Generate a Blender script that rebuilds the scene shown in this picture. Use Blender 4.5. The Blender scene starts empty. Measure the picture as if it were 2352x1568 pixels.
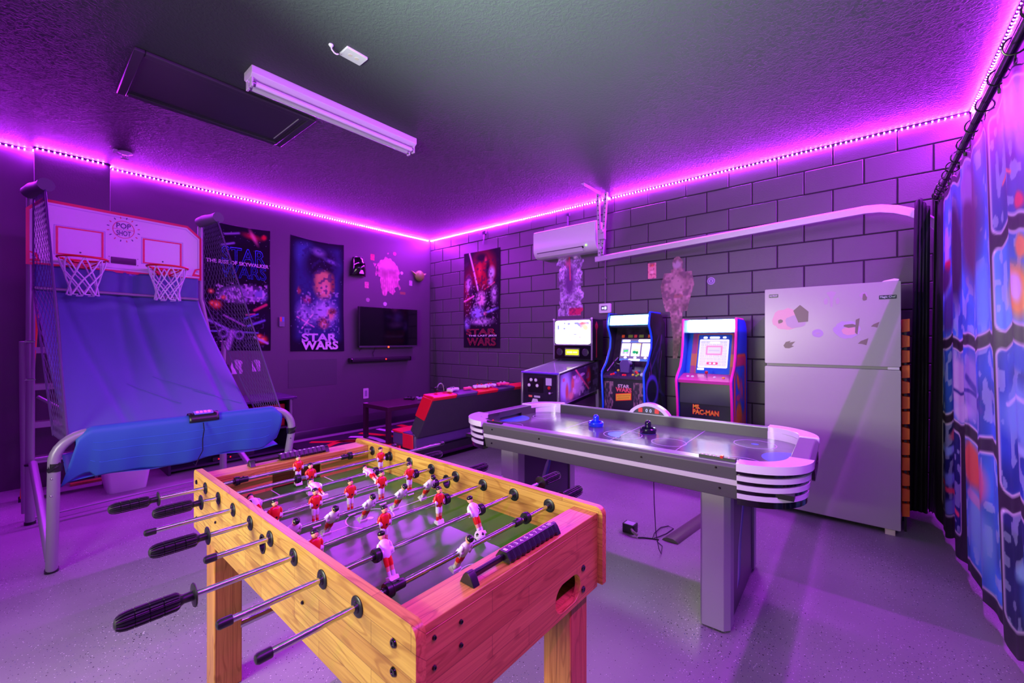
import bpy, math, random
import numpy as np
from mathutils import Vector, Matrix
from mathutils.geometry import tessellate_polygon

random.seed(7); np.random.seed(7)
scene = bpy.context.scene
COL = scene.collection
PI = math.pi
# ------------------------------------------------------------------ camera
CAMX, CAMZ, YAW = 5.433, 1.25, 0.699789
W_BACK, H_CEIL, X_RIGHT = 4.373, 2.876, 6.015
cd = bpy.data.cameras.new('camera'); cam = bpy.data.objects.new('camera', cd); COL.objects.link(cam)
cd.sensor_width = 36.0; cd.lens = 959.9 / 2352 * 36.0
cd.shift_y = -3.4 / 2352
cd.clip_start = 0.02
cam.location = (CAMX, 0.0, CAMZ); cam.rotation_euler = (PI / 2, 0, YAW)
cd.dof.use_dof = True; cd.dof.focus_distance = 1.35; cd.dof.aperture_fstop = 5.0
scene.camera = cam
# ------------------------------------------------------------------ world, exposure
world = bpy.data.worlds.new('world'); scene.world = world; world.use_nodes = True
world.node_tree.nodes['Background'].inputs[0].default_value = (0.45, 0.5, 0.7, 1)
world.node_tree.nodes['Background'].inputs[1].default_value = 0.05
scene.view_settings.view_transform = 'Standard'; scene.view_settings.look = 'None'
scene.view_settings.exposure = 0.0; scene.view_settings.gamma = 1.0
scene.view_settings.use_curve_mapping = False
scene.cycles.use_denoising = True
scene.cycles.max_bounces = 8; scene.cycles.diffuse_bounces = 4; scene.cycles.glossy_bounces = 4
scene.cycles.sample_clamp_indirect = 6.0

def area_light(name, loc, target, sx, sy, power, color, spread=180):
    l = bpy.data.lights.new(name, 'AREA'); l.shape = 'RECTANGLE'; l.size = sx; l.size_y = sy
    l.energy = power; l.color = color; l.spread = math.radians(spread)
    o = bpy.data.objects.new(name, l); COL.objects.link(o); o.location = loc
    o.rotation_euler = (Vector(target) - Vector(loc)).to_track_quat('-Z', 'Y').to_euler()
    return o
# an added neutral area light and the lamp in the rear half of the garage, behind the camera
area_light('rear_neutral_light', (3.7, -1.5, 1.30), (4.0, 3.0, 0.9), 0.8, 0.9, 38, (0.97, 1.0, 0.78), 120)  # added to supply the neutral light on faces turned to the rear
area_light('rear_wall_lamp', (4.62, -1.6, 1.48), (4.9, 3.0, 1.3), 0.75, 0.10, 9, (1.0, 0.98, 0.62), 120)
area_light('ceiling_uplight', (4.7, -1.0, 1.15), (4.55, 0.8, 2.876), 0.35, 0.35, 82, (0.76, 1.0, 0.80), 56)  # uplight added behind the camera to brighten the ceiling
LED_STRENGTH = 8600.0
LED_COLOR = (0.54, 0.022, 1.0)
# ------------------------------------------------------------------ materials
def lin(r, g, b):
    f = lambda c: (c / 255) / 12.92 if c <= 10.3 else ((c / 255 + 0.055) / 1.055) ** 2.4
    return (f(r), f(g), f(b), 1.0)
MATS = {}
def mat(name, col, rough=0.5, metal=0.0, spec=0.5, emit=0.0, ecol=None, coat=0.0, bump=None, vary=None, alpha=1.0, trans=0.0):
    """col is sRGB 0-255; bump = (scale, strength, distance); vary = (scale, amount)"""
    if name in MATS: return MATS[name]
    m = bpy.data.materials.new(name); m.use_nodes = True; nt = m.node_tree; b = nt.nodes['Principled BSDF']
    c = lin(*col)
    b.inputs['Base Color'].default_value = c; b.inputs['Roughness'].default_value = rough
    b.inputs['Metallic'].default_value = metal; b.inputs['Specular IOR Level'].default_value = spec
    b.inputs['Coat Weight'].default_value = coat; b.inputs['Coat Roughness'].default_value = 0.12
    if emit: b.inputs['Emission Color'].default_value = lin(*(ecol or col)); b.inputs['Emission Strength'].default_value = emit
    if alpha < 1: b.inputs['Alpha'].default_value = alpha
    if trans: b.inputs['Transmission Weight'].default_value = trans
    tc = nt.nodes.new('ShaderNodeTexCoord')
    if vary:
        n = nt.nodes.new('ShaderNodeTexNoise'); n.inputs['Scale'].default_value = vary[0]; n.inputs['Detail'].default_value = 4
        nt.links.new(tc.outputs['Object'], n.inputs['Vector'])
        r = nt.nodes.new('ShaderNodeValToRGB')
        k = vary[1]
        r.color_ramp.elements[0].position = 0.3; r.color_ramp.elements[1].position = 0.7
        r.color_ramp.elements[0].color = tuple(x * (1 - k) for x in c[:3]) + (1,)
        r.color_ramp.elements[1].color = tuple(min(1, x * (1 + k)) for x in c[:3]) + (1,)
        nt.links.new(n.outputs['Fac'], r.inputs['Fac']); nt.links.new(r.outputs['Color'], b.inputs['Base Color'])
    if bump:
        n = nt.nodes.new('ShaderNodeTexNoise'); n.inputs['Scale'].default_value = bump[0]; n.inputs['Detail'].default_value = 3
        nt.links.new(tc.outputs['Object'], n.inputs['Vector'])
        bp = nt.nodes.new('ShaderNodeBump'); bp.inputs['Strength'].default_value = bump[1]; bp.inputs['Distance'].default_value = bump[2]
        nt.links.new(n.outputs['Fac'], bp.inputs['Height']); nt.links.new(bp.outputs['Normal'], b.inputs['Normal'])
    MATS[name] = m
    return m

def wood(name, axis, c1, c2, rough=0.35, plank=(0.33, 0.045), grain=True):
    """finger-jointed boards: axis = 0/1/2 is the direction the staves run in (object space)"""
    if name in MATS: return MATS[name]
    m = bpy.data.materials.new(name); m.use_nodes = True; nt = m.node_tree; b = nt.nodes['Principled BSDF']; L = nt.links
    tc = nt.nodes.new('ShaderNodeTexCoord'); sp = nt.nodes.new('ShaderNodeSeparateXYZ'); L.new(tc.outputs['Object'], sp.inputs[0])
    others = [i for i in range(3) if i != axis]
    add = nt.nodes.new('ShaderNodeMath'); add.operation = 'ADD'
    L.new(sp.outputs[others[0]], add.inputs[0]); L.new(sp.outputs[others[1]], add.inputs[1])
    cb = nt.nodes.new('ShaderNodeCombineXYZ'); L.new(sp.outputs[axis], cb.inputs[0]); L.new(add.outputs[0], cb.inputs[1])
    br = nt.nodes.new('ShaderNodeTexBrick'); br.offset = 0.37; br.squash = 1.0
    br.inputs['Scale'].default_value = 1.0; br.inputs['Mortar Size'].default_value = 0.0006; br.inputs['Mortar Smooth'].default_value = 0.2
    br.inputs['Brick Width'].default_value = plank[0]; br.inputs['Row Height'].default_value = plank[1]; br.inputs['Bias'].default_value = -0.35
    br.inputs['Color1'].default_value = lin(*c1); br.inputs['Color2'].default_value = lin(*c2)
    br.inputs['Mortar'].default_value = lin(*[x * 0.72 for x in c2])
    L.new(cb.outputs[0], br.inputs['Vector'])
    mp = nt.nodes.new('ShaderNodeMapping'); sc = [95, 95, 95]; sc[axis] = 3.0
    mp.inputs['Scale'].default_value = sc; L.new(tc.outputs['Object'], mp.inputs['Vector'])
    nz = nt.nodes.new('ShaderNodeTexNoise'); nz.inputs['Scale'].default_value = 1.0; nz.inputs['Detail'].default_value = 5; nz.inputs['Distortion'].default_value = 1.2
    L.new(mp.outputs[0], nz.inputs['Vector'])
    rp = nt.nodes.new('ShaderNodeValToRGB'); rp.color_ramp.elements[0].position = 0.36; rp.color_ramp.elements[1].position = 0.62
    rp.color_ramp.elements[0].color = (0.62, 0.50, 0.42, 1); rp.color_ramp.elements[1].color = (1, 1, 1, 1)
    L.new(nz.outputs['Fac'], rp.inputs['Fac'])
    mx = nt.nodes.new('ShaderNodeMix'); mx.data_type = 'RGBA'; mx.blend_type = 'MULTIPLY'; mx.inputs['Factor'].default_value = 0.6
    L.new(br.outputs['Color'], mx.inputs['A']); L.new(rp.outputs['Color'], mx.inputs['B'])
    # knots and cathedral figure
    mp2 = nt.nodes.new('ShaderNodeMapping'); sc = [22, 22, 22]; sc[axis] = 3.2
    mp2.inputs['Scale'].default_value = sc; L.new(tc.outputs['Object'], mp2.inputs['Vector'])
    wv = nt.nodes.new('ShaderNodeTexNoise'); wv.inputs['Scale'].default_value = 0.9; wv.inputs['Detail'].default_value = 1
    L.new(mp2.outputs[0], wv.inputs['Vector'])
    mm = nt.nodes.new('ShaderNodeMath'); mm.operation = 'MULTIPLY'; mm.inputs[1].default_value = 34
    L.new(wv.outputs['Fac'], mm.inputs[0]); sn = nt.nodes.new('ShaderNodeMath'); sn.operation = 'SINE'; L.new(mm.outputs[0], sn.inputs[0])
    r2 = nt.nodes.new('ShaderNodeValToRGB'); r2.color_ramp.elements[0].position = 0.80; r2.color_ramp.elements[1].position = 0.99
    r2.color_ramp.elements[0].color = (1, 1, 1, 1); r2.color_ramp.elements[1].color = (0.60, 0.44, 0.36, 1)
    L.new(sn.outputs[0], r2.inputs['Fac'])
    mx2 = nt.nodes.new('ShaderNodeMix'); mx2.data_type = 'RGBA'; mx2.blend_type = 'MULTIPLY'; mx2.inputs['Factor'].default_value = 0.55
    L.new(mx.outputs['Result'], mx2.inputs['A']); L.new(r2.outputs['Color'], mx2.inputs['B'])
    L.new(mx2.outputs['Result'], b.inputs['Base Color'])
    b.inputs['Roughness'].default_value = rough
    MATS[name] = m
    return m

def vcol_mat(name, rough=0.7, emit=0.0, spec=0.3, bump=None, sheen=0.0):
    """flat print held in the mesh's colour attribute"""
    if name in MATS: return MATS[name]
    m = bpy.data.materials.new(name); m.use_nodes = True; nt = m.node_tree; b = nt.nodes['Principled BSDF']
    a = nt.nodes.new('ShaderNodeAttribute'); a.attribute_name = 'Col'
    nt.links.new(a.outputs['Color'], b.inputs['Base Color'])
    b.inputs['Roughness'].default_value = rough; b.inputs['Specular IOR Level'].default_value = spec
    if emit:
        nt.links.new(a.outputs['Color'], b.inputs['Emission Color']); b.inputs['Emission Strength'].default_value = emit
    if bump:
        tc = nt.nodes.new('ShaderNodeTexCoord'); n = nt.nodes.new('ShaderNodeTexNoise'); n.inputs['Scale'].default_value = bump[0]
        nt.links.new(tc.outputs['Object'], n.inputs['Vector'])
        bp = nt.nodes.new('ShaderNodeBump'); bp.inputs['Strength'].default_value = bump[1]; bp.inputs['Distance'].default_value = bump[2]
        nt.links.new(n.outputs['Fac'], bp.inputs['Height']); nt.links.new(bp.outputs['Normal'], b.inputs['Normal'])
    MATS[name] = m
    return m
# ------------------------------------------------------------------ mesh builder
def frame_of(d):
    d = Vector(d).normalized()
    a = Vector((0, 0, 1)) if abs(d.z) < 0.9 else Vector((1, 0, 0))
    u = d.cross(a).normalized(); v = d.cross(u).normalized()
    return d, u, v
class MB:
    def __init__(s): s.v = []; s.f = []; s.m = []
    def add(s, vs, fs, m=0):
        o = len(s.v); s.v.extend([tuple(p) for p in vs]); s.f.extend([tuple(i + o for i in f) for f in fs]); s.m.extend([m] * len(fs)); return s
    def box(s, x0, x1, y0, y1, z0, z1, m=0):
        vs = [(x, y, z) for x in (x0, x1) for y in (y0, y1) for z in (z0, z1)]
        return s.add(vs, [(0, 1, 3, 2), (4, 6, 7, 5), (0, 4, 5, 1), (2, 3, 7, 6), (0, 2, 6, 4), (1, 5, 7, 3)], m)
    def obox(s, c, size, rot, m=0):
        hx, hy, hz = [q / 2 for q in size]; R = Matrix(rot) if not isinstance(rot, Matrix) else rot
        vs = [Vector(c) + R @ Vector((x, y, z)) for x in (-hx, hx) for y in (-hy, hy) for z in (-hz, hz)]
        return s.add(vs, [(0, 1, 3, 2), (4, 6, 7, 5), (0, 4, 5, 1), (2, 3, 7, 6), (0, 2, 6, 4), (1, 5, 7, 3)], m)
    def beam(s, p0, p1, w, h, m=0, up=(0, 0, 1)):
        p0, p1 = Vector(p0), Vector(p1); d = (p1 - p0).normalized(); u = Vector(up)
        r = d.cross(u).normalized(); u = r.cross(d).normalized()
        R = Matrix((d, r, u)).transposed()
        return s.obox((p0 + p1) / 2, ((p1 - p0).length, w, h), R, m)
    def cyl(s, p0, p1, r, seg=12, m=0, r2=None):
        r2 = r if r2 is None else r2; p0, p1 = Vector(p0), Vector(p1); d, u, v = frame_of(p1 - p0)
        vs = []
        for p, rr in ((p0, r), (p1, r2)):
            for i in range(seg):
                a = 2 * PI * i / seg; vs.append(p + u * (rr * math.cos(a)) + v * (rr * math.sin(a)))
        fs = [(i, (i + 1) % seg, seg + (i + 1) % seg, seg + i) for i in range(seg)]
        fs += [tuple(range(seg - 1, -1, -1)), tuple(range(seg, 2 * seg))]
        return s.add(vs, fs, m)
    def tube(s, pts, r, seg=8, m=0, closed=False, rads=None):
        pts = [Vector(p) for p in pts]; n = len(pts); vs = []
        d0 = (pts[1] - pts[0]).normalized(); _, u, v = frame_of(d0)
        for i, p in enumerate(pts):
            if closed: d = (pts[(i + 1) % n] - pts[i - 1]).normalized()
            else: d = (pts[min(i + 1, n - 1)] - pts[max(i - 1, 0)]).normalized()
            u = (u - d * u.dot(d)); u = u.normalized() if u.length > 1e-6 else frame_of(d)[1]
            v = d.cross(u)
            rr = rads[i] if rads else r
            for k in range(seg):
                a = 2 * PI * k / seg; vs.append(p + u * (rr * math.cos(a)) + v * (rr * math.sin(a)))
        fs = []
        for i in range(n if closed else n - 1):
            j = (i + 1) % n
            for k in range(seg):
                k2 = (k + 1) % seg; fs.append((i * seg + k, i * seg + k2, j * seg + k2, j * seg + k))
        if not closed: fs += [tuple(range(seg - 1, -1, -1)), tuple((n - 1) * seg + k for k in range(seg))]
        return s.add(vs, fs, m)
    def lathe(s, prof, o, axis=(0, 0, 1), seg=16, m=0, lobes=None):
        """prof = [(radius, height)]; lobes=(n, depth, h0, h1) presses grooves between two heights"""
        o = Vector(o); d, u, v = frame_of(axis); vs = []
        for (r, h) in prof:
            for k in range(seg):
                a = 2 * PI * k / seg; rr = r
                if lobes and lobes[2] <= h <= lobes[3]: rr = r - (lobes[1] if (k * lobes[0] * 2 // seg) % 2 else 0)
                vs.append(o + d * h + u * (rr * math.cos(a)) + v * (rr * math.sin(a)))
        n = len(prof)
        fs = [(i * seg + k, i * seg + (k + 1) % seg, (i + 1) * seg + (k + 1) % seg, (i + 1) * seg + k) for i in range(n - 1) for k in range(seg)]
        fs += [tuple(range(seg - 1, -1, -1)), tuple((n - 1) * seg + k for k in range(seg))]
        return s.add(vs, fs, m)
    def sphere(s, c, r, seg=12, rings=8, m=0, sc=(1, 1, 1)):
        vs = []; c = Vector(c)
        for i in range(1, rings):
            t = PI * i / rings
            for k in range(seg):
                a = 2 * PI * k / seg
                vs.append(c + Vector((r * sc[0] * math.sin(t) * math.cos(a), r * sc[1] * math.sin(t) * math.sin(a), r * sc[2] * math.cos(t))))
        top = len(vs); vs.append(c + Vector((0, 0, r * sc[2]))); vs.append(c - Vector((0, 0, r * sc[2])))
        fs = [(i * seg + k, (i + 1) * seg + k, (i + 1) * seg + (k + 1) % seg, i * seg + (k + 1) % seg) for i in range(rings - 2) for k in range(seg)]
        fs += [(top, k, (k + 1) % seg) for k in range(seg)] + [(top + 1, (rings - 2) * seg + (k + 1) % seg, (rings - 2) * seg + k) for k in range(seg)]
        return s.add(vs, fs, m)
    def prism(s, outer, fn, c0, c1, holes=(), m=0, ms=None):
        """outer/holes: 2D loops, fn(a,b,c)->xyz, extruded from c0 to c1"""
        loops = [list(outer)] + [list(h) for h in holes]
        flat = [p for l in loops for p in l]
        tris = tessellate_polygon([[Vector((a, b, 0)) for a, b in l] for l in loops])
        n = len(flat)
        vs = [fn(a, b, c0) for a, b in flat] + [fn(a, b, c1) for a, b in flat]
        fs = [tuple(t) for t in tris] + [tuple(i + n for i in reversed(t)) for t in tris]
        s.add(vs, fs, m)
        fs = []; o = 0
        for l in loops:
            k = len(l)
            for i in range(k): j = (i + 1) % k; fs.append((o + i, o + j, n + o + j, n + o + i))
            o += k
        o2 = len(s.v); s.v.extend([tuple(p) for p in vs]); s.f.extend([tuple(i + o2 for i in f) for f in fs]); s.m.extend([m if ms is None else ms] * len(fs))
        return s
    def grid(s, fn, nu, nv, m=0):
        vs = [fn(i / nu, j / nv) for j in range(nv + 1) for i in range(nu + 1)]
        fs = [(j * (nu + 1) + i, j * (nu + 1) + i + 1, (j + 1) * (nu + 1) + i + 1, (j + 1) * (nu + 1) + i) for j in range(nv) for i in range(nu)]
        return s.add(vs, fs, m)
    def mesh(s, name, mats, off=(0, 0, 0), angle=38):
        me = bpy.data.meshes.new(name)
        ox, oy, oz = off
        me.from_pydata([(x - ox, y - oy, z - oz) for x, y, z in s.v], [], s.f)
        for m_ in (mats if isinstance(mats, (list, tuple)) else [mats]): me.materials.append(m_)
        me.polygons.foreach_set('material_index', s.m)
        me.polygons.foreach_set('use_smooth', [True] * len(s.f))
        import bmesh
        bm = bmesh.new(); bm.from_mesh(me); bmesh.ops.remove_doubles(bm, verts=bm.verts, dist=1e-6)
        bmesh.ops.recalc_face_normals(bm, faces=bm.faces); bm.to_mesh(me); bm.free()
        me.set_sharp_from_angle(angle=math.radians(angle))
        me.update(); return me
OFF = {}
def link(name, me, parent=None):
    o = bpy.data.objects.new(name, me); COL.objects.link(o)
    if parent is not None:
        o.parent = parent; OFF[o.name] = OFF.get(parent.name, (0, 0, 0))
    return o
def build(name, mb, mats, parent=None, bevel=0.0, solid=0.0, sub=0, seg=2, angle=38):
    off = OFF.get(parent.name, (0, 0, 0)) if parent is not None else (0, 0, 0)
    o = link(name, mb.mesh(name, mats, off, angle), parent)
    if solid:
        md = o.modifiers.new('solid', 'SOLIDIFY'); md.thickness = solid; md.offset = 0
    if bevel:
        md = o.modifiers.new('bevel', 'BEVEL'); md.width = bevel; md.segments = seg; md.limit_method = 'ANGLE'; md.angle_limit = math.radians(40); md.harden_normals = False
    if sub:
        md = o.modifiers.new('sub', 'SUBSURF'); md.levels = sub; md.render_levels = sub
    return o
def tag(o, label, cat, group=None):
    o['label'] = label; o['category'] = cat
    if group: o['group'] = group
    return o
def thing(name, label, cat, loc=(0, 0, 0), rz=0.0, group=None, local=False):
    """Empty at the thing's base; its parts are modelled in world space unless local=True"""
    o = bpy.data.objects.new(name, None); COL.objects.link(o); o.empty_display_size = 0.1
    o.location = loc; o.rotation_euler = (0, 0, rz); OFF[o.name] = (0, 0, 0) if local else tuple(loc)
    return tag(o, label, cat, group)
def single(name, label, cat, mb, mats, loc, group=None, **k):
    """a thing that is one mesh: geometry given in world space, origin moved to loc"""
    OFF['__tmp'] = tuple(loc)
    o = bpy.data.objects.new(name, mb.mesh(name, mats, loc, k.get('angle', 38))); COL.objects.link(o); o.location = loc
    OFF[o.name] = tuple(loc)
    if k.get('solid'):
        md = o.modifiers.new('solid', 'SOLIDIFY'); md.thickness = k['solid']; md.offset = 0
    if k.get('bevel'):
        md = o.modifiers.new('bevel', 'BEVEL'); md.width = k['bevel']; md.segments = 2; md.limit_method = 'ANGLE'; md.angle_limit = math.radians(40)
    return tag(o, label, cat, group)
def struct(name, mb, mats, bevel=0.0):
    o = build(name, mb, mats, None, bevel); o['kind'] = 'structure'; return o
def rrect(x0, x1, y0, y1, r, n=5, corners=(1, 1, 1, 1)):
    """rounded rectangle loop; corners flags in order x1y1, x0y1, x0y0, x1y0"""
    out = []
    for (cx, cy, a0, fl, px, py) in ((x1 - r, y1 - r, 0, corners[0], x1, y1), (x0 + r, y1 - r, 90, corners[1], x0, y1), (x0 + r, y0 + r, 180, corners[2], x0, y0), (x1 - r, y0 + r, 270, corners[3], x1, y0)):
        if fl:
            for i in range(n + 1):
                a = math.radians(a0 + 90 * i / n); out.append((cx + r * math.cos(a), cy + r * math.sin(a)))
        else: out.append((px, py))
    return out
def circ(cx, cy, r, n=20, ry=None): return [(cx + r * math.cos(2 * PI * i / n), cy + (ry or r) * math.sin(2 * PI * i / n)) for i in range(n)]
FX = lambda a, b, c: (c, a, b)      # loop in (y, z), extruded along x
FY = lambda a, b, c: (a, c, b)      # loop in (x, z), extruded along y
FZ = lambda a, b, c: (a, b, c)      # loop in (x, y), extruded along z
# ------------------------------------------------------------------ flat print painter
def vnoise(h, w, n, seed=0):
    rs = np.random.RandomState(seed); g = rs.rand(int(n * h / w) + 3, n + 3)
    yy = np.linspace(0, g.shape[0] - 2.001, h); xx = np.linspace(0, g.shape[1] - 2.001, w)
    y0 = yy.astype(int); x0 = xx.astype(int); fy = (yy - y0)[:, None]; fx = (xx - x0)[None]
    fy = fy * fy * (3 - 2 * fy); fx = fx * fx * (3 - 2 * fx)
    a = g[y0][:, x0]; b = g[y0][:, x0 + 1]; c = g[y0 + 1][:, x0]; d = g[y0 + 1][:, x0 + 1]
    return (a * (1 - fx) + b * fx) * (1 - fy) + (c * (1 - fx) + d * fx) * fy
class Canvas:
    """u to the right, v up, both 0..1; colours sRGB 0..255"""
    def __init__(s, w, h, bg, asp=None):
        s.w, s.h = w, h; s.a = np.zeros((h, w, 3)) + np.array(bg, float)
        s.U, s.V = np.meshgrid(np.linspace(0, 1, w), np.linspace(0, 1, h)); s.asp = asp or h / w
    def mix(s, k, c):
        k = np.clip(k, 0, 1)[..., None]; s.a = s.a * (1 - k) + np.array(c, float) * k; return s
    def ell(s, u, v, ru, rv, c, soft=0.25, rot=0, op=1.0):
        x = s.U - u; y = (s.V - v) * s.asp; a = math.radians(rot)
        X = x * math.cos(a) + y * math.sin(a); Y = -x * math.sin(a) + y * math.cos(a)
        d = np.sqrt((X / ru) ** 2 + (Y / (rv * s.asp)) ** 2)
        return s.mix(op * np.clip((1 - d) / soft, 0, 1), c)
    def rect(s, u0, u1, v0, v1, c, r=0.0, soft=0.01, op=1.0):
        dx = np.maximum(np.maximum(u0 + r - s.U, s.U - u1 + r), 0); dy = np.maximum(np.maximum(v0 * s.asp + r - s.V * s.asp, s.V * s.asp - v1 * s.asp + r), 0)
        d = np.sqrt(dx ** 2 + dy ** 2) - r
        return s.mix(op * np.clip(0.5 - d / soft, 0, 1), c)
    def line(s, u0, v0, u1, v1, wd, c, soft=0.4, op=1.0):
        ax, ay, bx, by = u0, v0 * s.asp, u1, v1 * s.asp; dx, dy = bx - ax, by - ay; L2 = dx * dx + dy * dy + 1e-9
        t = np.clip(((s.U - ax) * dx + (s.V * s.asp - ay) * dy) / L2, 0, 1)
        d = np.sqrt((s.U - ax - t * dx) ** 2 + (s.V * s.asp - ay - t * dy) ** 2)
        return s.mix(op * np.clip((1 - d / wd) / soft, 0, 1), c)
    def noise(s, n, amp, seed=0, mask=None):
        k = (vnoise(s.h, s.w, n, seed) - 0.5) * 2 * amp
        if mask is not None: k = k * mask
        s.a = s.a * (1 + k[..., None]); return s
    def blotch(s, n, thr, c, seed=0, op=1.0, box=None):
        k = np.clip((vnoise(s.h, s.w, n, seed) - thr) * 8, 0, 1) * op
        if box: k = k * ((s.U > box[0]) & (s.U < box[1]) & (s.V > box[2]) & (s.V < box[3]))
        return s.mix(k, c)
    def stars(s, n, c=(200, 200, 230), seed=0, r=0.006):
        rs = random.Random(seed)
        for i in range(n): s.ell(rs.random(), rs.random(), r * (0.5 + rs.random()), r / s.asp * (0.5 + rs.random()), c, soft=0.8)
        return s
    def linear(s):
        a = np.clip(s.a / 255, 0, 1); return np.where(a <= 0.04045, a / 12.92, ((a + 0.055) / 1.055) ** 2.4)
def print_sheet(name, cv, fn, material, parent=None, solid=0.0, mask=None, nsub=1):
    """a sheet whose vertices carry the canvas colours; fn(u,v)->xyz world"""
    off = OFF.get(parent.name, (0, 0, 0)) if parent is not None else (0, 0, 0)
    nu, nv = cv.w, cv.h
    P = np.array([fn(i / (nu - 1), j / (nv - 1)) for j in range(nv) for i in range(nu)], float) - np.array(off)
    idx = np.arange(nu * nv).reshape(nv, nu)
    q = np.stack([idx[:-1, :-1], idx[:-1, 1:], idx[1:, 1:], idx[1:, :-1]], -1).reshape(-1, 4)
    if mask is not None:
        mk = mask.reshape(-1); q = q[mk[q].all(axis=1)]
    me = bpy.data.meshes.new(name); me.from_pydata(P.tolist(), [], q.tolist())
    ca = me.color_attributes.new('Col', 'FLOAT_COLOR', 'POINT')
    rgba = np.concatenate([cv.linear().reshape(-1, 3), np.ones((nu * nv, 1))], 1).astype(np.float32)
    ca.data.foreach_set('color', rgba.ravel())
    if mask is not None:
        import bmesh
        bm = bmesh.new(); bm.from_mesh(me); bmesh.ops.delete(bm, geom=[v for v in bm.verts if not v.link_faces], context='VERTS'); bm.to_mesh(me); bm.free()
    me.polygons.foreach_set('use_smooth', [True] * len(me.polygons)); me.materials.append(material)
    o = link(name, me, parent)
    if solid:
        md = o.modifiers.new('solid', 'SOLIDIFY'); md.thickness = solid; md.offset = -1
    return o
def flat(o, r, u, w, h, n=(0, 0, 0)):
    """fn for print_sheet: centre-bottom-left corner o, right r, up u"""
    o, r, u = Vector(o), Vector(r).normalized(), Vector(u).normalized()
    return lambda a, b: tuple(o + r * (a * w) + u * (b * h))
def text(name, s, center, right, up, w, h, material, parent, ext=0.0008, offset=0.0, outline=None, shear=0.0):
    cu = bpy.data.curves.new(name, 'FONT'); cu.body = s; cu.align_x = 'CENTER'; cu.size = 1.0; cu.offset = offset; cu.shear = shear
    cu.resolution_u = 3
    if outline: cu.fill_mode = 'NONE'; cu.bevel_depth = outline; cu.bevel_resolution = 0
    else: cu.extrude = 0.02
    to = bpy.data.objects.new(name, cu); COL.objects.link(to); dg = bpy.context.evaluated_depsgraph_get(); dg.update()
    me = bpy.data.meshes.new_from_object(to.evaluated_get(dg)); bpy.data.objects.remove(to); bpy.data.curves.remove(cu)
    n = len(me.vertices); P = np.empty(n * 3, np.float32); me.vertices.foreach_get('co', P); P = P.reshape(-1, 3).astype(float)
    lo, hi = P.min(0), P.max(0); size = hi - lo
    q = (P - (lo + hi) / 2) / np.maximum(size, 1e-6)
    R, U = np.array(Vector(right).normalized()), np.array(Vector(up).normalized()); N = np.cross(R, U)
    off = np.array(OFF.get(parent.name, (0, 0, 0)))
    Q = np.array(center) - off + q[:, :1] * w * R + q[:, 1:2] * h * U + q[:, 2:3] * ext * 2 * N
    me.vertices.foreach_set('co', Q.astype(np.float32).ravel()); me.name = name
    me.materials.clear(); me.materials.append(material); me.update()
    return link(name, me, parent)
def dup(src, parent=None, loc=None, rot=None):
    o = src.copy(); COL.objects.link(o)
    if parent is not None: o.parent = parent
    if loc is not None: o.location = loc
    if rot is not None: o.rotation_euler = rot
    return o
# ------------------------------------------------------------------ shared materials
M_BLACK = mat('black_plastic', (26, 26, 30), 0.35)
M_BLACK_GLOSS = mat('black_gloss', (12, 12, 15), 0.12, coat=0.5)
M_WHITE = mat('white_plastic', (215, 213, 218), 0.35)
M_CHROME = mat('chrome_steel', (205, 205, 212), 0.12, metal=1.0)
M_STEEL = mat('brushed_steel', (165, 165, 172), 0.35, metal=1.0)
M_RED = mat('red_plastic', (196, 24, 26), 0.35)
M_GREY = mat('grey_metal', (128, 128, 134), 0.42, metal=0.35)
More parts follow.
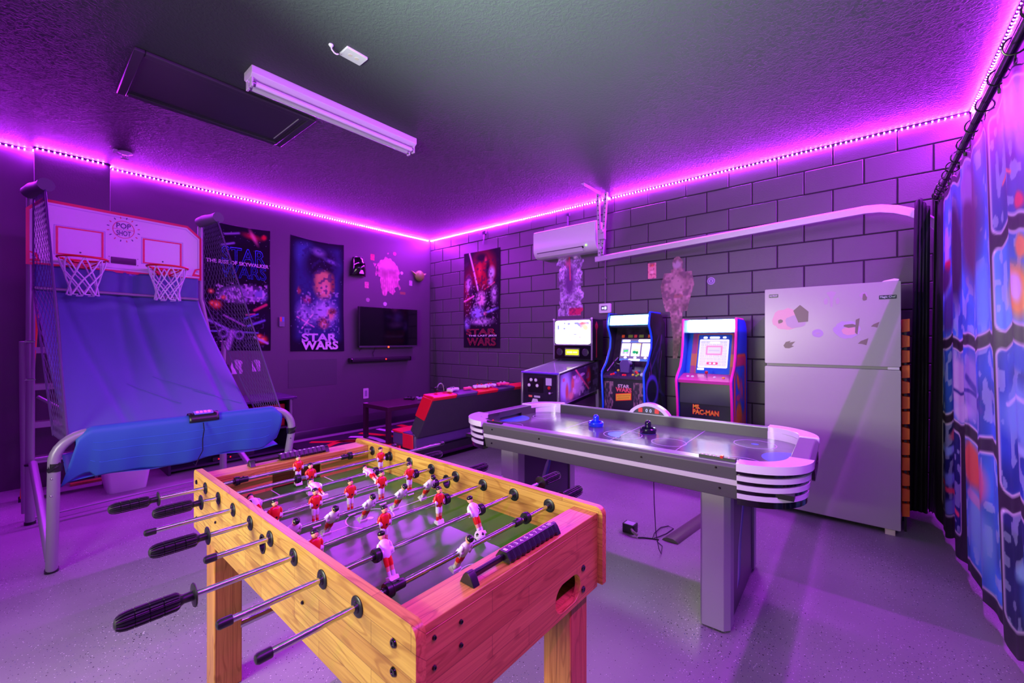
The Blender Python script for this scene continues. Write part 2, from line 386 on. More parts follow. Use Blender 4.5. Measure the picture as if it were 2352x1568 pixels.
# ================================================================== ROOM
def floor_mat():
    m = bpy.data.materials.new('speckled_epoxy'); m.use_nodes = True; nt = m.node_tree; b = nt.nodes['Principled BSDF']; L = nt.links
    tc = nt.nodes.new('ShaderNodeTexCoord')
    n = nt.nodes.new('ShaderNodeTexNoise'); n.inputs['Scale'].default_value = 1.1; n.inputs['Detail'].default_value = 3; L.new(tc.outputs['Object'], n.inputs['Vector'])
    r = nt.nodes.new('ShaderNodeValToRGB'); r.color_ramp.elements[0].color = lin(134, 134, 136); r.color_ramp.elements[1].color = lin(156, 155, 157)
    r.color_ramp.elements[0].position = 0.35; r.color_ramp.elements[1].position = 0.65
    L.new(n.outputs['Fac'], r.inputs['Fac']); cur = r.outputs['Color']
    patch = nt.nodes.new('ShaderNodeTexNoise'); patch.inputs['Scale'].default_value = 1.7; patch.inputs['Detail'].default_value = 2; L.new(tc.outputs['Object'], patch.inputs['Vector'])
    for i, (sc, thr, c) in enumerate(((78, 0.155, (22, 20, 28)), (88, 0.15, (225, 222, 228)), (96, 0.13, (48, 66, 130)), (56, 0.075, (235, 232, 236)))):
        v = nt.nodes.new('ShaderNodeTexVoronoi'); v.inputs['Scale'].default_value = sc; v.inputs['Randomness'].default_value = 1.0
        mp = nt.nodes.new('ShaderNodeMapping'); mp.inputs['Location'].default_value = (i * 3.7, i * 1.9, 0); L.new(tc.outputs['Object'], mp.inputs[0]); L.new(mp.outputs[0], v.inputs['Vector'])
        wn = nt.nodes.new('ShaderNodeSeparateColor'); L.new(v.outputs['Color'], wn.inputs[0])
        th = nt.nodes.new('ShaderNodeMath'); th.operation = 'MULTIPLY'; th.inputs[1].default_value = thr * 2.4; L.new(wn.outputs[0], th.inputs[0])
        pw = nt.nodes.new('ShaderNodeMath'); pw.operation = 'MULTIPLY'; L.new(th.outputs[0], pw.inputs[0]); L.new(patch.outputs['Fac'], pw.inputs[1])
        lt = nt.nodes.new('ShaderNodeMath'); lt.operation = 'LESS_THAN'; L.new(v.outputs['Distance'], lt.inputs[0]); L.new(pw.outputs[0], lt.inputs[1])
        mx = nt.nodes.new('ShaderNodeMix'); mx.data_type = 'RGBA'; L.new(lt.outputs[0], mx.inputs['Factor']); L.new(cur, mx.inputs['A']); mx.inputs['B'].default_value = lin(*c); cur = mx.outputs['Result']
    L.new(cur, b.inputs['Base Color']); b.inputs['Roughness'].default_value = 0.38; b.inputs['Specular IOR Level'].default_value = 0.45
    bp = nt.nodes.new('ShaderNodeBump'); bp.inputs['Strength'].default_value = 0.15; bp.inputs['Distance'].default_value = 0.002
    n2 = nt.nodes.new('ShaderNodeTexNoise'); n2.inputs['Scale'].default_value = 60; L.new(tc.outputs['Object'], n2.inputs['Vector']); L.new(n2.outputs['Fac'], bp.inputs['Height']); L.new(bp.outputs['Normal'], b.inputs['Normal'])
    return m
def ceiling_mat():
    m = bpy.data.materials.new('knockdown_ceiling_paint'); m.use_nodes = True; nt = m.node_tree; b = nt.nodes['Principled BSDF']; L = nt.links
    tc = nt.nodes.new('ShaderNodeTexCoord')
    n = nt.nodes.new('ShaderNodeTexNoise'); n.inputs['Scale'].default_value = 0.9; n.inputs['Detail'].default_value = 3; L.new(tc.outputs['Object'], n.inputs['Vector'])
    r = nt.nodes.new('ShaderNodeValToRGB'); r.color_ramp.elements[0].color = lin(62, 67, 69); r.color_ramp.elements[1].color = lin(72, 77, 79)
    L.new(n.outputs['Fac'], r.inputs['Fac']); L.new(r.outputs['Color'], b.inputs['Base Color'])
    b.inputs['Roughness'].default_value = 0.6; b.inputs['Specular IOR Level'].default_value = 0.3
    n2 = nt.nodes.new('ShaderNodeTexNoise'); n2.inputs['Scale'].default_value = 60; n2.inputs['Detail'].default_value = 4; n2.inputs['Distortion'].default_value = 0.6; L.new(tc.outputs['Object'], n2.inputs['Vector'])
    rr = nt.nodes.new('ShaderNodeValToRGB'); rr.color_ramp.elements[0].position = 0.42; rr.color_ramp.elements[1].position = 0.60; L.new(n2.outputs['Fac'], rr.inputs['Fac'])
    bp = nt.nodes.new('ShaderNodeBump'); bp.inputs['Strength'].default_value = 0.45; bp.inputs['Distance'].default_value = 0.003
    L.new(rr.outputs['Color'], bp.inputs['Height']); L.new(bp.outputs['Normal'], b.inputs['Normal'])
    return m
M_WALL = mat('charcoal_wall_paint', (86, 76, 90), 0.5, bump=(90, 0.25, 0.002), vary=(1.2, 0.06))
M_BLOCK = mat('charcoal_block_paint', (84, 76, 88), 0.42, bump=(120, 0.5, 0.0025), vary=(2.0, 0.08))
M_MORTAR = mat('dark_mortar', (38, 34, 42), 0.8)
struct('floor', MB().box(-0.1, 6.2, -1.9, 4.6, -0.1, 0.0), floor_mat())
struct('ceiling', MB().box(-0.1, 6.2, -1.9, 4.6, H_CEIL, H_CEIL + 0.1), ceiling_mat())
struct('wall_left', MB().box(-0.12, 0.0, -1.9, 4.5, 0, H_CEIL), M_WALL)
struct('trim_1', MB().box(0.0, 0.098, 0.10, 0.565, 0, H_CEIL), M_WALL, 0.003)
struct('wall_right', MB().box(X_RIGHT, X_RIGHT + 0.12, -1.9, 4.5, 0, H_CEIL), M_WALL)
struct('wall_front', MB().box(-0.12, 6.2, -1.95, -1.83, 0, H_CEIL), M_WALL)
struct('baseboard_left', MB().prism([(0, 0), (0.016, 0), (0.016, 0.085), (0.008, 0.1), (0, 0.1)], lambda a, b, c: (a, c, b), 0.565, 4.36), mat('dark_baseboard', (48, 44, 54), 0.4))
# concrete block wall: every block its own piece
wb = struct('wall_back', MB().box(-0.1, 6.2, W_BACK + 0.008, W_BACK + 0.12, 0, H_CEIL), M_MORTAR)
zj = [0.0] + [2.702 - 0.2035 * k for k in range(13, -1, -1)] + [H_CEIL]
bcache = {}
rb = random.Random(3)
for ri in range(len(zj) - 1):
    z0, z1 = zj[ri], zj[ri + 1]
    # row 2.498-2.702 is index len-3
    ph = 5.433 if (len(zj) - 3 - ri) % 2 == 0 else 5.433 + 0.197
    xs = sorted([x for x in [ph + 0.394 * k for k in range(-16, 4)] if 0.05 < x < X_RIGHT - 0.04])
    xs = [0.0] + xs + [X_RIGHT]
    for a, b_ in zip(xs[:-1], xs[1:]):
        key = (round(b_ - a, 3), round(z1 - z0, 3))
        g = 0.0045
        if key not in bcache:
            w, h = b_ - a, z1 - z0
            mb = MB(); e = 0.004
            # front face proud with a small arris
            o = [(g, g), (w - g, g), (w - g, h - g), (g, h - g)]; i_ = [(g + e, g + e), (w - g - e, g + e), (w - g - e, h - g - e), (g + e, h - g - e)]
            vs = [(x, 0.0105, z) for x, z in o] + [(x, e * 0.7, z) for x, z in o] + [(x, 0, z) for x, z in i_]
            fs = [(k, (k + 1) % 4, 4 + (k + 1) % 4, 4 + k) for k in range(4)] + [(4 + k, 4 + (k + 1) % 4, 8 + (k + 1) % 4, 8 + k) for k in range(4)] + [(8, 9, 10, 11)]
            mb.add(vs, fs); bcache[key] = mb.mesh('block', M_BLOCK, angle=8)
        o = bpy.data.objects.new('block', bcache[key]); COL.objects.link(o); o.parent = wb
        o.location = (a, W_BACK - rb.random() * 0.0018, z0)

# LED strips ---------------------------------------------------------
M_TAPE = mat('led_tape', (70, 66, 74), 0.6)
def led_mat():
    m = bpy.data.materials.new('led_glow'); m.use_nodes = True; nt = m.node_tree; nt.nodes.remove(nt.nodes['Principled BSDF'])
    e = nt.nodes.new('ShaderNodeEmission'); e.inputs[0].default_value = LED_COLOR + (1,); e.inputs[1].default_value = LED_STRENGTH
    nt.links.new(e.outputs[0], nt.nodes['Material Output'].inputs['Surface']); return m
M_LED = led_mat()
def led_strip(label, runs):
    p0 = runs[0][0]
    t = thing('led_strip', label, 'LED strip', p0)
    tape = MB(); dio = MB()
    for a, b_, n in runs:
        a, b_, n = Vector(a), Vector(b_), Vector(n); d = (b_ - a); Ln = d.length; d.normalize()
        s_ = Vector((0, 0, 1)) if abs(d.z) < 0.5 else d.cross(n)
        c = (a + b_) / 2; R = Matrix((d, n, s_)).transposed()
        tape.obox(c + n * 0.001, (Ln, 0.002, 0.010), R)
        k = int(Ln / 0.0333)
        for i in range(k):
            p = a + d * (0.0333 * (i + 0.5)) + n * 0.0045
            q = len(dio.v); hx = d * 0.003; hn = n * 0.0025; hz = s_ * 0.0026
            dio.v += [tuple(p + a_ * hx + b2 * hn + c_ * hz) for a_ in (-1, 1) for b2 in (-1, 1) for c_ in (-1, 1)]
            for f_, m_ in (((0, 1, 3, 2), 1), ((4, 6, 7, 5), 1), ((0, 4, 5, 1), 1), ((2, 3, 7, 6), 0), ((0, 2, 6, 4), 0 if s_.z > 0 else 1), ((1, 5, 7, 3), 1)):
                dio.f.append(tuple(q + t_ for t_ in f_)); dio.m.append(m_)
    build('led_tape', tape, M_TAPE, t)
    o = build('led_diode', dio, [M_LED, M_TAPE], t); o['kind'] = 'stuff'
    return t
zl = H_CEIL - 0.012
led_strip('glowing purple LED strip along the smooth wall with the television, stepping around a pilaster', [
    ((0.0, -1.2, zl), (0.0, 0.098, zl), (1, 0, 0)), ((0.0, 0.10, zl), (0.098, 0.10, zl), (0, -1, 0)), ((0.098, 0.10, zl), (0.098, 0.565, zl), (1, 0, 0)),
    ((0.098, 0.566, zl), (0.0, 0.566, zl), (0, 1, 0)), ((0.0, 0.575, zl), (0.0, W_BACK - 0.01, zl), (1, 0, 0))])
led_strip('glowing purple LED strip along the top of the concrete block wall', [((0.01, W_BACK - 0.002, zl), (X_RIGHT - 0.01, W_BACK - 0.002, zl), (0, -1, 0))])
led_strip('glowing purple LED strip running above the curtain rod', [((X_RIGHT, W_BACK - 0.02, zl), (X_RIGHT, -1.2, zl), (-1, 0, 0))])

# ceiling hatch ------------------------------------------------------
M_CTRIM = mat('dark_ceiling_trim', (62, 60, 68), 0.35)
hx0, hx1, hy0, hy1 = 1.715, 2.35, 0.42, 1.425
t = thing('attic_hatch', 'dark painted attic hatch with moulded frame in the ceiling', 'hatch', ((hx0 + hx1) / 2, (hy0 + hy1) / 2, H_CEIL))
for i, (lo, hi) in enumerate(([(hx0, hx1), (hy0, hy0 + 0.05)], [(hx0, hx1), (hy1 - 0.05, hy1)], [(hx0, hx0 + 0.05), (hy0 + 0.05, hy1 - 0.05)], [(hx1 - 0.05, hx1), (hy0 + 0.05, hy1 - 0.05)])[:0] or []): pass
for (x0, x1, y0, y1) in ((hx0, hx1, hy0, hy0 + 0.05), (hx0, hx1, hy1 - 0.05, hy1), (hx0, hx0 + 0.05, hy0 + 0.05, hy1 - 0.05), (hx1 - 0.05, hx1, hy0 + 0.05, hy1 - 0.05)):
    mb = MB().box(x0, x1, y0, y1, H_CEIL - 0.022, H_CEIL)
    build('frame_board', mb, M_CTRIM, t, bevel=0.006)
build('hatch_panel', MB().box(hx0 + 0.05, hx1 - 0.05, hy0 + 0.05, hy1 - 0.05, H_CEIL - 0.006, H_CEIL), M_CTRIM, t)
build('light_gap', MB().box(hx0 + 0.09, hx1 - 0.09, hy1 - 0.092, hy1 - 0.086, H_CEIL - 0.0085, H_CEIL - 0.006), mat('pale_gap_line', (190, 200, 190), 0.5), t)  # light line at the panel gap, put in as a pale strip
build('hatch_molding', MB().box(hx0 + 0.05, hx1 - 0.05, hy0 + 0.05, hy0 + 0.062, H_CEIL - 0.012, H_CEIL - 0.004).box(hx0 + 0.05, hx1 - 0.05, hy1 - 0.062, hy1 - 0.05, H_CEIL - 0.012, H_CEIL - 0.004)
      .box(hx0 + 0.05, hx0 + 0.062, hy0 + 0.062, hy1 - 0.062, H_CEIL - 0.012, H_CEIL - 0.004).box(hx1 - 0.062, hx1 - 0.05, hy0 + 0.062, hy1 - 0.062, H_CEIL - 0.012, H_CEIL - 0.004), M_CTRIM, t)

# fluorescent fixture ------------------------------------------------
t = thing('fluorescent_fixture', 'long white twin-tube fluorescent ceiling fixture, switched off', 'ceiling light', (2.607, 1.49, H_CEIL))
M_ENAM = mat('white_enamel', (225, 222, 228), 0.35)
x0, x1, y0, y1 = 2.545, 2.669, 0.897, 2.085
build('housing', MB().prism([(x0 - 0.004, H_CEIL), (x1 + 0.004, H_CEIL), (x1 + 0.004, H_CEIL - 0.045), (x1 - 0.02, H_CEIL - 0.062), (x0 + 0.02, H_CEIL - 0.062), (x0 - 0.004, H_CEIL - 0.045)], FY, y0, y1), M_ENAM, t, bevel=0.003)
for xx in (2.577, 2.637):
    tb = build('tube', MB().cyl((xx, y0 + 0.02, 2.786), (xx, y1 - 0.02, 2.786), 0.0165, 16), mat('milky_tube', (232, 228, 240), 0.22), t)
    build('tube_cap', MB().cyl((xx, y0 + 0.008, 2.786), (xx, y0 + 0.03, 2.786), 0.0172, 16).cyl((xx, y1 - 0.03, 2.786), (xx, y1 - 0.008, 2.786), 0.0172, 16), M_STEEL, tb)
for yy in (y0 + 0.004, y1 - 0.016):
    for xx in (2.577, 2.637): build('lampholder', MB().box(xx - 0.017, xx + 0.017, yy, yy + 0.012, 2.762, 2.816), M_WHITE, t, bevel=0.003)
# ceiling cover plate, hook, sprinkler-like bracket
t = thing('ceiling_cover_plate', 'white rectangular cover plate with two tan knockouts on the ceiling', 'cover plate', (3.205, 1.243, H_CEIL))
build('plate', MB().prism(rrect(3.16, 3.25, 1.18, 1.306, 0.004, 2), FZ, H_CEIL - 0.012, H_CEIL), M_WHITE, t, bevel=0.002)
for yy in (1.222, 1.262): build('knockout', MB().cyl((3.205, yy, H_CEIL - 0.0135), (3.205, yy, H_CEIL - 0.012), 0.012, 20), mat('tan_stain', (212, 204, 188), 0.5), t)
single('ceiling_hook', 'small white screw hook in the ceiling next to the cover plate', 'hook',
       MB().lathe([(0.012, 0), (0.014, -0.004), (0.009, -0.012)], (3.19, 1.118, H_CEIL), (0, 0, 1), 14).tube([(3.19, 1.118, 2.866), (3.19, 1.122, 2.85), (3.192, 1.135, 2.838), (3.193, 1.148, 2.836), (3.193, 1.158, 2.842)], 0.004, 8), M_WHITE, (3.19, 1.118, H_CEIL))
t = thing('ceiling_sprinkler', 'small pinkish white sprinkler head with round collar on the ceiling', 'sprinkler', (0.53, 0.61, H_CEIL))
build('collar', MB().lathe([(0.05, 0), (0.052, -0.006), (0.03, -0.016), (0.018, -0.02)], (0.53, 0.61, H_CEIL), (0, 0, 1), 20), M_WHITE, t)
build('frame_arm', MB().tube([(0.53, 0.59, 2.858), (0.53, 0.588, 2.84), (0.53, 0.61, 2.822)], 0.005, 8).tube([(0.53, 0.63, 2.858), (0.53, 0.632, 2.84), (0.53, 0.61, 2.822)], 0.005, 8), M_WHITE, t)
build('deflector', MB().lathe([(0.006, 0.006), (0.026, 0.004), (0.028, 0), (0.01, -0.003)], (0.53, 0.61, 2.818), (0, 0, 1), 16), M_WHITE, t)
build('clip', MB().box(0.50, 0.56, 0.535, 0.56, 2.862, 2.876).box(0.525, 0.535, 0.53, 0.59, 2.866, 2.876), M_WHITE, t)
# ================================================================== LEFT WALL
M_PRINT = vcol_mat('printed_fabric', 0.75, spec=0.2)
M_DECAL = vcol_mat('printed_vinyl', 0.5, spec=0.4)
M_TXT_BLUE = mat('print_blue', (32, 110, 235), 0.6); M_TXT_WHITE = mat('print_white', (228, 222, 235), 0.6)
M_TXT_RED = mat('print_red', (225, 22, 34), 0.6); M_TXT_PALE = mat('print_pale', (205, 188, 222), 0.6)
M_TXT_DARK = mat('print_dark', (20, 14, 28), 0.6); M_TXT_YEL = mat('print_yellow', (250, 196, 40), 0.5)
def banner_fn(y0, y1, z0, z1, wall, seed):
    w, h = y1 - y0, z1 - z0
    def fn(u, v):
        k = 0.008 + 0.0035 * math.sin(u * 7 + seed + v * 2.2) * (1 - v * 0.6) + 0.002 * math.sin(v * 9 + seed)
        if wall == 'left':  return (k, y0 + w * u + 0.004 * math.sin(v * 6 + seed), z0 + h * v - 0.022 * math.sin(PI * u) * v + 0.006 * math.sin(3 * u + seed))
        return (y0 + w * u + 0.004 * math.sin(v * 6 + seed), W_BACK - k - 0.002, z0 + h * v - 0.004 * math.sin(PI * u) * v)
    return fn
def poster_text(t, s, u, v, w, h, fn, wall, m, depth=0.004, **k):
    c = Vector(fn(u, v))
    c = Vector(fn(u, v)); depth = depth * 0.15
    if wall == 'left': c.x = 0.0142 + depth; r = (0, 1, 0)
    else: c.y = W_BACK - 0.0162 - depth; r = (1, 0, 0)
    return text('lettering', s, c, r, (0, 0, 1), w, h, m, t, ext=0.0008, **k)

# poster 1: deep space print with blue outlined lettering
cv = Canvas(150, 300, (12, 10, 26)); cv.noise(5, 0.4, 3); cv.stars(130, (190, 190, 225), 4, 0.007)
cv.ell(0.72, 0.93, 0.22, 0.035, (215, 40, 62), 0.9, -12).ell(0.74, 0.925, 0.05, 0.10, (232, 120, 150), 0.8, 28).ell(0.9, 0.935, 0.06, 0.03, (225, 30, 50), 0.6)
cv.line(0.32, 0.92, 0.52, 0.945, 0.03, (150, 140, 190), 0.9).line(0.28, 0.83, 0.45, 0.86, 0.03, (150, 150, 200), 0.9)
cv.ell(0.56, 0.455, 0.40, 0.085, (150, 140, 178), 0.35, 5).ell(0.42, 0.42, 0.22, 0.03, (196, 190, 214), 0.5, -2).ell(0.85, 0.46, 0.13, 0.08, (128, 138, 190), 0.5, 20)
cv.blotch(26, 0.55, (66, 56, 84), 5, 0.8, (0.18, 0.97, 0.38, 0.55)).blotch(34, 0.62, (214, 206, 226), 9, 0.8, (0.2, 0.95, 0.38, 0.54))
for (u, v, r) in ((0.13, 0.46, 0.05), (0.2, 0.36, 0.09), (0.14, 0.37, 0.05), (0.3, 0.42, 0.04), (0.87, 0.09, 0.09), (0.82, 0.12, 0.05)):
    cv.ell(u, v, r * 1.3, r * 0.6, (200, 40, 40), 0.9).ell(u, v, r, r * 0.42, (240, 140, 50), 0.8).ell(u, v, r * 0.4, r * 0.18, (255, 220, 150), 0.8)
for (a, b, c, d, w_, col) in ((0.08, 0.24, 0.36, 0.17, 0.03, (150, 150, 200)), (0.12, 0.155, 0.8, 0.145, 0.02, (120, 130, 200)), (0.42, 0.15, 0.35, 0.02, 0.07, (176, 160, 200)), (0.3, 0.28, 0.6, 0.2, 0.025, (160, 130, 170)),
                              (0.6, 0.26, 0.8, 0.3, 0.02, (90, 120, 215)), (0.65, 0.2, 0.9, 0.25, 0.03, (120, 130, 200)), (0.75, 0.33, 0.93, 0.38, 0.035, (215, 60, 100)), (0.62, 0.29, 0.75, 0.3, 0.02, (210, 80, 130)), (0.75, 0.11, 0.95, 0.06, 0.03, (200, 190, 215))):
    cv.line(a, b, c, d, w_, col, 0.7)
for (u, v) in ((0.29, 0.14), (0.52, 0.125)): cv.ell(u, v, 0.085, 0.045, (150, 140, 190), 0.3).ell(u, v, 0.055, 0.028, (28, 24, 50), 0.4)
cv.blotch(40, 0.66, (110, 100, 150), 12, 0.5, (0.1, 0.9, 0.02, 0.3))
t = thing('wall_banner', 'dark space print banner with blue outlined lettering, partly behind the basketball net', 'poster', (0.01, 1.63, 1.1), group='printed banners on the walls')
f1 = banner_fn(1.278, 1.960, 1.125, 2.555, 'left', 0.4)
print_sheet('banner_cloth', cv, f1, M_PRINT, t, solid=0.002)
poster_text(t, 'STAR', 0.60, 0.765, 0.44, 0.17, f1, 'left', M_TXT_BLUE, outline=0.010)
poster_text(t, 'WARS', 0.60, 0.635, 0.46, 0.15, f1, 'left', M_TXT_BLUE, outline=0.010)
poster_text(t, 'THE RISE OF SKYWALKER', 0.52, 0.700, 0.62, 0.042, f1, 'left', M_TXT_WHITE, 0.006, offset=0.02)

# poster 2
cv = Canvas(150, 300, (14, 12, 34)); cv.rect(0.08, 0.92, 0.10, 0.95, (46, 60, 120), r=0.06, soft=0.16)
cv.ell(0.28, 0.86, 0.26, 0.15, (70, 104, 170), 0.9).ell(0.82, 0.78, 0.22, 0.12, (52, 62, 130), 0.9)
cv.ell(0.55, 0.80, 0.40, 0.20, (20, 18, 44), 0.5).ell(0.50, 0.9, 0.19, 0.055, (120, 116, 160), 0.7, -10).ell(0.74, 0.83, 0.22, 0.03, (112, 110, 165), 0.8, -18)
cv.ell(0.60, 0.60, 0.23, 0.15, (196, 138, 96), 0.45, 6).ell(0.60, 0.68, 0.22, 0.08, (214, 160, 112), 0.6).ell(0.62, 0.57, 0.15, 0.10, (226, 160, 150), 0.7).ell(0.78, 0.62, 0.06, 0.12, (140, 78, 66), 0.8)
cv.ell(0.62, 0.35, 0.32, 0.16, (176, 160, 214), 0.6, 20).ell(0.74, 0.34, 0.10, 0.07, (212, 146, 130), 0.7).ell(0.78, 0.37, 0.11, 0.04, (110, 60, 56), 0.8)
cv.ell(0.60, 0.26, 0.15, 0.07, (120, 58, 60), 0.7).ell(0.6, 0.24, 0.08, 0.05, (216, 150, 130), 0.8).ell(0.16, 0.53, 0.05, 0.05, (150, 74, 80), 0.6).ell(0.3, 0.46, 0.12, 0.05, (190, 60, 90), 0.9)
cv.ell(0.26, 0.33, 0.2, 0.14, (150, 140, 196), 0.8, 15).line(0.12, 0.30, 0.42, 0.22, 0.02, (230, 150, 190), 0.9).line(0.2, 0.2, 0.4, 0.33, 0.02, (236, 180, 210), 0.9)
cv.blotch(22, 0.62, (44, 40, 96), 31, 0.6, (0.1, 0.9, 0.15, 0.95)).blotch(30, 0.68, (206, 196, 226), 32, 0.5, (0.12, 0.9, 0.15, 0.55)).stars(40, (180, 190, 230), 5, 0.006)
t = thing('wall_banner', 'blue and tan printed banner with solid pale lettering at the bottom, left of the television', 'poster', (0.01, 2.53, 1.1), group='printed banners on the walls')
f2 = banner_fn(2.187, 2.882, 1.105, 2.552, 'left', 1.7)
print_sheet('banner_cloth', cv, f2, M_PRINT, t, solid=0.002)
poster_text(t, 'STAR', 0.52, 0.125, 0.46, 0.105, f2, 'left', M_TXT_PALE, offset=0.035)
poster_text(t, 'WARS', 0.53, 0.055, 0.48, 0.115, f2, 'left', M_TXT_WHITE, offset=0.035)

# poster 3 (block wall)
cv = Canvas(150, 300, (16, 8, 26)); cv.ell(0.55, 0.80, 0.45, 0.26, (168, 10, 34), 0.5).ell(0.1, 0.6, 0.2, 0.35, (130, 10, 36), 0.8)
cv.ell(0.50, 0.93, 0.20, 0.06, (24, 8, 22), 0.6).ell(0.68, 0.8, 0.08, 0.14, (20, 6, 24), 0.8).ell(0.46, 0.80, 0.09, 0.11, (236, 40, 64), 0.9).ell(0.62, 0.90, 0.05, 0.05, (226, 60, 90), 0.9)
cv.line(0.17, 0.99, 0.42, 0.60, 0.035, (240, 190, 236), 0.8).line(0.02, 0.49, 0.30, 0.54, 0.03, (240, 120, 190), 0.7).line(0.6, 0.6, 0.86, 0.66, 0.02, (232, 60, 90), 0.8)
cv.ell(0.78, 0.76, 0.12, 0.09, (206, 176, 214), 0.6).ell(0.75, 0.67, 0.11, 0.05, (186, 150, 200), 0.7).ell(0.14, 0.67, 0.13, 0.12, (190, 150, 205), 0.8).ell(0.2, 0.58, 0.08, 0.06, (50, 20, 60), 0.7)
cv.ell(0.50, 0.50, 0.18, 0.11, (206, 140, 196), 0.5).ell(0.52, 0.5, 0.10, 0.08, (236, 158, 190), 0.8).ell(0.86, 0.54, 0.13, 0.12, (190, 150, 204), 0.7).ell(0.4, 0.36, 0.26, 0.09, (150, 136, 226), 0.6).line(0.5, 0.34, 0.95, 0.4, 0.04, (128, 120, 210), 0.7)
cv.ell(0.5, 0.27, 0.45, 0.05, (176, 144, 196), 0.7).ell(0.1, 0.25, 0.12, 0.1, (140, 128, 206), 0.8).ell(0.62, 0.35, 0.07, 0.03, (232, 130, 150), 0.8)
cv.blotch(24, 0.60, (60, 16, 66), 41, 0.6, (0.0, 1.0, 0.24, 0.9)).blotch(34, 0.67, (220, 190, 224), 42, 0.5, (0.05, 0.95, 0.22, 0.65)).rect(0.92, 1.0, 0.0, 0.98, (18, 8, 30), soft=0.06)
t = thing('wall_banner', 'red and black printed banner with red lettering on the block wall', 'poster', (1.17, W_BACK, 1.13), group='printed banners on the walls')
f3 = banner_fn(0.806, 1.536, 1.138, 2.550, 'back', 2.9)
print_sheet('banner_cloth', cv, f3, M_PRINT, t, solid=0.002)
poster_text(t, 'STAR', 0.50, 0.165, 0.60, 0.085, f3, 'back', M_TXT_DARK, 0.004, offset=0.05)
poster_text(t, 'STAR', 0.50, 0.165, 0.60, 0.085, f3, 'back', M_TXT_RED, 0.006, outline=0.022)
poster_text(t, 'THE LAST JEDI', 0.54, 0.122, 0.56, 0.03, f3, 'back', M_TXT_WHITE, 0.008, offset=0.02)
poster_text(t, 'WARS', 0.51, 0.062, 0.58, 0.115, f3, 'back', M_TXT_DARK, 0.004, offset=0.05)
poster_text(t, 'WARS', 0.51, 0.062, 0.58, 0.115, f3, 'back', M_TXT_RED, 0.006, outline=0.022)

# television, sound bar
t = thing('television', 'black flat television switched off on the smooth wall', 'television', (0.08, 3.548, 1.135))
build('bezel', MB().prism(rrect(3.057, 4.040, 1.145, 1.720, 0.008, 2), FX, 0.055, 0.100), M_BLACK, t, bevel=0.003)
build('screen', MB().box(0.100, 0.1015, 3.066, 4.031, 1.172, 1.712), mat('dark_screen', (5, 6, 12), 0.10, coat=0.6), t)
build('chin', MB().box(0.098, 0.104, 3.057, 4.040, 1.145, 1.168), mat('grey_chin', (70, 68, 78), 0.35), t)
build('standby_light', MB().sphere((0.106, 3.52, 1.148), 0.012, 12, 8), mat('red_standby', (255, 40, 20), 0.4, emit=6.0, ecol=(255, 60, 24)), t)
build('wall_bracket', MB().box(0.0005, 0.056, 3.40, 3.70, 1.28, 1.58), M_BLACK, t)
build('cable', MB().tube([(0.05, 3.33, 1.15), (0.02, 3.335, 1.09), (0.02, 3.31, 1.06), (0.014, 3.33, 1.012)], 0.004, 6).tube([(0.05, 3.13, 1.15), (0.02, 3.12, 1.12), (0.012, 3.11, 1.09)], 0.004, 6), M_BLACK, t)
t = thing('sound_bar', 'long black sound bar under the television', 'speaker', (0.04, 3.44, 0.94))
build('enclosure', MB().prism(rrect(0.0, 0.085, 0.938, 1.0, 0.02, 4), FY, 2.955, 3.925), mat('speaker_cloth', (24, 22, 30), 0.7, bump=(400, 0.3, 0.001)), t)
for yy in (2.945, 3.915): build('end_cap', MB().prism(rrect(0.0, 0.087, 0.936, 1.002, 0.02, 4), FY, yy, yy + 0.02), M_BLACK_GLOSS, t)
build('indicator_light', MB().sphere((0.087, 3.49, 0.972), 0.009, 10, 6), mat('red_indicator', (255, 30, 20), 0.4, emit=5.0, ecol=(255, 40, 20)), t)

# plain helmet-like wall ornament, green wall ornament (generic stand-ins)
t = thing('wall_mask', 'glossy black domed wall mask between banner and television', 'mask', (0.0, 3.08, 2.14))
build('shell', MB().grid(lambda u, v: (0.02 + 0.11 * math.sqrt(max(0, math.sin(PI * u))) * (0.55 + 0.45 * math.sin(PI * min(1, v * 1.15))), 3.08 + (u - 0.5) * 2 * (0.105 - 0.03 * v * v + 0.012 * (1 - v)), 2.14 + 0.26 * (1 - (1 - v) * 1.0) * 1.0), 16, 14), M_BLACK_GLOSS, t, solid=0.004)
build('brow_ridge', MB().tube([(0.07, 2.995, 2.285), (0.125, 3.04, 2.31), (0.135, 3.08, 2.30), (0.125, 3.12, 2.31), (0.07, 3.165, 2.285)], 0.009, 8), M_BLACK_GLOSS, t)
build('grille', MB().prism([(3.045, 2.165), (3.115, 2.165), (3.095, 2.215), (3.065, 2.215)], FX, 0.11, 0.128), M_STEEL, t, bevel=0.002)
t = thing('wall_ornament', 'green two-lobed wall ornament near the room corner', 'ornament', (0.0, 4.13, 2.18))
M_GREEN_R = mat('green_resin', (120, 165, 60), 0.5)
build('body', MB().sphere((0.04, 4.13, 2.265), 0.09, 16, 10, sc=(0.6, 0.95, 0.95)), M_GREEN_R, t)
for s_ in (-1, 1): build('lobe', MB().add([(0.02, 4.13 + s_ * 0.06, 2.24), (0.02, 4.13 + s_ * 0.06, 2.31), (0.02, 4.13 + s_ * 0.155, 2.34 if s_ < 0 else 2.325), (0.055, 4.13 + s_ * 0.075, 2.275)], [(0, 1, 3), (1, 2, 3), (2, 0, 3), (0, 2, 1)]), M_GREEN_R, t)

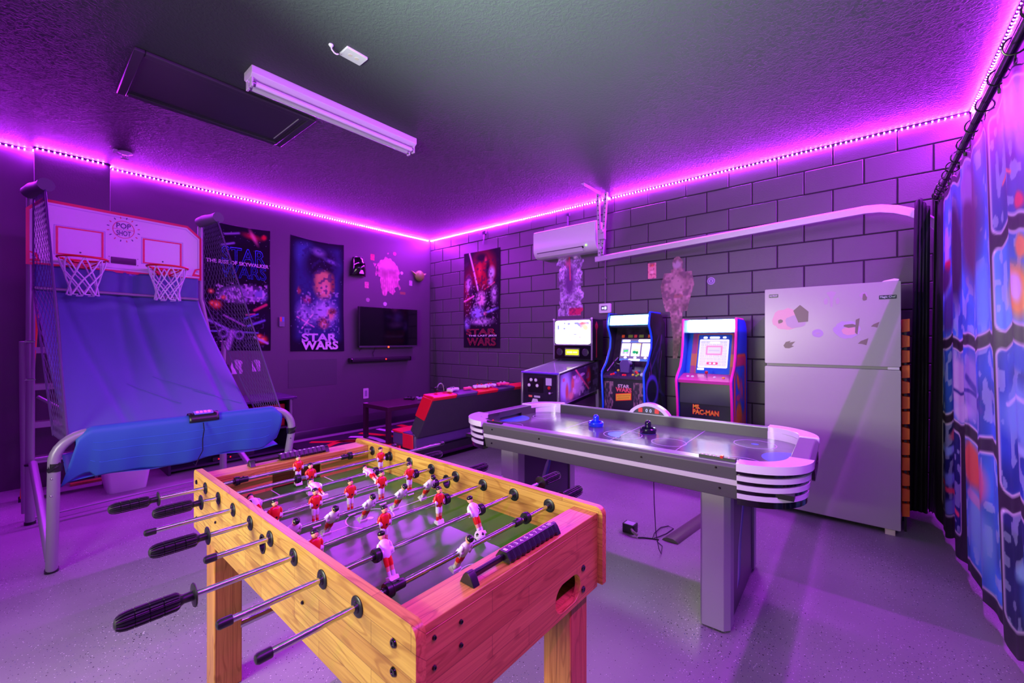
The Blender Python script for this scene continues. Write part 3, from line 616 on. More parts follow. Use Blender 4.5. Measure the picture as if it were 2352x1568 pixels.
# decals on the smooth wall
def blob_mask(w, h, fn):
    U, V = np.meshgrid(np.linspace(0, 1, w), np.linspace(0, 1, h)); return fn(U, V)
cv = Canvas(90, 110, (206, 120, 160)); cv.noise(5, 0.16, 60).noise(16, 0.12, 61)
for i in range(9): cv.line(0.2 + i * 0.075, 0.06, 0.3 + i * 0.05, 0.62, 0.012, (168, 88, 120), 0.9, 0.7)
cv.ell(0.5, 0.75, 0.3, 0.12, (214, 140, 178), 0.8)
nzz = vnoise(110, 90, 5, 91) * 0.6 + vnoise(110, 90, 12, 92) * 0.4
mk = blob_mask(90, 110, lambda U, V: np.sqrt(((U - 0.5 + 0.12 * (V - 0.5)) / 0.46) ** 2 + ((V - 0.5) / 0.50) ** 2) < 0.62 + 0.62 * (nzz - 0.2))
t = thing('wall_decal', 'faded pink wall decal above the television', 'decal', (0.001, 3.61, 1.86))
print_sheet('decal_film', cv, flat((0.0018, 3.33, 1.84), (0, 1, 0), (0, 0, 1), 0.54, 0.71), M_DECAL, t, mask=mk)
spots = [(3.322, 2.446, 0.045, 'rect'), (3.695, 2.554, 0.028, 'round'), (3.36, 2.337, 0.028, 'tri'), (3.821, 2.278, 0.026, 'round'), (3.23, 2.036, 0.045, 'rect'), (3.988, 2.141, 0.04, 'rect'), (3.248, 1.825, 0.03, 'round'), (3.529, 1.785, 0.03, 'round')]
names = ['small pink rectangular sticker above left of the large pink decal', 'small pink round sticker highest above the large pink decal', 'small pink triangular sticker beside the large pink decal', 'small pale round sticker right of the large pink decal',
         'small pink rectangular sticker left of the large pink decal, lowest rectangle', 'small grey rectangular sticker under the green ornament', 'small faint round sticker above the left end of the television', 'small pale round sticker just above the middle of the television']
cols = [(220, 60, 110), (215, 70, 130), (205, 110, 160), (200, 170, 200), (215, 110, 150), (190, 150, 190), (170, 130, 160), (205, 180, 215)]
for i, ((y, z, r, k), nm) in enumerate(zip(spots, names)):
    lp = circ(y, z, r, 18) if k == 'round' else rrect(y - r * 0.7, y + r * 0.7, z - r, z + r, 0.006, 2) if k == 'rect' else [(y - r, z + r), (y + r, z + r), (y, z - r)]
    single('wall_sticker', nm, 'sticker', MB().prism(lp, FX, 0.0005, 0.0015), mat('sticker_%d' % i, cols[i], 0.5, vary=(60, 0.25)), (0.0, y, z), group='small stickers around the pink decal')
t = thing('wall_sticker', 'tiny yellow lettered sticker above the right end of the television', 'sticker', (0.0, 3.84, 1.97), group='small stickers around the pink decal')
build('film', MB().prism(rrect(3.79, 3.89, 1.95, 1.99, 0.005, 2), FX, 0.0004, 0.001), mat('sticker_y', (140, 110, 70), 0.5), t)
# switch, papers, outlet, patch
t = thing('wall_control', 'small grey wall control with orange and blue display between two banners', 'switch', (0.0, 2.086, 1.41))
build('case', MB().prism(rrect(2.056, 2.116, 1.413, 1.533, 0.006, 3), FX, 0.0, 0.022), mat('grey_case', (110, 108, 128), 0.4), t, bevel=0.002)
build('display', MB().box(0.022, 0.0235, 2.062, 2.084, 1.475, 1.528), mat('orange_tag', (220, 90, 80), 0.5), t)
build('display_panel', MB().box(0.022, 0.0235, 2.088, 2.110, 1.475, 1.528), mat('blue_tag', (90, 120, 220), 0.5), t)
cvp = Canvas(40, 50, (205, 170, 215)); cvp.blotch(9, 0.7, (180, 145, 190), 4, 0.5)
for (ya, yb, za, zb, lb, hook) in ((1.557, 1.664, 0.865, 1.018, 'wrinkled pale paper notice with a hanging string, left of two', True), (1.765, 1.852, 0.882, 1.010, 'plain pale paper notice under the space banner, right of two', False)):
    t = thing('paper_notice', lb, 'paper', (0.0, (ya + yb) / 2, za), group='paper notices under the space banner')
    print_sheet('sheet', cvp, lambda u, v, ya=ya, yb=yb, za=za, zb=zb: (0.003 + 0.004 * math.sin(u * 7 + v * 4), ya + (yb - ya) * u + (0.006 * math.sin(v * 9) if ya < 1.6 else 0), za + (zb - za) * v), M_DECAL, t, solid=0.001)
    build('tape', MB().box(0.006, 0.0075, (ya + yb) / 2 - 0.02, (ya + yb) / 2 + 0.02, zb - 0.012, zb + 0.01), mat('clear_tape', (180, 180, 190), 0.3), t)
t = thing('wall_bracket', 'small black bracket on the wall left of the paper notices', 'bracket', (0.0, 1.50, 0.88))
build('arm', MB().prism(rrect(1.46, 1.53, 0.90, 0.98, 0.015, 3), FX, 0, 0.03).cyl((0.03, 1.49, 0.93), (0.07, 1.49, 0.91), 0.012, 10), M_BLACK, t, bevel=0.002)
t = thing('wall_outlet', 'white electrical outlet on the smooth wall below the television', 'outlet', (0.0, 3.215, 0.42))
build('plate', MB().prism(rrect(3.174, 3.256, 0.418, 0.562, 0.008, 3), FX, 0, 0.007), M_WHITE, t, bevel=0.002)
build('receptacle', MB().prism(rrect(3.197, 3.233, 0.448, 0.532, 0.006, 3), FX, 0.007, 0.0095), mat('dim_white', (150, 140, 170), 0.4), t)
s = struct('trim_2', MB().prism(rrect(2.165, 2.79, 0.652, 1.003, 0.01, 2), FX, 0.0, 0.003), mat('patched_paint', (74, 70, 80), 0.45, bump=(60, 0.3, 0.002)), 0.001)

# ================================================================== BACK WALL
# split air conditioner
t = thing('air_conditioner', 'white split air conditioner high on the block wall', 'air conditioner', (2.71, W_BACK, 2.262))
pr = [(4.372, 2.265), (4.372, 2.575), (4.36, 2.59), (4.19, 2.59), (4.158, 2.578), (4.148, 2.55), (4.148, 2.37), (4.153, 2.33), (4.175, 2.29), (4.215, 2.262), (4.26, 2.258)]
build('casing', MB().prism(pr, lambda a, b, c: (c, a, b), 2.286, 3.150), mat('ac_white', (216, 214, 220), 0.3), t, bevel=0.012, seg=3)
build('front_panel', MB().prism([(4.15, 2.345), (4.144, 2.37), (4.144, 2.545), (4.152, 2.572), (4.158, 2.572), (4.152, 2.545), (4.152, 2.37), (4.156, 2.345)], lambda a, b, c: (c, a, b), 2.292, 3.144), mat('ac_white', (216, 214, 220), 0.3), t)
build('air_slot', MB().prism([(4.146, 2.318), (4.156, 2.296), (4.162, 2.298), (4.152, 2.320)], lambda a, b, c: (c, a, b), 2.345, 2.995), M_BLACK, t)
build('louver', MB().prism([(4.140, 2.305), (4.176, 2.268), (4.179, 2.271), (4.144, 2.309)], lambda a, b, c: (c, a, b), 2.35, 2.98), mat('ac_white', (216, 214, 220), 0.3), t)
build('power_light', MB().sphere((3.03, 4.15, 2.322), 0.008, 10, 6), mat('green_led', (120, 255, 60), 0.4, emit=5.0), t)
# cable drop above AC
single('cable_clip', 'short painted cable stub above the air conditioner', 'cable', MB().tube([(2.66, 4.362, 2.79), (2.66, 4.355, 2.70), (2.668, 4.35, 2.62)], 0.008, 8).box(2.64, 2.68, 4.35, 4.372, 2.77, 2.80), mat('painted_cable', (70, 50, 90), 0.4), (2.66, 4.37, 2.7))
single('cable_clip', 'short painted cable stub above the red banner', 'cable', MB().tube([(1.24, 4.362, 2.80), (1.24, 4.352, 2.72), (1.23, 4.345, 2.63)], 0.009, 8).box(1.21, 1.27, 4.35, 4.372, 2.78, 2.82), mat('painted_cable', (70, 50, 90), 0.4), (1.24, 4.37, 2.7))
# garage door track with hanger
M_GALV = mat('galvanised_steel', (185, 180, 190), 0.4, metal=0.4)
t = thing('garage_door_track', 'pale steel garage door track crossing the block wall with a curved end', 'door track', (4.4, 4.2, 2.2))
p0, p1 = Vector((3.13, 4.2, 2.150)), Vector((5.44, 4.2, 2.243))
path = [p0 + (p1 - p0) * (i / 8) for i in range(9)]
for a in (10, 20, 30, 40, 50, 60, 70, 80, 89): aa = math.radians(a); path.append(Vector((5.44 + 0.50 * math.sin(aa), 4.2, 2.243 - 0.50 * (1 - math.cos(aa)))))
path.append(Vector((5.94, 4.2, 1.2))); path.append(Vector((5.94, 4.2, 0.02)))
sec = [(-0.004, 0.03), (-0.022, 0.026), (-0.024, -0.022), (-0.012, -0.034), (0.006, -0.030), (0.006, -0.024), (-0.010, -0.026), (-0.018, -0.019), (-0.017, 0.021), (-0.003, 0.025)]
mb = MB(); vs = []
for i, p in enumerate(path):
    d = (path[min(i + 1, len(path) - 1)] - path[max(i - 1, 0)]).normalized(); n = Vector((0, 1, 0)); u = d.cross(n).normalized() * -1
    vs += [p + n * a + u * b_ for a, b_ in sec]
k = len(sec)
mb.add(vs, [(i * k + j, i * k + (j + 1) % k, (i + 1) * k + (j + 1) % k, (i + 1) * k + j) for i in range(len(path) - 1) for j in range(k)] + [tuple(range(k)), tuple((len(path) - 1) * k + j for j in reversed(range(k)))])
build('track_rail', mb, M_GALV, t)
def angle_iron(p0, p1, w=0.034, holes=True):
    mb = MB(); mb.beam(p0, p1, w, 0.003, up=(0, 1, 0)); 
    d = (Vector(p1) - Vector(p0)); L_ = d.length; d.normalize()
    s_ = d.cross(Vector((0, 1, 0))).normalized()
    mb.beam(Vector(p0) + s_ * w / 2, Vector(p1) + s_ * w / 2, 0.003, w, up=(0, 1, 0))
    return mb
build('ceiling_angle', MB().beam((3.21, 3.765, 2.868), (3.21, 4.368, 2.868), 0.038, 0.004).beam((3.228, 3.765, 2.853), (3.228, 4.368, 2.853), 0.004, 0.034), M_GALV, t)
for (a, b_) in (((3.175, 4.16, 2.87), (3.180, 4.19, 2.14)), ((3.265, 4.18, 2.87), (3.205, 4.20, 2.20))):
    h = build('hanger_strap', angle_iron(a, b_), M_GALV, t)
    hm = MB(); a_, bb = Vector(a), Vector(b_)
    for i in range(14):
        p = a_ + (bb - a_) * ((i + 0.5) / 14); hm.cyl(p + Vector((0, -0.0035, 0)), p + Vector((0, -0.0015, 0)), 0.007, 8)
    build('punched_hole', hm, M_TXT_DARK, h)
build('bolt_plate', MB().box(3.185, 3.255, 4.15, 4.20, 2.36, 2.47), M_GALV, t, bevel=0.002)
for p_, r_b in (((3.235, 4.15, 2.44), 0.022), ((3.215, 4.15, 2.26), 0.018)): build('bolt', MB().cyl(p_, (p_[0], 4.12, p_[2]), r_b, 10), M_GALV, t, bevel=0.002)
# conduit + thermostat
single('wall_conduit', 'thin painted conduit running down to the thermostat', 'conduit', MB().cyl((3.160, 4.362, 1.665), (3.160, 4.362, 2.86), 0.010, 10).box(3.142, 3.178, 4.352, 4.372, 1.95, 1.97).box(3.142, 3.178, 4.352, 4.372, 2.5, 2.52), M_BLOCK, (3.16, 4.36, 1.66))
t = thing('thermostat', 'white wall thermostat with small lit display above the arcade cabinets', 'thermostat', (3.16, W_BACK, 1.56))
build('case', MB().prism(rrect(3.090, 3.232, 1.560, 1.667, 0.01, 3), lambda a, b, c: (a, c, b), 4.345, 4.373), M_WHITE, t, bevel=0.004)
build('display', MB().box(3.118, 3.195, 4.3435, 4.346, 1.590, 1.642), mat('lcd_grey', (88, 92, 104), 0.3), t)
build('digits', MB().box(3.160, 3.184, 4.3425, 4.3436, 1.600, 1.632).box(3.130, 3.150, 4.3425, 4.3436, 1.605, 1.625), mat('lcd_lit', (210, 240, 255), 0.3, emit=1.4), t)
# decals on block wall
cv = Canvas(90, 150, (160, 120, 186)); cv.noise(8, 0.35, 70).noise(26, 0.35, 71)
cv.ell(0.48, 0.55, 0.22, 0.30, (96, 50, 120), 0.6).blotch(16, 0.55, (186, 160, 206), 73, 0.8, (0, 1, 0, 0.42)).line(0.47, 0.95, 0.50, 0.60, 0.035, (220, 60, 110), 0.7).ell(0.42, 0.86, 0.14, 0.09, (196, 80, 130), 0.9)
cv.rect(0.46, 0.95, 0.04, 0.15, (206, 30, 90), r=0.03, soft=0.05).blotch(20, 0.62, (120, 20, 80), 74, 0.6, (0.45, 0.95, 0.02, 0.16))
nz = vnoise(150, 90, 9, 77)
mk = blob_mask(90, 150, lambda U, V: np.abs(U - 0.5) < 0.40 + 0.13 * (nz - 0.5) * 2 * 0.7)
mk &= blob_mask(90, 150, lambda U, V: (V > 0.03) & (V < 0.97))
t = thing('wall_decal', 'tall pale violet smoky decal with a red patch under the air conditioner', 'decal', (2.685, W_BACK, 1.52))
print_sheet('decal_film', cv, flat((2.475, W_BACK - 0.0022, 1.52), (1, 0, 0), (0, 0, 1), 0.42, 0.78), M_DECAL, t, mask=mk)
cv = Canvas(100, 220, (150, 104, 120)); cv.noise(6, 0.22, 80).noise(22, 0.22, 81)
cv.ell(0.5, 0.90, 0.14, 0.05, (170, 140, 165), 0.5).ell(0.5, 0.72, 0.22, 0.1, (176, 128, 142), 0.6).ell(0.5, 0.60, 0.18, 0.025, (150, 90, 100), 0.5).blotch(14, 0.6, (108, 70, 96), 83, 0.7).ell(0.36, 0.2, 0.10, 0.16, (128, 110, 108), 0.7)
def fig(U, V):
    c = 0.5 + 0.02 * np.sin(V * 9) - 0.10 * np.clip(0.45 - V, 0, 1)
    w = np.where(V > 0.86, 0.13 * np.sqrt(np.clip(1 - ((V - 0.905) / 0.075) ** 2, 0, 1)), np.where(V > 0.83, 0.16, np.where(V > 0.45, 0.40 - 0.14 * np.abs(V - 0.7) / 0.25, 0.22 * (V + 0.25))))
    return np.abs(U - c) < w
t = thing('wall_decal', 'tall brownish mottled decal on the block wall between the two arcade cabinets', 'decal', (3.96, W_BACK, 1.06))
print_sheet('decal_film', cv, flat((3.75, W_BACK - 0.0022, 1.06), (1, 0, 0), (0, 0, 1), 0.43, 1.07), M_DECAL, t, mask=blob_mask(100, 220, fig))
cv = Canvas(24, 40, (226, 130, 150)); cv.ell(0.5, 0.85, 0.4, 0.12, (226, 90, 60), 0.8).ell(0.5, 0.4, 0.3, 0.2, (240, 170, 190), 0.8).blotch(6, 0.6, (150, 50, 90), 3, 0.6)
t = thing('wall_sticker', 'small pink and orange upright sticker left of the tall brownish decal', 'sticker', (3.705, W_BACK, 1.9))
print_sheet('film', cv, flat((3.660, W_BACK - 0.0022, 1.905), (1, 0, 0), (0, 0, 1), 0.09, 0.165), M_DECAL, t)
t = thing('wall_sticker', 'small round pale sticker right of the tall brownish decal', 'sticker', (4.292, W_BACK, 1.8))
build('film', MB().prism(circ(4.292, 1.826, 0.036, 24), lambda a, b, c: (a, c, b), 4.3705, 4.3725), mat('pale_sticker', (168, 140, 190), 0.5), t)
build('emblem', MB().prism(circ(4.292, 1.826, 0.028, 20), lambda a, b, c: (a, c, b), 4.3698, 4.3706, holes=[circ(4.292, 1.826, 0.020, 20)]).box(4.284, 4.300, 4.3698, 4.3706, 1.812, 1.838), mat('sticker_ink', (110, 84, 140), 0.5), t)
# ================================================================== FOOSBALL TABLE
W1, W2 = (212, 168, 78), (182, 124, 56)
WX = wood('pine_boards_x', 0, W1, W2); WY = wood('pine_boards_y', 1, W1, W2); WZ = wood('pine_boards_z', 2, (206, 142, 72), (176, 108, 52), plank=(0.9, 0.05))
FT = thing('foosball_table', 'light pine foosball table with red and white players', 'foosball table', (4.195, 0.75, 0.0))
YN, YF, XA, XB, ZT, ZB = 0.425, 1.068, 3.535, 4.868, 0.774, 0.558
RZ = 0.736
RX = [3.685 + 0.1429 * i for i in range(8)]
YB = YF + 0.021
outer = rrect(XA, XB, ZB, ZT, 0.022, 5, corners=(1, 1, 0, 0))
holes = [circ(x, RZ, 0.0095, 12) for x in RX]
for (y0, y1) in ((YN, YN + 0.021), (YF, YB)):
    cup = circ(4.215, 0.703, 0.020, 20) if y0 < 0.6 else circ(4.275, 0.725, 0.022, 20)
    o = build('side_panel', MB().prism(outer, FY, y0, y1, holes=holes + ([circ(4.205, 0.706, 0.017, 18, 0.022)])), WX, FT, bevel=0.003)
# end boxes: top board, outer board with ball opening, inner board with goal
YI0, YI1 = YN + 0.021, YF
slot = rrect(0.858, 0.975, 0.562, 0.633, 0.0345, 6)
build('end_panel', MB().prism([(YI0, 0.548), (YI1, 0.548), (YI1, 0.740), (YI0, 0.740)], FX, 4.834, 4.852, holes=[slot]), WY, FT, bevel=0.0015)
build('end_panel', MB().prism([(YI0, 0.548), (YI1, 0.548), (YI1, 0.740), (YI0, 0.740)], FX, 3.555, 3.573, holes=[rrect(0.52, 0.637, 0.562, 0.633, 0.034, 6)]), WY, FT, bevel=0.0015)
for (x0, x1) in ((4.773, 4.852), (3.555, 3.650)):
    build('top_rail', MB().box(x0, x1, YI0, YI1, 0.740, 0.757), WY, FT, bevel=0.002)
goal = [(0.652, 0.6605), (0.652, 0.722), (0.845, 0.722), (0.845, 0.6605)]
for (x0, x1) in ((4.773, 4.785), (3.638, 3.650)):
    build('goal_board', MB().prism([(YI0, 0.660), (0.652, 0.660), (0.652, 0.722), (0.845, 0.722), (0.845, 0.660), (YI1, 0.660), (YI1, 0.740), (YI0, 0.740)], FX, x0, x1), WY, FT)
# goal box: dark interior is just closed by the floor of the box
build('ball_tray', MB().box(4.785, 4.834, YI0, YI1, 0.552, 0.560).box(3.573, 3.638, YI0, YI1, 0.552, 0.560), WY, FT)
FZP = 0.660
M_FIELD = mat('green_playfield', (62, 150, 46), 0.27, spec=0.40, vary=(3.0, 0.12))
pf = build('playfield', MB().box(3.640, 4.785, YI0, YI1, 0.650, FZP), M_FIELD, FT)
fm = MB(); zf0, zf1 = FZP, FZP + 0.0005; lw = 0.004
fm.prism(circ(4.182, 0.757, 0.078, 40), FZ, zf0, zf1, holes=[circ(4.182, 0.757, 0.074, 40)])
fm.prism(circ(4.182, 0.757, 0.011, 20), FZ, zf0, zf1)
fm.box(4.180, 4.184, YI0, 0.683, zf0, zf1).box(4.180, 4.184, 0.831, YI1, zf0, zf1)
for sgn, xe in ((1, 4.773), (-1, 3.650)):
    xp = xe - sgn * 0.115
    fm.box(min(xp, xp + sgn * lw), max(xp, xp + sgn * lw), 0.645, 0.860, zf0, zf1)
    for yy in (0.645, 0.856): fm.box(min(xp, xe), max(xp, xe), yy, yy + lw, zf0, zf1)
    fm.prism([(xp - sgn * 0.022 * math.sin(a), 0.7525 + 0.034 * math.cos(a)) for a in np.linspace(0, PI, 10)] + [(xp - sgn * 0.018 * math.sin(a), 0.7525 + 0.030 * math.cos(a)) for a in np.linspace(PI, 0, 10)], FZ, zf0, zf1)
    fm.prism(circ(xe - sgn * 0.075, 0.7525, 0.006, 16), FZ, zf0, zf1)
build('field_marking', fm, mat('field_line_white', (226, 222, 232), 0.3), pf)
bt = build('bottom_board', MB().box(3.573, 4.834, YI0, YI1, 0.560, 0.568), WX, FT)
for (x0, x1, y0, y1) in ((3.60, 3.69, 0.448, 0.535), (3.60, 3.69, 0.958, 1.045), (4.742, 4.832, 0.448, 0.535), (4.742, 4.832, 0.958, 1.045)):
    lg = build('leg', MB().box(x0, x1, y0, y1, 0.0, 0.552), WZ, FT, bevel=0.004)
    build('foot', MB().cyl(((x0 + x1) / 2, (y0 + y1) / 2, 0.0), ((x0 + x1) / 2, (y0 + y1) / 2, 0.012), 0.03, 14), M_BLACK, lg)
build('stretcher', MB().tube([(3.680, 0.53, 0.205), (3.680, 0.962, 0.205)], 0.012, 12), M_CHROME, FT)
build('stretcher', MB().tube([(4.79, 0.53, 0.215), (4.79, 0.962, 0.215)], 0.010, 12), M_CHROME, FT)
# bolts
def bolt(p, n, r=0.0085):
    p, n = Vector(p), Vector(n)
    return MB().lathe([(r, 0), (r, 0.0018), (r * 0.8, 0.004), (r * 0.45, 0.0042), (r * 0.4, 0.003)], p, n, 16)
for p in ((3.575, YN, 0.733), (3.575, YN, 0.655), (3.575, YN, 0.600), (4.806, YN, 0.722), (4.806, YN, 0.672), (4.806, YN, 0.62)): build('bolt', bolt(p, (0, -1, 0)), M_BLACK_GLOSS, FT)
for p in ((3.800, YN, 0.650), (4.448, YN, 0.648), (3.9, YN, 0.655)): build('screw_cap', bolt(p, (0, -1, 0), 0.0045), M_BLACK_GLOSS, FT)
for p in ((4.852, 0.988, 0.634), (4.852, 0.988, 0.577), (4.852, 0.478, 0.615), (4.852, 0.478, 0.565)): build('bolt', bolt(p, (1, 0, 0)), M_BLACK_GLOSS, FT)
for p in ((4.852, 0.540, 0.720), (4.852, 0.476, 0.725), (4.852, 0.540, 0.676), (4.852, 0.476, 0.672)): build('screw_cap', bolt(p, (1, 0, 0), 0.0045), M_BLACK_GLOSS, FT)
# ball cups through the side panels
for (x, z, y, n) in ((4.205, 0.706, YN - 0.002, -1), (4.205, 0.706, YF - 0.002, 1)):
    build('ball_entry', MB().prism(circ(x, z, 0.021, 24, 0.026), FY, y, y + 0.003, holes=[circ(x, z, 0.016, 24, 0.020)]).prism(circ(x, z, 0.017, 24, 0.0215), FY, y + 0.003, y + 0.022, holes=[circ(x, z, 0.0155, 24, 0.0195)]), M_BLACK, FT)
# rods
red_m = [mat('red_shirt', (205, 30, 28), 0.28), mat('white_shorts', (225, 224, 232), 0.3), mat('flesh_plastic', (226, 168, 132), 0.35), mat('black_hair', (16, 14, 20), 0.3), mat('red_sock', (205, 30, 28), 0.28), mat('white_boot', (226, 226, 230), 0.3)]
wht_m = [mat('white_shirt', (225, 224, 232), 0.28), mat('red_shorts', (210, 34, 30), 0.3), red_m[2], red_m[3], mat('white_sock', (222, 222, 230), 0.3), red_m[5]]
def player_mesh(name, mats, emblem):
    mb = MB()
    def ring_body(secs, m, n=12):
        vs = []
        for (z, rx, ry, cx, cy) in secs:
            for k in range(n):
                a = 2 * PI * k / n; vs.append((cx + rx * math.cos(a), cy + ry * math.sin(a), z))
        q = len(secs); fs = [(i * n + k, i * n + (k + 1) % n, (i + 1) * n + (k + 1) % n, (i + 1) * n + k) for i in range(q - 1) for k in range(n)]
        fs += [tuple(range(n)), tuple((q - 1) * n + k for k in range(n))]
        mb.add(vs, fs, m)
    ring_body([(-0.016, 0.0072, 0.0095, 0, 0), (-0.010, 0.0095, 0.0125, 0, 0), (0.0, 0.0115, 0.0140, 0.001, 0), (0.012, 0.0110, 0.0150, 0.001, 0), (0.020, 0.0092, 0.0155, 0, 0), (0.025, 0.0065, 0.0110, 0, 0), (0.028, 0.0040, 0.0050, 0, 0)], 0)
    for s in (-1, 1):
        ring_body([(-0.010, 0.0048, 0.0030, 0, s * 0.0155), (-0.004, 0.0062, 0.0036, 0, s * 0.0170), (0.006, 0.0062, 0.0040, 0, s * 0.0170), (0.015, 0.0064, 0.0046, 0, s * 0.0158), (0.022, 0.0040, 0.0036, 0, s * 0.0128)], 0, 10)
        ring_body([(-0.009, 0.0090, 0.0012, 0, s * 0.0172), (0.000, 0.0092, 0.0014, 0, s * 0.0188), (0.009, 0.0078, 0.0012, 0, s * 0.0180)], 5, 10)
        ring_body([(-0.034, 0.0068, 0.0052, 0, s * 0.0056), (-0.028, 0.0074, 0.0058, 0, s * 0.0056), (-0.018, 0.0080, 0.0062, 0, s * 0.0050), (-0.012, 0.0070, 0.0060, 0, s * 0.0045)], 1, 10)
        ring_body([(-0.046, 0.0048, 0.0036, 0, s * 0.0060), (-0.040, 0.0056, 0.0042, 0, s * 0.0060), (-0.032, 0.0062, 0.0046, 0, s * 0.0056)], 2, 10)
        ring_body([(-0.060, 0.0046, 0.0036, 0, s * 0.0060), (-0.052, 0.0054, 0.0042, -0.0004, s * 0.0060), (-0.0448, 0.0054, 0.0042, 0, s * 0.0060)], 4, 10)
    # boots: one wedge block with a sloped toe
    y = 0.0125
    vs = [(-0.008, -y, -0.058), (-0.008, y, -0.058), (0.008, y, -0.056), (0.008, -y, -0.056), (-0.0095, -y, -0.0665), (-0.0095, y, -0.0665), (0.0125, y, -0.070), (0.0125, -y, -0.070)]
    mb.add(vs, [(0, 1, 2, 3), (7, 6, 5, 4), (0, 4, 5, 1), (1, 5, 6, 2), (2, 6, 7, 3), (3, 7, 4, 0)], 5)
    ring_body([(0.026, 0.0042, 0.0044, 0, 0), (0.032, 0.0040, 0.0042, 0.0004, 0)], 2, 10)
    mb.sphere((0.001, 0, 0.0370), 0.0096, 14, 10, 2, sc=(0.98, 0.84, 1.08))
    mb.add([(0.0092, -0.0016, 0.0345), (0.0092, 0.0016, 0.0345), (0.0115, 0, 0.0343), (0.0093, 0, 0.0385)], [(0, 1, 3), (0, 2, 1), (0, 3, 2), (1, 2, 3)], 2)   # nose
    for s in (-1, 1): mb.sphere((0.0, s * 0.0076, 0.0360), 0.0020, 8, 6, 2, sc=(1, 0.6, 1.2)); mb.sphere((0.0087, s * 0.0030, 0.0382), 0.0009, 6, 4, 3)
    mb.box(0.0085, 0.0092, -0.0022, 0.0022, 0.0315, 0.0320, 3)
    mb.sphere((-0.0010, 0, 0.0416), 0.0100, 14, 8, 3, sc=(1.0, 0.90, 0.78))
    for k in range(7):
        a = -1.1 + k * 0.36; mb.tube([(0.0075, 0.004 * math.sin(a * 2), 0.0432), (0.001, 0.0075 * math.sin(a), 0.0479 - 0.002 * abs(math.sin(a))), (-0.0085, 0.0065 * math.sin(a), 0.0432)], 0.0009, 5, 3)
    if emblem: mb.lathe([(0.0027, 0), (0.0027, 0.0008)], (0.0118, 0.0, -0.002), (1, 0, 0), 10, 3)
    # rod sleeve
    mb.cyl((0, -0.0195, 0), (0, 0.0195, 0), 0.0082, 14, 5)
    return mb.mesh(name, mats, angle=50)
PR, PW = player_mesh('player', red_m, True), player_mesh('player', wht_m, False)
def lathe_local(prof, y, d, seg=20, **k): return MB().lathe(prof, (0, y, 0), (0, d, 0), seg, **k)
M_GRIP = mat('rubber_grip', (20, 20, 26), 0.42)
def grip_mb(y, d):
    mb = MB()
    mb.lathe([(0.0075, -0.002), (0.0225, -0.0005), (0.0235, 0.001), (0.0225, 0.0028), (0.0095, 0.004), (0.0090, 0.018), (0.0105, 0.022), (0.0150, 0.026)], (0, y, 0), (0, d, 0), 32)
    prof = [(0.0150, 0.026), (0.0172, 0.030)]
    for h in (0.050, 0.071, 0.092): prof += [(0.0176, h - 0.001), (0.0160, h), (0.0176, h + 0.001)]
    prof += [(0.0170, 0.104), (0.0150, 0.112), (0.0110, 0.1175), (0.0050, 0.120)]
    mb.lathe(prof, (0, y, 0), (0, d, 0), 64, lobes=(16, 0.0034, 0.028, 0.1125))
    return mb
rods = [ # team, near grip?, near end y, far end y, angle(deg, + = feet towards camera-left), player ys, bumper ys, collar ys
 ('red', True, 0.299, 1.185, 0, [0.735], [0.518, 0.956], [0.542, 0.931]),
 ('red', True, 0.379, 1.365, 0, [0.720, 1.020], [0.672, 1.055], []),
 ('white', False, 0.232, 1.122, -72, [0.483, 0.674, 0.882], [0.464, 0.906], []),
 ('red', True, 0.326, 1.141, 0, [0.489, 0.607, 0.724, 0.842, 0.962], [0.462, 0.988], []),
 ('white', False, 0.295, 1.120, 34, [0.480, 0.588, 0.706, 0.823, 0.941], [0.458, 0.966], []),
 ('red', True, 0.233, 1.16, 0, [0.474, 0.669, 0.867], [0.450, 0.895], []),
 ('white', False, 0.245, 1.216, -28, [0.580, 0.882], [0.554, 0.908], []),
 ('white', False, 0.260, 1.135, 30, [0.706], [0.492, 0.949], [0.518, 0.913])]
bushing_mb = lambda y, d: MB().lathe([(0.0205, 0), (0.0205, 0.002), (0.018, 0.0035), (0.0115, 0.0035), (0.0105, 0.006), (0.0075, 0.006)], (0, y, 0), (0, d, 0), 24)
def local(name, mb, mats, parent, loc=(0, 0, 0), bevel=0):
    o = bpy.data.objects.new(name, mb.mesh(name, mats)); COL.objects.link(o); o.parent = parent; o.location = loc
    return o
FO = Vector(FT.location)
me_bush_n = bushing_mb(0, -1).mesh('bushing', M_BLACK); me_bush_f = bushing_mb(0, 1).mesh('bushing', M_BLACK)
me_bump = MB().lathe([(0.0085, -0.012), (0.0085, -0.006), (0.0155, -0.006), (0.0165, -0.003), (0.0165, 0.003), (0.0145, 0.004), (0.0145, 0.006), (0.0155, 0.007), (0.0155, 0.009), (0.0085, 0.010)], (0, 0, 0), (0, 1, 0), 24).mesh('bumper', M_BLACK)
me_coll = MB().lathe([(0.0095, -0.014), (0.0102, -0.013), (0.0102, 0.012), (0.0095, 0.013)], (0, 0, 0), (0, 1, 0), 20).cyl((0, -0.002, 0.009), (0, -0.002, 0.0125), 0.003, 8).mesh('collar', M_BLACK)
me_cap = MB().lathe([(0.0088, 0.012), (0.0092, 0.010), (0.0092, -0.008), (0.0070, -0.012), (0.0030, -0.0135)], (0, 0, 0), (0, 1, 0), 16).mesh('end_cap', M_BLACK)
me_capf = MB().lathe([(0.0088, -0.012), (0.0092, -0.010), (0.0092, 0.008), (0.0070, 0.012), (0.0030, 0.0135)], (0, 0, 0), (0, 1, 0), 16).mesh('end_cap', M_BLACK)
me_gn = grip_mb(0, -1).mesh('grip', M_GRIP, angle=30); me_gf = grip_mb(0, 1).mesh('grip', M_GRIP, angle=30)
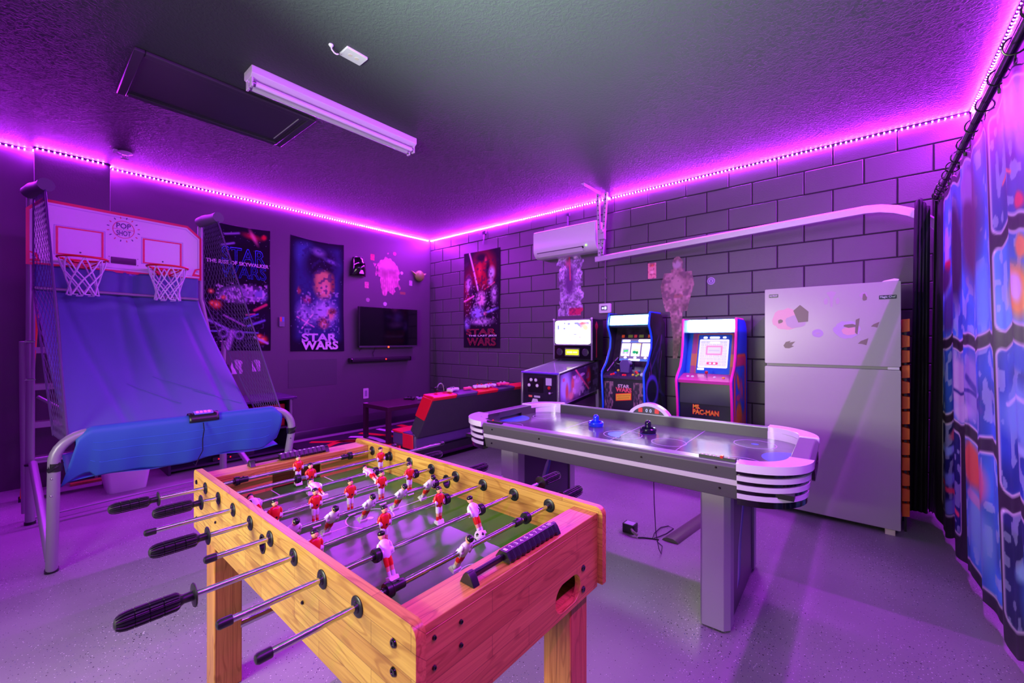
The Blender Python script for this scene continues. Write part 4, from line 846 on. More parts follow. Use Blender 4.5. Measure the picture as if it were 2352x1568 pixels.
def put(name, me, parent, loc): 
    o = bpy.data.objects.new(name, me); COL.objects.link(o); o.parent = parent; o.location = loc; return o
for i, (team, near, ya, yb, ang, ps, bs, cs) in enumerate(rods):
    rod = put('rod', MB().cyl((0, ya, 0), (0, yb, 0), 0.0064, 16).mesh('rod', M_CHROME), FT, (RX[i] - FO.x, -FO.y, RZ)); rod.rotation_euler = (0, 0, 0)
    for y in ps:
        p = put('player', PR if team == 'red' else PW, rod, (0, y, 0))
        a = math.radians(ang)
        p.rotation_euler = (0, a, 0) if team == 'red' else (0, -a, PI)
        if team == 'white': p.rotation_euler = Matrix.Rotation(a, 3, 'Y').to_4x4().to_3x3().to_euler() if False else (Matrix.Rotation(a, 3, 'Y') @ Matrix.Rotation(PI, 3, 'Z')).to_euler()
        p['label'] = 'red-shirted foosball player in white shorts' if team == 'red' else 'white-shirted foosball player in red shorts'
    for y in bs: put('bumper', me_bump, rod, (0, y, 0))
    for y in cs: put('collar', me_coll, rod, (0, y, 0))
    if near: put('grip', me_gn, rod, (0, ya, 0)); put('end_cap', me_capf, rod, (0, yb, 0))
    else: put('end_cap', me_cap, rod, (0, ya, 0)); put('grip', me_gf, rod, (0, yb, 0))
    for (y, d) in ((YN, -1), (YF, -1)): put('bushing', me_bush_n, FT, (RX[i] - FO.x, y - FO.y, RZ))
    put('bushing', me_bush_f, FT, (RX[i] - FO.x, YN + 0.021 - FO.y, RZ)); put('bushing', me_bush_f, FT, (RX[i] - FO.x, YB - FO.y, RZ))
# score counters on both top rails
def counter(xc, flip):
    z0 = 0.757
    sc = build('score_counter', MB().box(xc - 0.004, xc + 0.004, 0.605, 0.88, z0 + 0.008, z0 + 0.020).cyl((xc, 0.605, z0 + 0.016), (xc, 0.885, z0 + 0.016), 0.005, 10), M_BLACK, FT)
    for y in (0.594, 0.888):
        build('end_block', MB().prism([(xc - 0.021, z0), (xc + 0.021, z0), (xc + 0.011, z0 + 0.018), (xc + 0.004, z0 + 0.025), (xc - 0.004, z0 + 0.025), (xc - 0.011, z0 + 0.018)], FY, y - 0.010, y + 0.008), M_BLACK, sc, bevel=0.0015)
    mb = MB(); n = 10; yy0, dy = 0.694, 0.0186
    for k in range(n):
        y = yy0 + k * dy
        sec = lambda q: [(xc - 0.020 * q, z0 + 0.004), (xc + 0.020 * q, z0 + 0.004), (xc + 0.0215 * q, z0 + 0.010), (xc + 0.010, z0 + 0.026), (xc - 0.010, z0 + 0.026), (xc - 0.0215 * q, z0 + 0.010)]
        m1 = MB(); rings = [(y, 1.0), (y + 0.004, 0.97), (y + 0.0088, 0.80), (y + 0.0136, 0.97), (y + 0.0178, 1.0)]
        vs = [(a, yy, b_) for yy, q in rings for a, b_ in sec(q)]
        m1.add(vs, [(r * 6 + j, r * 6 + (j + 1) % 6, (r + 1) * 6 + (j + 1) % 6, (r + 1) * 6 + j) for r in range(4) for j in range(6)] + [tuple(range(6)), tuple(24 + j for j in range(6))])
        bd = build('score_bead', m1, M_BLACK, sc)
        # raised white digit, readable from the table's end
        if k == 0 or True:
            txt = str(k + 1) if flip else str(k + 1)
            text('digit', txt, (xc, y + 0.0089, z0 + 0.0266), (0, 1, 0) if flip else (0, -1, 0), (-1, 0, 0) if flip else (1, 0, 0), 0.007 if k < 9 else 0.011, 0.011, M_TXT_WHITE, sc, ext=0.0002)
counter(4.822, True); counter(3.603, False)
# ball
bm_ = MB().sphere((0, 0, 0), 0.0165, 24, 16)
sb = single('soccer_ball', 'small white and black foosball ball on the green field near the goal', 'ball', bm_, mat('ball_white', (226, 224, 228), 0.25), (0, 0, 0))
sb.location = (4.572, 0.876, FZP + 0.0168); 
phi = (1 + 5 ** 0.5) / 2; pts = [(0, a, b * phi) for a in (1, -1) for b in (1, -1)] + [(a, b * phi, 0) for a in (1, -1) for b in (1, -1)] + [(b * phi, 0, a) for a in (1, -1) for b in (1, -1)]
for q in pts:
    n = Vector(q).normalized(); n = Matrix.Rotation(0.5, 3, 'X') @ Matrix.Rotation(0.35, 3, 'Z') @ n; _, u, v = frame_of(n)
    loop = [n * 0.0160 + (u * math.cos(2 * PI * k / 5) + v * math.sin(2 * PI * k / 5)) * 0.0055 for k in range(5)]
    loop = [p.normalized() * 0.01665 for p in loop]; inn = [(p * 0.5 + n * 0.0167 * 0.5).normalized() * 0.01685 for p in loop]
    me = MB().add(loop + inn + [n * 0.0169], [(k, (k + 1) % 5, 5 + (k + 1) % 5, 5 + k) for k in range(5)] + [(5 + k, 5 + (k + 1) % 5, 10) for k in range(5)]).mesh('ball_patch', mat('ball_black', (18, 16, 20), 0.25))
    put('ball_patch', me, sb, (0, 0, 0))
# ================================================================== AIR HOCKEY TABLE (local frame, then turned a little)
AHX, AHY, AHR = 4.36, 2.275, math.radians(1.8)
AH = thing('air_hockey_table', 'grey and white air hockey table with glossy playing surface', 'air hockey table', (AHX, AHY, 0), AHR, local=True)
M_AHG = mat('pebbled_grey_laminate', (84, 84, 86), 0.5, bump=(220, 0.5, 0.0012)); M_AHW = mat('glossy_white_moulding', (222, 218, 226), 0.16, coat=0.4)
M_AHS = mat('silver_rail', (150, 148, 160), 0.3, metal=0.6); M_DARK = mat('dark_recess', (14, 12, 20), 0.4)
def surf_mat():
    m = bpy.data.materials.new('polished_play_surface'); m.use_nodes = True; nt = m.node_tree; b = nt.nodes['Principled BSDF']; L = nt.links
    tc = nt.nodes.new('ShaderNodeTexCoord'); n = nt.nodes.new('ShaderNodeTexNoise'); n.inputs['Scale'].default_value = 14; n.inputs['Detail'].default_value = 6; n.inputs['Distortion'].default_value = 2
    L.new(tc.outputs['Object'], n.inputs['Vector']); mr = nt.nodes.new('ShaderNodeMapRange'); mr.inputs['To Min'].default_value = 0.09; mr.inputs['To Max'].default_value = 0.21
    L.new(n.outputs['Fac'], mr.inputs['Value']); L.new(mr.outputs[0], b.inputs['Roughness'])
    b.inputs['Base Color'].default_value = lin(128, 132, 142); b.inputs['Metallic'].default_value = 0.55; b.inputs['Specular IOR Level'].default_value = 0.7
    return m
HX, HY, ZTOP, ZSUR, ZBOT = 0.915, 0.480, 0.762, 0.700, 0.612
CL = 0.24   # corner casting length
# side aprons (long)
for s in (-1, 1):
    pr = [(s * (HY - 0.045), ZTOP - 0.004), (s * (HY - 0.020), ZTOP - 0.004), (s * (HY - 0.008), ZTOP - 0.016), (s * (HY - 0.020), ZTOP - 0.055), (s * (HY - 0.040), ZBOT), (s * (HY - 0.060), ZBOT)]
    ap = build('side_apron', MB().prism(pr, FX, -(HX - CL), HX - CL), M_AHG, AH, bevel=0.003)
    build('stripe', MB().prism([(s * (HY - 0.0235), 0.694), (s * (HY - 0.0185), 0.694), (s * (HY - 0.0262), 0.671), (s * (HY - 0.0310), 0.671)], FX, -(HX - CL), HX - CL), M_AHW, ap)
    for xx, zz in ((-0.60, 0.728), (-0.62, 0.642), (-0.27, 0.722), (0.29, 0.722), (0.60, 0.735), (0.61, 0.648)):
        y = HY - 0.008 - (ZTOP - 0.016 - zz) * 0.21
        build('screw', MB().lathe([(0.005, 0), (0.004, 0.003), (0.001, 0.0035)], (xx, s * (y - 0.001), zz), (0, s, 0), 10), M_BLACK_GLOSS, ap)
    # top rail strip: silver inner, with the score slot at one end of the near side
    build('top_rail', MB().prism([(s * (HY - 0.070), ZTOP - 0.006), (s * (HY - 0.070), ZTOP + 0.001), (s * (HY - 0.020), ZTOP - 0.001), (s * (HY - 0.018), ZTOP - 0.006)], FX, -(HX - CL), HX - CL), M_AHS, AH, bevel=0.001)
    build('inner_wall', MB().box(-(HX - CL), HX - CL, min(s * (HY - 0.070), s * (HY - 0.060)), max(s * (HY - 0.070), s * (HY - 0.060)), ZSUR - 0.02, ZTOP - 0.006), mat('dark_bumper_rail', (60, 58, 62), 0.4), AH)
# end aprons (short) with goal slots
for s in (-1, 1):
    def X(a): return s * a
    gy = 0.125
    pr = [(X(HX - 0.085), ZTOP), (X(HX - 0.018), ZTOP), (X(HX), ZTOP - 0.018), (X(HX - 0.012), ZTOP - 0.06), (X(HX - 0.045), ZBOT - 0.012), (X(HX - 0.06), ZBOT - 0.012), (X(HX - 0.06), ZTOP - 0.03), (X(HX - 0.085), ZTOP - 0.03)]
    ea = build('end_apron', MB().prism(pr, lambda a, b, c: (a, c, b), -(HY - CL + 0.005), HY - CL - 0.005), mat('grey_end_moulding', (104, 100, 110), 0.35, bump=(220, 0.3, 0.001)), AH, bevel=0.004)
    build('goal_wall', MB().box(min(X(HX - 0.085), X(HX - 0.075)), max(X(HX - 0.085), X(HX - 0.075)), -0.34, -gy, ZSUR - 0.02, ZTOP - 0.004).box(min(X(HX - 0.085), X(HX - 0.075)), max(X(HX - 0.085), X(HX - 0.075)), gy, 0.34, ZSUR - 0.02, ZTOP - 0.004).box(min(X(HX - 0.085), X(HX - 0.075)), max(X(HX - 0.085), X(HX - 0.075)), -gy, gy, ZSUR + 0.022, ZTOP - 0.004), mat('dark_bumper_rail', (60, 58, 62), 0.4), AH)
    build('puck_tray', MB().prism(rrect(-0.16, 0.16, 0.655, 0.725, 0.03, 5), FX, X(HX - 0.014), X(HX - 0.002), holes=[rrect(-0.14, 0.14, 0.668, 0.712, 0.02, 5)]), M_BLACK, ea)
# corner castings with fins
def casting(sx, sy):
    R = 0.235
    def loop(ro, ri):
        cx, cy = HX - R, HY - R
        o = [(HX - CL, HY - (R - ro))] + [(cx + ro * math.sin(a), cy + ro * math.cos(a)) for a in np.linspace(0, PI / 2, 12)] + [(HX - (R - ro), HY - CL)]
        i_ = [(HX - 0.085 , HY - CL)] + [(cx + (R - 0.085) * math.sin(a), cy + (R - 0.072) * math.cos(a)) for a in np.linspace(PI / 2, 0, 12)] + [(HX - CL, HY - 0.072)] if ri is None else \
            [(HX - (R - ri), HY - CL)] + [(cx + ri * math.sin(a), cy + ri * math.cos(a)) for a in np.linspace(PI / 2, 0, 12)] + [(HX - CL, HY - (R - ri))]
        return [(sx * a, sy * b) for a, b in o + i_]
    c = build('corner_casting', MB().prism(loop(R, None), FZ, ZTOP - 0.026, ZTOP + 0.006), M_AHW, AH, bevel=0.006, seg=3)
    build('inner_rim', MB().prism(loop(R - 0.066, R - 0.074), FZ, ZSUR - 0.01, ZTOP - 0.02), M_AHW, c)
    build('core', MB().prism(loop(R - 0.022, R - 0.06), FZ, ZBOT - 0.012, ZTOP - 0.02), M_BLACK_GLOSS, c)
    for k in range(3):
        z = ZTOP - 0.045 - k * 0.036
        build('fin', MB().prism(loop(R - 0.010 - 0.004 * k, R - 0.04), FZ, z - 0.0195, z), M_AHW, c, bevel=0.004)
for sx in (-1, 1):
    for sy in (-1, 1): casting(sx, sy)
su = build('playing_surface', MB().prism(rrect(-(HX - 0.08), HX - 0.08, -(HY - 0.065), HY - 0.065, 0.15, 8), FZ, ZSUR - 0.02, ZSUR), surf_mat(), AH)
M_PALE = mat('surface_line', (186, 180, 205), 0.25); M_SKY = mat('goal_blue', (88, 140, 225), 0.25)
mk_ = MB()
for xx in (-0.35, 0.0, 0.35): mk_.box(xx - 0.002, xx + 0.002, -(HY - 0.075), HY - 0.075, ZSUR, ZSUR + 0.0004)
for (cx, cy, r) in ((0, 0, 0.11), (-0.68, -0.2, 0.085), (-0.68, 0.2, 0.085), (0.64, -0.2, 0.10), (0.64, 0.22, 0.10), (0.27, -0.02, 0.09)):
    mk_.prism(circ(cx, cy, r, 40), FZ, ZSUR, ZSUR + 0.0004, holes=[circ(cx, cy, r - 0.0035, 40)])
build('surface_marking', mk_, M_PALE, su)
for s in (-1, 1): build('goal_marking', MB().prism([(s * (HX - 0.086), 0.13 * math.cos(a)) if k in (0, 14) else (s * (HX - 0.086 - 0.13 * math.sin(a)), 0.13 * math.cos(a)) for k, a in enumerate(np.linspace(0, PI, 15))], FZ, ZSUR, ZSUR + 0.0006), M_SKY, su)
build('center_marking', MB().prism([(0.085 * math.cos(a), 0.085 * math.sin(a)) for a in np.linspace(PI * 0.6, PI * 1.55, 14)], FZ, ZSUR, ZSUR + 0.0005), M_SKY, su)
for cx, cy in ((-0.68, -0.2), (0.64, 0.22)): build('spot_marking', MB().prism(circ(cx, cy, 0.018, 8), FZ, ZSUR, ZSUR + 0.0005), M_SKY, su)
# scoring slides on the near rail
sl = build('score_slide', MB().box(0.53, 0.668, -(HY - 0.030), -(HY - 0.058), ZTOP - 0.002, ZTOP + 0.012), mat('green_black_slide', (52, 66, 52), 0.4), AH, bevel=0.002)
build('slide_marker', MB().box(0.612, 0.622, -(HY - 0.029), -(HY - 0.050), ZTOP + 0.008, ZTOP + 0.018), M_RED, sl)
build('scale_marking', sum([], MB()) if False else MB().box(0.54, 0.545, -(HY - 0.034), -(HY - 0.045), ZTOP + 0.012, ZTOP + 0.0125).box(0.555, 0.56, -(HY - 0.034), -(HY - 0.045), ZTOP + 0.012, ZTOP + 0.0125).box(0.57, 0.575, -(HY - 0.034), -(HY - 0.045), ZTOP + 0.012, ZTOP + 0.0125).box(0.585, 0.59, -(HY - 0.034), -(HY - 0.045), ZTOP + 0.012, ZTOP + 0.0125).box(0.60, 0.605, -(HY - 0.034), -(HY - 0.045), ZTOP + 0.012, ZTOP + 0.0125).box(0.64, 0.645, -(HY - 0.034), -(HY - 0.045), ZTOP + 0.012, ZTOP + 0.0125), M_TXT_WHITE, sl)
sl = build('score_slide', MB().box(-0.665, -0.55, -(HY - 0.038), -(HY - 0.055), ZTOP, ZTOP + 0.010), M_BLACK, AH, bevel=0.002)
build('slide_marker', MB().sphere((-0.62, -(HY - 0.044), ZTOP + 0.012), 0.006, 10, 6), M_RED, sl)
# electronic scoreboard arch on the far rail
ar = MB(); pts_o = [(-0.135 + 0.27 * i / 16, ZTOP + 0.072 * math.sin(PI * i / 16) ** 0.75) for i in range(17)]; pts_i = [(-0.105 + 0.21 * i / 16, ZTOP + 0.050 * math.sin(PI * i / 16) ** 0.7) for i in range(17)]
ar.prism(pts_o + pts_i[::-1], FY, HY - 0.072, HY - 0.025)
sbd = build('scoreboard', ar, M_AHW, AH, bevel=0.004, seg=3)
build('score_panel', MB().prism(pts_i + [(0.105, ZTOP - 0.001), (-0.105, ZTOP - 0.001)], FY, HY - 0.066, HY - 0.030), mat('dark_panel', (48, 46, 58), 0.3), sbd)
for xx in (-0.055, 0.055): build('score_light', MB().prism(rrect(xx - 0.014, xx + 0.014, ZTOP + 0.008, ZTOP + 0.038, 0.003, 2), FY, HY - 0.069, HY - 0.064), mat('score_red', (225, 50, 50), 0.35), sbd)
for s_, xx in (('0', -0.013), ('0', 0.013)): text('digit', s_, (xx, HY - 0.0675, ZTOP + 0.022), (1, 0, 0), (0, 0, 1), 0.013, 0.022, mat('digit_lit', (190, 220, 245), 0.3, emit=0.4), sbd)
# legs
M_LEG = mat('silver_leg', (168, 166, 176), 0.38, metal=0.25)
for xx in (-0.57, 0.57):
    lp = [(-0.060, -0.34), (-0.050, -0.36), (-0.047, -0.36), (0.038, -0.36), (0.060, -0.335), (0.060, -0.27), (-0.060, -0.27)]
    col_ = [(xx + a, b) for a, b in lp]
    lg = build('leg', MB().prism(col_, FZ, 0.012, ZBOT + 0.02), M_LEG, AH, bevel=0.002)
    build('leg', MB().prism([(xx + a, -b) for a, b in lp], FZ, 0.012, ZBOT + 0.02), M_LEG, AH, bevel=0.002)
    pan = build('leg_panel', MB().prism([(-0.27, 0.012), (0.27, 0.012), (0.27, ZBOT - 0.01), (-0.27, ZBOT - 0.01)], FX, xx - 0.045, xx + 0.050), mat('dark_metal_panel', (74, 70, 88), 0.3, metal=0.5), AH)
    sw = MB()
    for (k, c) in ((0.0, 0), (0.028, 1)):
        lo = [(-0.14 + k, 0.10), (-0.12 + k, 0.28), (-0.03 + k, 0.44), (0.02 + k, 0.49), (0.0 + k, 0.42), (-0.07 + k, 0.30), (-0.10 + k, 0.14)]
        sw.prism(lo, FX, xx + 0.050, xx + 0.0508, m=c)
    build('swoosh', sw, [mat('swoosh_white', (190, 180, 225), 0.4), mat('swoosh_blue', (60, 90, 190), 0.4)], pan)
    build('levelling_foot', MB().cyl((xx, -0.31, 0), (xx, -0.31, 0.014), 0.035, 14).cyl((xx, 0.31, 0), (xx, 0.31, 0.014), 0.035, 14), M_BLACK, AH)
build('cross_brace', MB().box(-0.50, 0.50, -0.03, 0.03, ZBOT - 0.01, ZBOT + 0.03).box(-0.86, 0.86, -0.42, 0.42, ZBOT + 0.03, ZBOT + 0.05), M_DARK, AH)
# mallets
def mallet(x, y, c, label):
    m = mat('mallet_' + label.split()[0], c, 0.18, coat=0.4)
    t = thing('air_hockey_mallet', label, 'mallet', (x, y, ZSUR), group='mallets on the air hockey table')
    base = build('base_ring', MB().lathe([(0.046, 0.002), (0.048, 0.006), (0.048, 0.026), (0.044, 0.031), (0.036, 0.029), (0.032, 0.012), (0.012, 0.011)], (x, y, ZSUR), (0, 0, 1), 32), m, t)
    build('knob', MB().lathe([(0.019, 0.009), (0.0175, 0.045), (0.0185, 0.056), (0.017, 0.066), (0.011, 0.073), (0.003, 0.0755)], (x, y, ZSUR), (0, 0, 1), 24), m, t)
    build('felt', MB().cyl((x, y, ZSUR + 0.0003), (x, y, ZSUR + 0.003), 0.045, 28), mat('felt_blue', (50, 60, 190), 0.8), base)
mallet(4.126, 2.385, (24, 60, 205), 'blue air hockey mallet on the left half of the table'); mallet(4.455, 2.412, (18, 16, 40), 'black air hockey mallet near the table centre')
# power cord, adapter, cable cover
_R = Matrix.Rotation(-AHR, 3, 'Z')
AL = lambda pts: [_R @ (Vector(p) - Vector((AHX, AHY, 0))) for p in pts]
build('power_cord', MB().tube(AL([(4.55, 2.25, 0.60), (4.552, 2.26, 0.35), (4.545, 2.3, 0.18), (4.54, 2.36, 0.06), (4.53, 2.42, 0.006), (4.50, 2.52, 0.004), (4.45, 2.56, 0.004)]), 0.0022, 6)
       .tube(AL([(4.345, 2.525, 0.006), (4.37, 2.55, 0.005), (4.42, 2.575, 0.004), (4.455, 2.585, 0.004)]), 0.004, 6)
       .tube(AL([(4.42 , 2.575, 0.009), (4.40, 2.65, 0.006), (4.40, 2.76, 0.005), (4.43, 2.82, 0.004), (4.47, 2.80, 0.004), (4.46, 2.70, 0.004), (4.44, 2.62, 0.006), (4.43, 2.58, 0.010)]), 0.0028, 6), mat('cord_dark', (50, 48, 60), 0.5), AH)
t = thing('power_adapter', 'black power adapter block with pale top label on the floor', 'adapter', (4.265, 2.585, 0))
build('body', MB().prism(rrect(4.225, 4.305, 2.55, 2.62, 0.008, 3), FZ, 0, 0.055), M_BLACK, t, bevel=0.004)
build('label_plate', MB().box(4.235, 4.295, 2.558, 2.612, 0.055, 0.0565), mat('pale_label', (200, 190, 215), 0.4), t)
build('plug', MB().tube([(4.29, 2.551, 0.035), (4.31, 2.53, 0.03), (4.335, 2.54, 0.012)], 0.009, 8), mat('plug_grey', (150, 148, 140), 0.4), t)
single('cable_cover', 'grey half-round cable cover strip lying on the floor', 'cable cover', MB().prism([(-0.05, 0), (0.05, 0), (0.042, 0.012), (0.018, 0.022), (-0.018, 0.022), (-0.042, 0.012)], lambda a, b, c: (4.515 + a + 0.12 * c, 2.61 + c, b), 0, 0.62), mat('rubber_grey', (105, 108, 96), 0.35), (4.53, 2.8, 0))

# ================================================================== FRIDGE
FR = thing('refrigerator', 'white two-door refrigerator covered in small decals', 'refrigerator', (5.24, 3.95, 0))
M_FR = mat('fridge_enamel', (168, 168, 166), 0.26, bump=(320, 0.10, 0.0006)); M_FRS = mat('fridge_side', (200, 196, 206), 0.4)
fx0, fx1, fy0 = 4.868, 5.612, 3.600
build('body', MB().box(fx0 + 0.005, fx1 - 0.005, fy0 + 0.065, fy0 + 0.69, 0.035, 1.610), M_FRS, FR, bevel=0.006)
build('door', MB().prism(rrect(fx0, fx1, 1.079, 1.625, 0.008, 3), FY, fy0, fy0 + 0.058), M_FR, FR, bevel=0.006, seg=3)
build('door', MB().prism(rrect(fx0, fx1, 0.040, 1.058, 0.008, 3), FY, fy0, fy0 + 0.058), M_FR, FR, bevel=0.006, seg=3)
build('door_gasket', MB().box(fx0 + 0.012, fx1 - 0.012, fy0 + 0.057, fy0 + 0.066, 0.05, 1.61), mat('gasket_grey', (90, 90, 96), 0.6), FR)
build('gap_strip', MB().box(fx0 + 0.014, fx1 - 0.06, fy0 + 0.030, fy0 + 0.060, 1.059, 1.078), mat('gap_grey', (150, 150, 152), 0.4), FR)
build('hinge', MB().box(fx1 - 0.062, fx1 - 0.006, fy0 + 0.010, fy0 + 0.05, 1.0595, 1.0775), M_WHITE, FR, bevel=0.002)
build('top_hinge', MB().prism([(fx1 - 0.09, 1.626), (fx1 - 0.01, 1.626), (fx1 - 0.006, 1.636), (fx1 - 0.03, 1.642), (fx1 - 0.08, 1.632)], FY, fy0 + 0.005, fy0 + 0.07), M_WHITE, FR, bevel=0.002)
build('foot', MB().box(fx1 - 0.075, fx1 - 0.025, fy0 + 0.01, fy0 + 0.05, 0, 0.038), mat('foot_cream', (214, 216, 180), 0.5), FR, bevel=0.002)
build('foot', MB().cyl((fx0 + 0.07, fy0 + 0.08, 0), (fx0 + 0.07, fy0 + 0.08, 0.038), 0.02, 12), M_BLACK, FR)
build('kick_plate', MB().box(fx0 + 0.03, fx1 - 0.03, fy0 + 0.07, fy0 + 0.09, 0.008, 0.04), M_DARK, FR)
YD = fy0 - 0.0008
def on_fridge(name, label, lp, m, x, z, thick=0.0010):
    return single(name, label, 'decal', MB().prism(lp, lambda a, b, c: (a, c, b), fy0 - thick, fy0 - 0.0002), m, (x, fy0, z))
t = build('badge', MB().prism(rrect(4.895, 4.953, 1.562, 1.586, 0.003, 2), FY, fy0 - 0.002, fy0), mat('badge_dark', (50, 48, 66), 0.3), FR)
text('lettering', 'NO FROST', (4.924, fy0 - 0.0025, 1.574), (1, 0, 0), (0, 0, 1), 0.048, 0.012, M_TXT_WHITE, t, 0.0003, offset=0.01)
t = build('badge', MB().prism(rrect(5.508, 5.592, 1.513, 1.538, 0.003, 2), FY, fy0 - 0.002, fy0), mat('badge_green', (22, 40, 50), 0.3), FR)
text('lettering', 'Magic Chef', (5.550, fy0 - 0.0025, 1.5255), (1, 0, 0), (0, 0, 1), 0.074, 0.017, mat('badge_letters', (190, 225, 200), 0.3), t, 0.0003, offset=0.01)
# abstract decals in the same muted grey-brown and pink
M_OLIVE = mat('decal_olive', (112, 104, 92), 0.4); M_MAUVE = mat('decal_mauve', (176, 150, 176), 0.35); M_PINKD = mat('decal_pink', (214, 160, 172), 0.35)
def smudge(cx, cz, rx, rz, n, seed, jag=0.18):
    rs = random.Random(seed); return [(cx + rx * math.cos(2 * PI * i / n) * (1 - jag * rs.random()), cz + rz * math.sin(2 * PI * i / n) * (1 - jag * rs.random())) for i in range(n)]
def decal(label, x, z, shapes):
    t = thing('fridge_decal', label, 'decal', (x, fy0, z), group='small decals on the freezer door')
    for i, (nm, lp, m) in enumerate(shapes): build(nm, MB().prism(lp, FY, fy0 - 0.0006 - 0.0003 * i, fy0 - 0.0001), m, t)
decal('large pink smudge decal with a dark angular patch at upper left of the freezer door', 5.02, 1.40, [('smudge', smudge(5.00, 1.40, 0.095, 0.085, 26, 4), M_PINKD), ('smudge', smudge(5.06, 1.38, 0.07, 0.05, 20, 5), M_MAUVE),
      ('patch', [(5.045, 1.46), (5.085, 1.50), (5.135, 1.45), (5.132, 1.38), (5.075, 1.375)], M_OLIVE), ('patch', smudge(4.965, 1.385, 0.022, 0.018, 9, 30, 0.4), M_OLIVE)])
decal('small brownish flared decal at top middle of the freezer door', 5.262, 1.53, [('patch', [(5.235, 1.575), (5.262, 1.585), (5.290, 1.575), (5.272, 1.54), (5.268, 1.475), (5.258, 1.475), (5.254, 1.54)], M_MAUVE), ('patch', smudge(5.232, 1.515, 0.012, 0.025, 12, 8), M_MAUVE), ('patch', smudge(5.296, 1.515, 0.012, 0.025, 12, 9), M_MAUVE)])
decal('small brownish tuft decal at top right of the freezer door', 5.435, 1.54, [('patch', smudge(5.432, 1.545, 0.025, 0.032, 13, 12, 0.55), M_MAUVE), ('patch', smudge(5.436, 1.53, 0.015, 0.03, 9, 13, 0.5), M_OLIVE)])
decal('pale round seal decal in the middle of the freezer door', 5.187, 1.297, [('seal', smudge(5.187, 1.297, 0.034, 0.030, 28, 15, 0.08), mat('decal_seal', (182, 164, 196), 0.5)), ('patch', [(5.17, 1.297), (5.187, 1.303), (5.204, 1.297), (5.187, 1.290)], M_MAUVE)])
decal('large mauve smudge decal with dark bars on the right of the freezer door', 5.37, 1.32, [('smudge', smudge(5.345, 1.32, 0.075, 0.065, 26, 18), mat('decal_seal', (182, 164, 196), 0.5)), ('smudge', smudge(5.36, 1.31, 0.045, 0.03, 20, 19), M_PINKD),
      ('patch', smudge(5.36, 1.345, 0.040, 0.014, 11, 31, 0.3), M_OLIVE), ('patch', [(5.392, 1.385), (5.412, 1.395), (5.400, 1.285), (5.388, 1.30)], M_OLIVE)])
decal('tiny dark slanted decal at the far right of the freezer door', 5.487, 1.345, [('patch', [(5.468, 1.338), (5.480, 1.352), (5.510, 1.368), (5.500, 1.330), (5.484, 1.336)], M_OLIVE)])
decal('tiny dark slanted decal lower on the right of the freezer door', 5.43, 1.235, [('patch', [(5.402, 1.226), (5.418, 1.244), (5.456, 1.262), (5.446, 1.216), (5.424, 1.224)], M_OLIVE)])
decal('small dark arrowhead decal low on the left of the freezer door', 5.022, 1.214, [('patch', [(4.985, 1.21), (5.0, 1.236), (5.03, 1.245), (5.022, 1.232), (5.058, 1.240), (5.035, 1.212), (5.05, 1.205), (5.02, 1.190), (4.995, 1.192)], M_OLIVE)])
# orange slatted rack squeezed behind the refrigerator
t = thing('orange_slat_rack', 'orange slatted plastic rack between refrigerator and black curtain', 'rack', (5.64, 3.85, 0))
for k in range(13):
    z = 0.10 + k * 0.100
    build('slat', MB().prism([(5.623, z), (5.660, z + 0.006), (5.660, z + 0.088 - (k % 3) * 0.006), (5.623, z + 0.084)], FY, 3.72, 3.98), mat('orange_plastic', (235, 108, 14), 0.4), t, bevel=0.002)
for yy in (3.74, 3.95): build('upright', MB().box(5.635, 5.647, yy, yy + 0.01, 0, 1.38), M_BLACK, t)

# ================================================================== ARCADE MACHINES
def side_loop(pts): return pts
M_SCR = None
def cabinet_print(cv, name, x, prof_bbox, parent, mask_poly, flip=False):
    (y0, y1, z0, z1) = prof_bbox
    U, V = np.meshgrid(np.linspace(0, 1, cv.w), np.linspace(0, 1, cv.h)); Y = y0 + (y1 - y0) * U; Z = z0 + (z1 - z0) * V
    inside = np.zeros_like(U, bool); n = len(mask_poly); j = n - 1
    for i in range(n):
        (yi, zi), (yj, zj_) = mask_poly[i], mask_poly[j]
        c = ((zi > Z) != (zj_ > Z)) & (Y < (yj - yi) * (Z - zi) / (zj_ - zi + 1e-9) + yi); inside ^= c; j = i
    return print_sheet(name, cv, lambda u, v: (x, y0 + (y1 - y0) * u, z0 + (z1 - z0) * v), vcol_mat('glossy_side_art', 0.35, spec=0.5), parent, mask=inside)

# ---- cabinet with blue edging
CB = thing('arcade_cabinet', 'arcade cabinet with blue edging and white lit marquee', 'arcade cabinet', (3.645, 4.05, 0), group='arcade machines along the block wall')
xa, xb = 3.420, 3.870
prof = [(3.800, 0.0), (4.300, 0.0), (4.300, 1.40), (4.18, 1.515), (3.925, 1.515), (3.900, 1.44), (3.900, 1.385), (3.935, 1.335), (3.965, 1.27), (3.955, 1.17), (3.870, 1.02), (3.780, 0.935), (3.775, 0.90), (3.800, 0.62)]
M_CABN = mat('cabinet_navy', (22, 22, 40), 0.35); M_BEDGE = mat('blue_edging', (14, 98, 232), 0.35)
for x0 in (xa, xb - 0.018):
    sp = build('side_panel', MB().prism(prof, FX, x0, x0 + 0.018), M_CABN, CB)
    p3 = [(x0 + 0.009, y - 0.001, z) for y, z in prof[4:] + prof[:1]]
    p3 = [(x0 + 0.009, y - 0.002, z + 0.001) for y, z in prof[3:]] + [(x0 + 0.009, 3.798, 0.0)]
    build('edge_trim', MB().tube(p3, 0.0105, 8), M_BEDGE, sp)
cv = Canvas(70, 190, (24, 22, 44)); cv.noise(6, 0.6, 90)
for i in range(14):
    rs = random.Random(i + 5); cv.line(rs.random(), rs.random() * 0.9, rs.random(), rs.random() * 0.9, 0.03 + 0.03 * rs.random(), rs.choice([(96, 66, 128), (70, 60, 140), (60, 50, 96), (150, 90, 150)]), 0.7, 0.7)
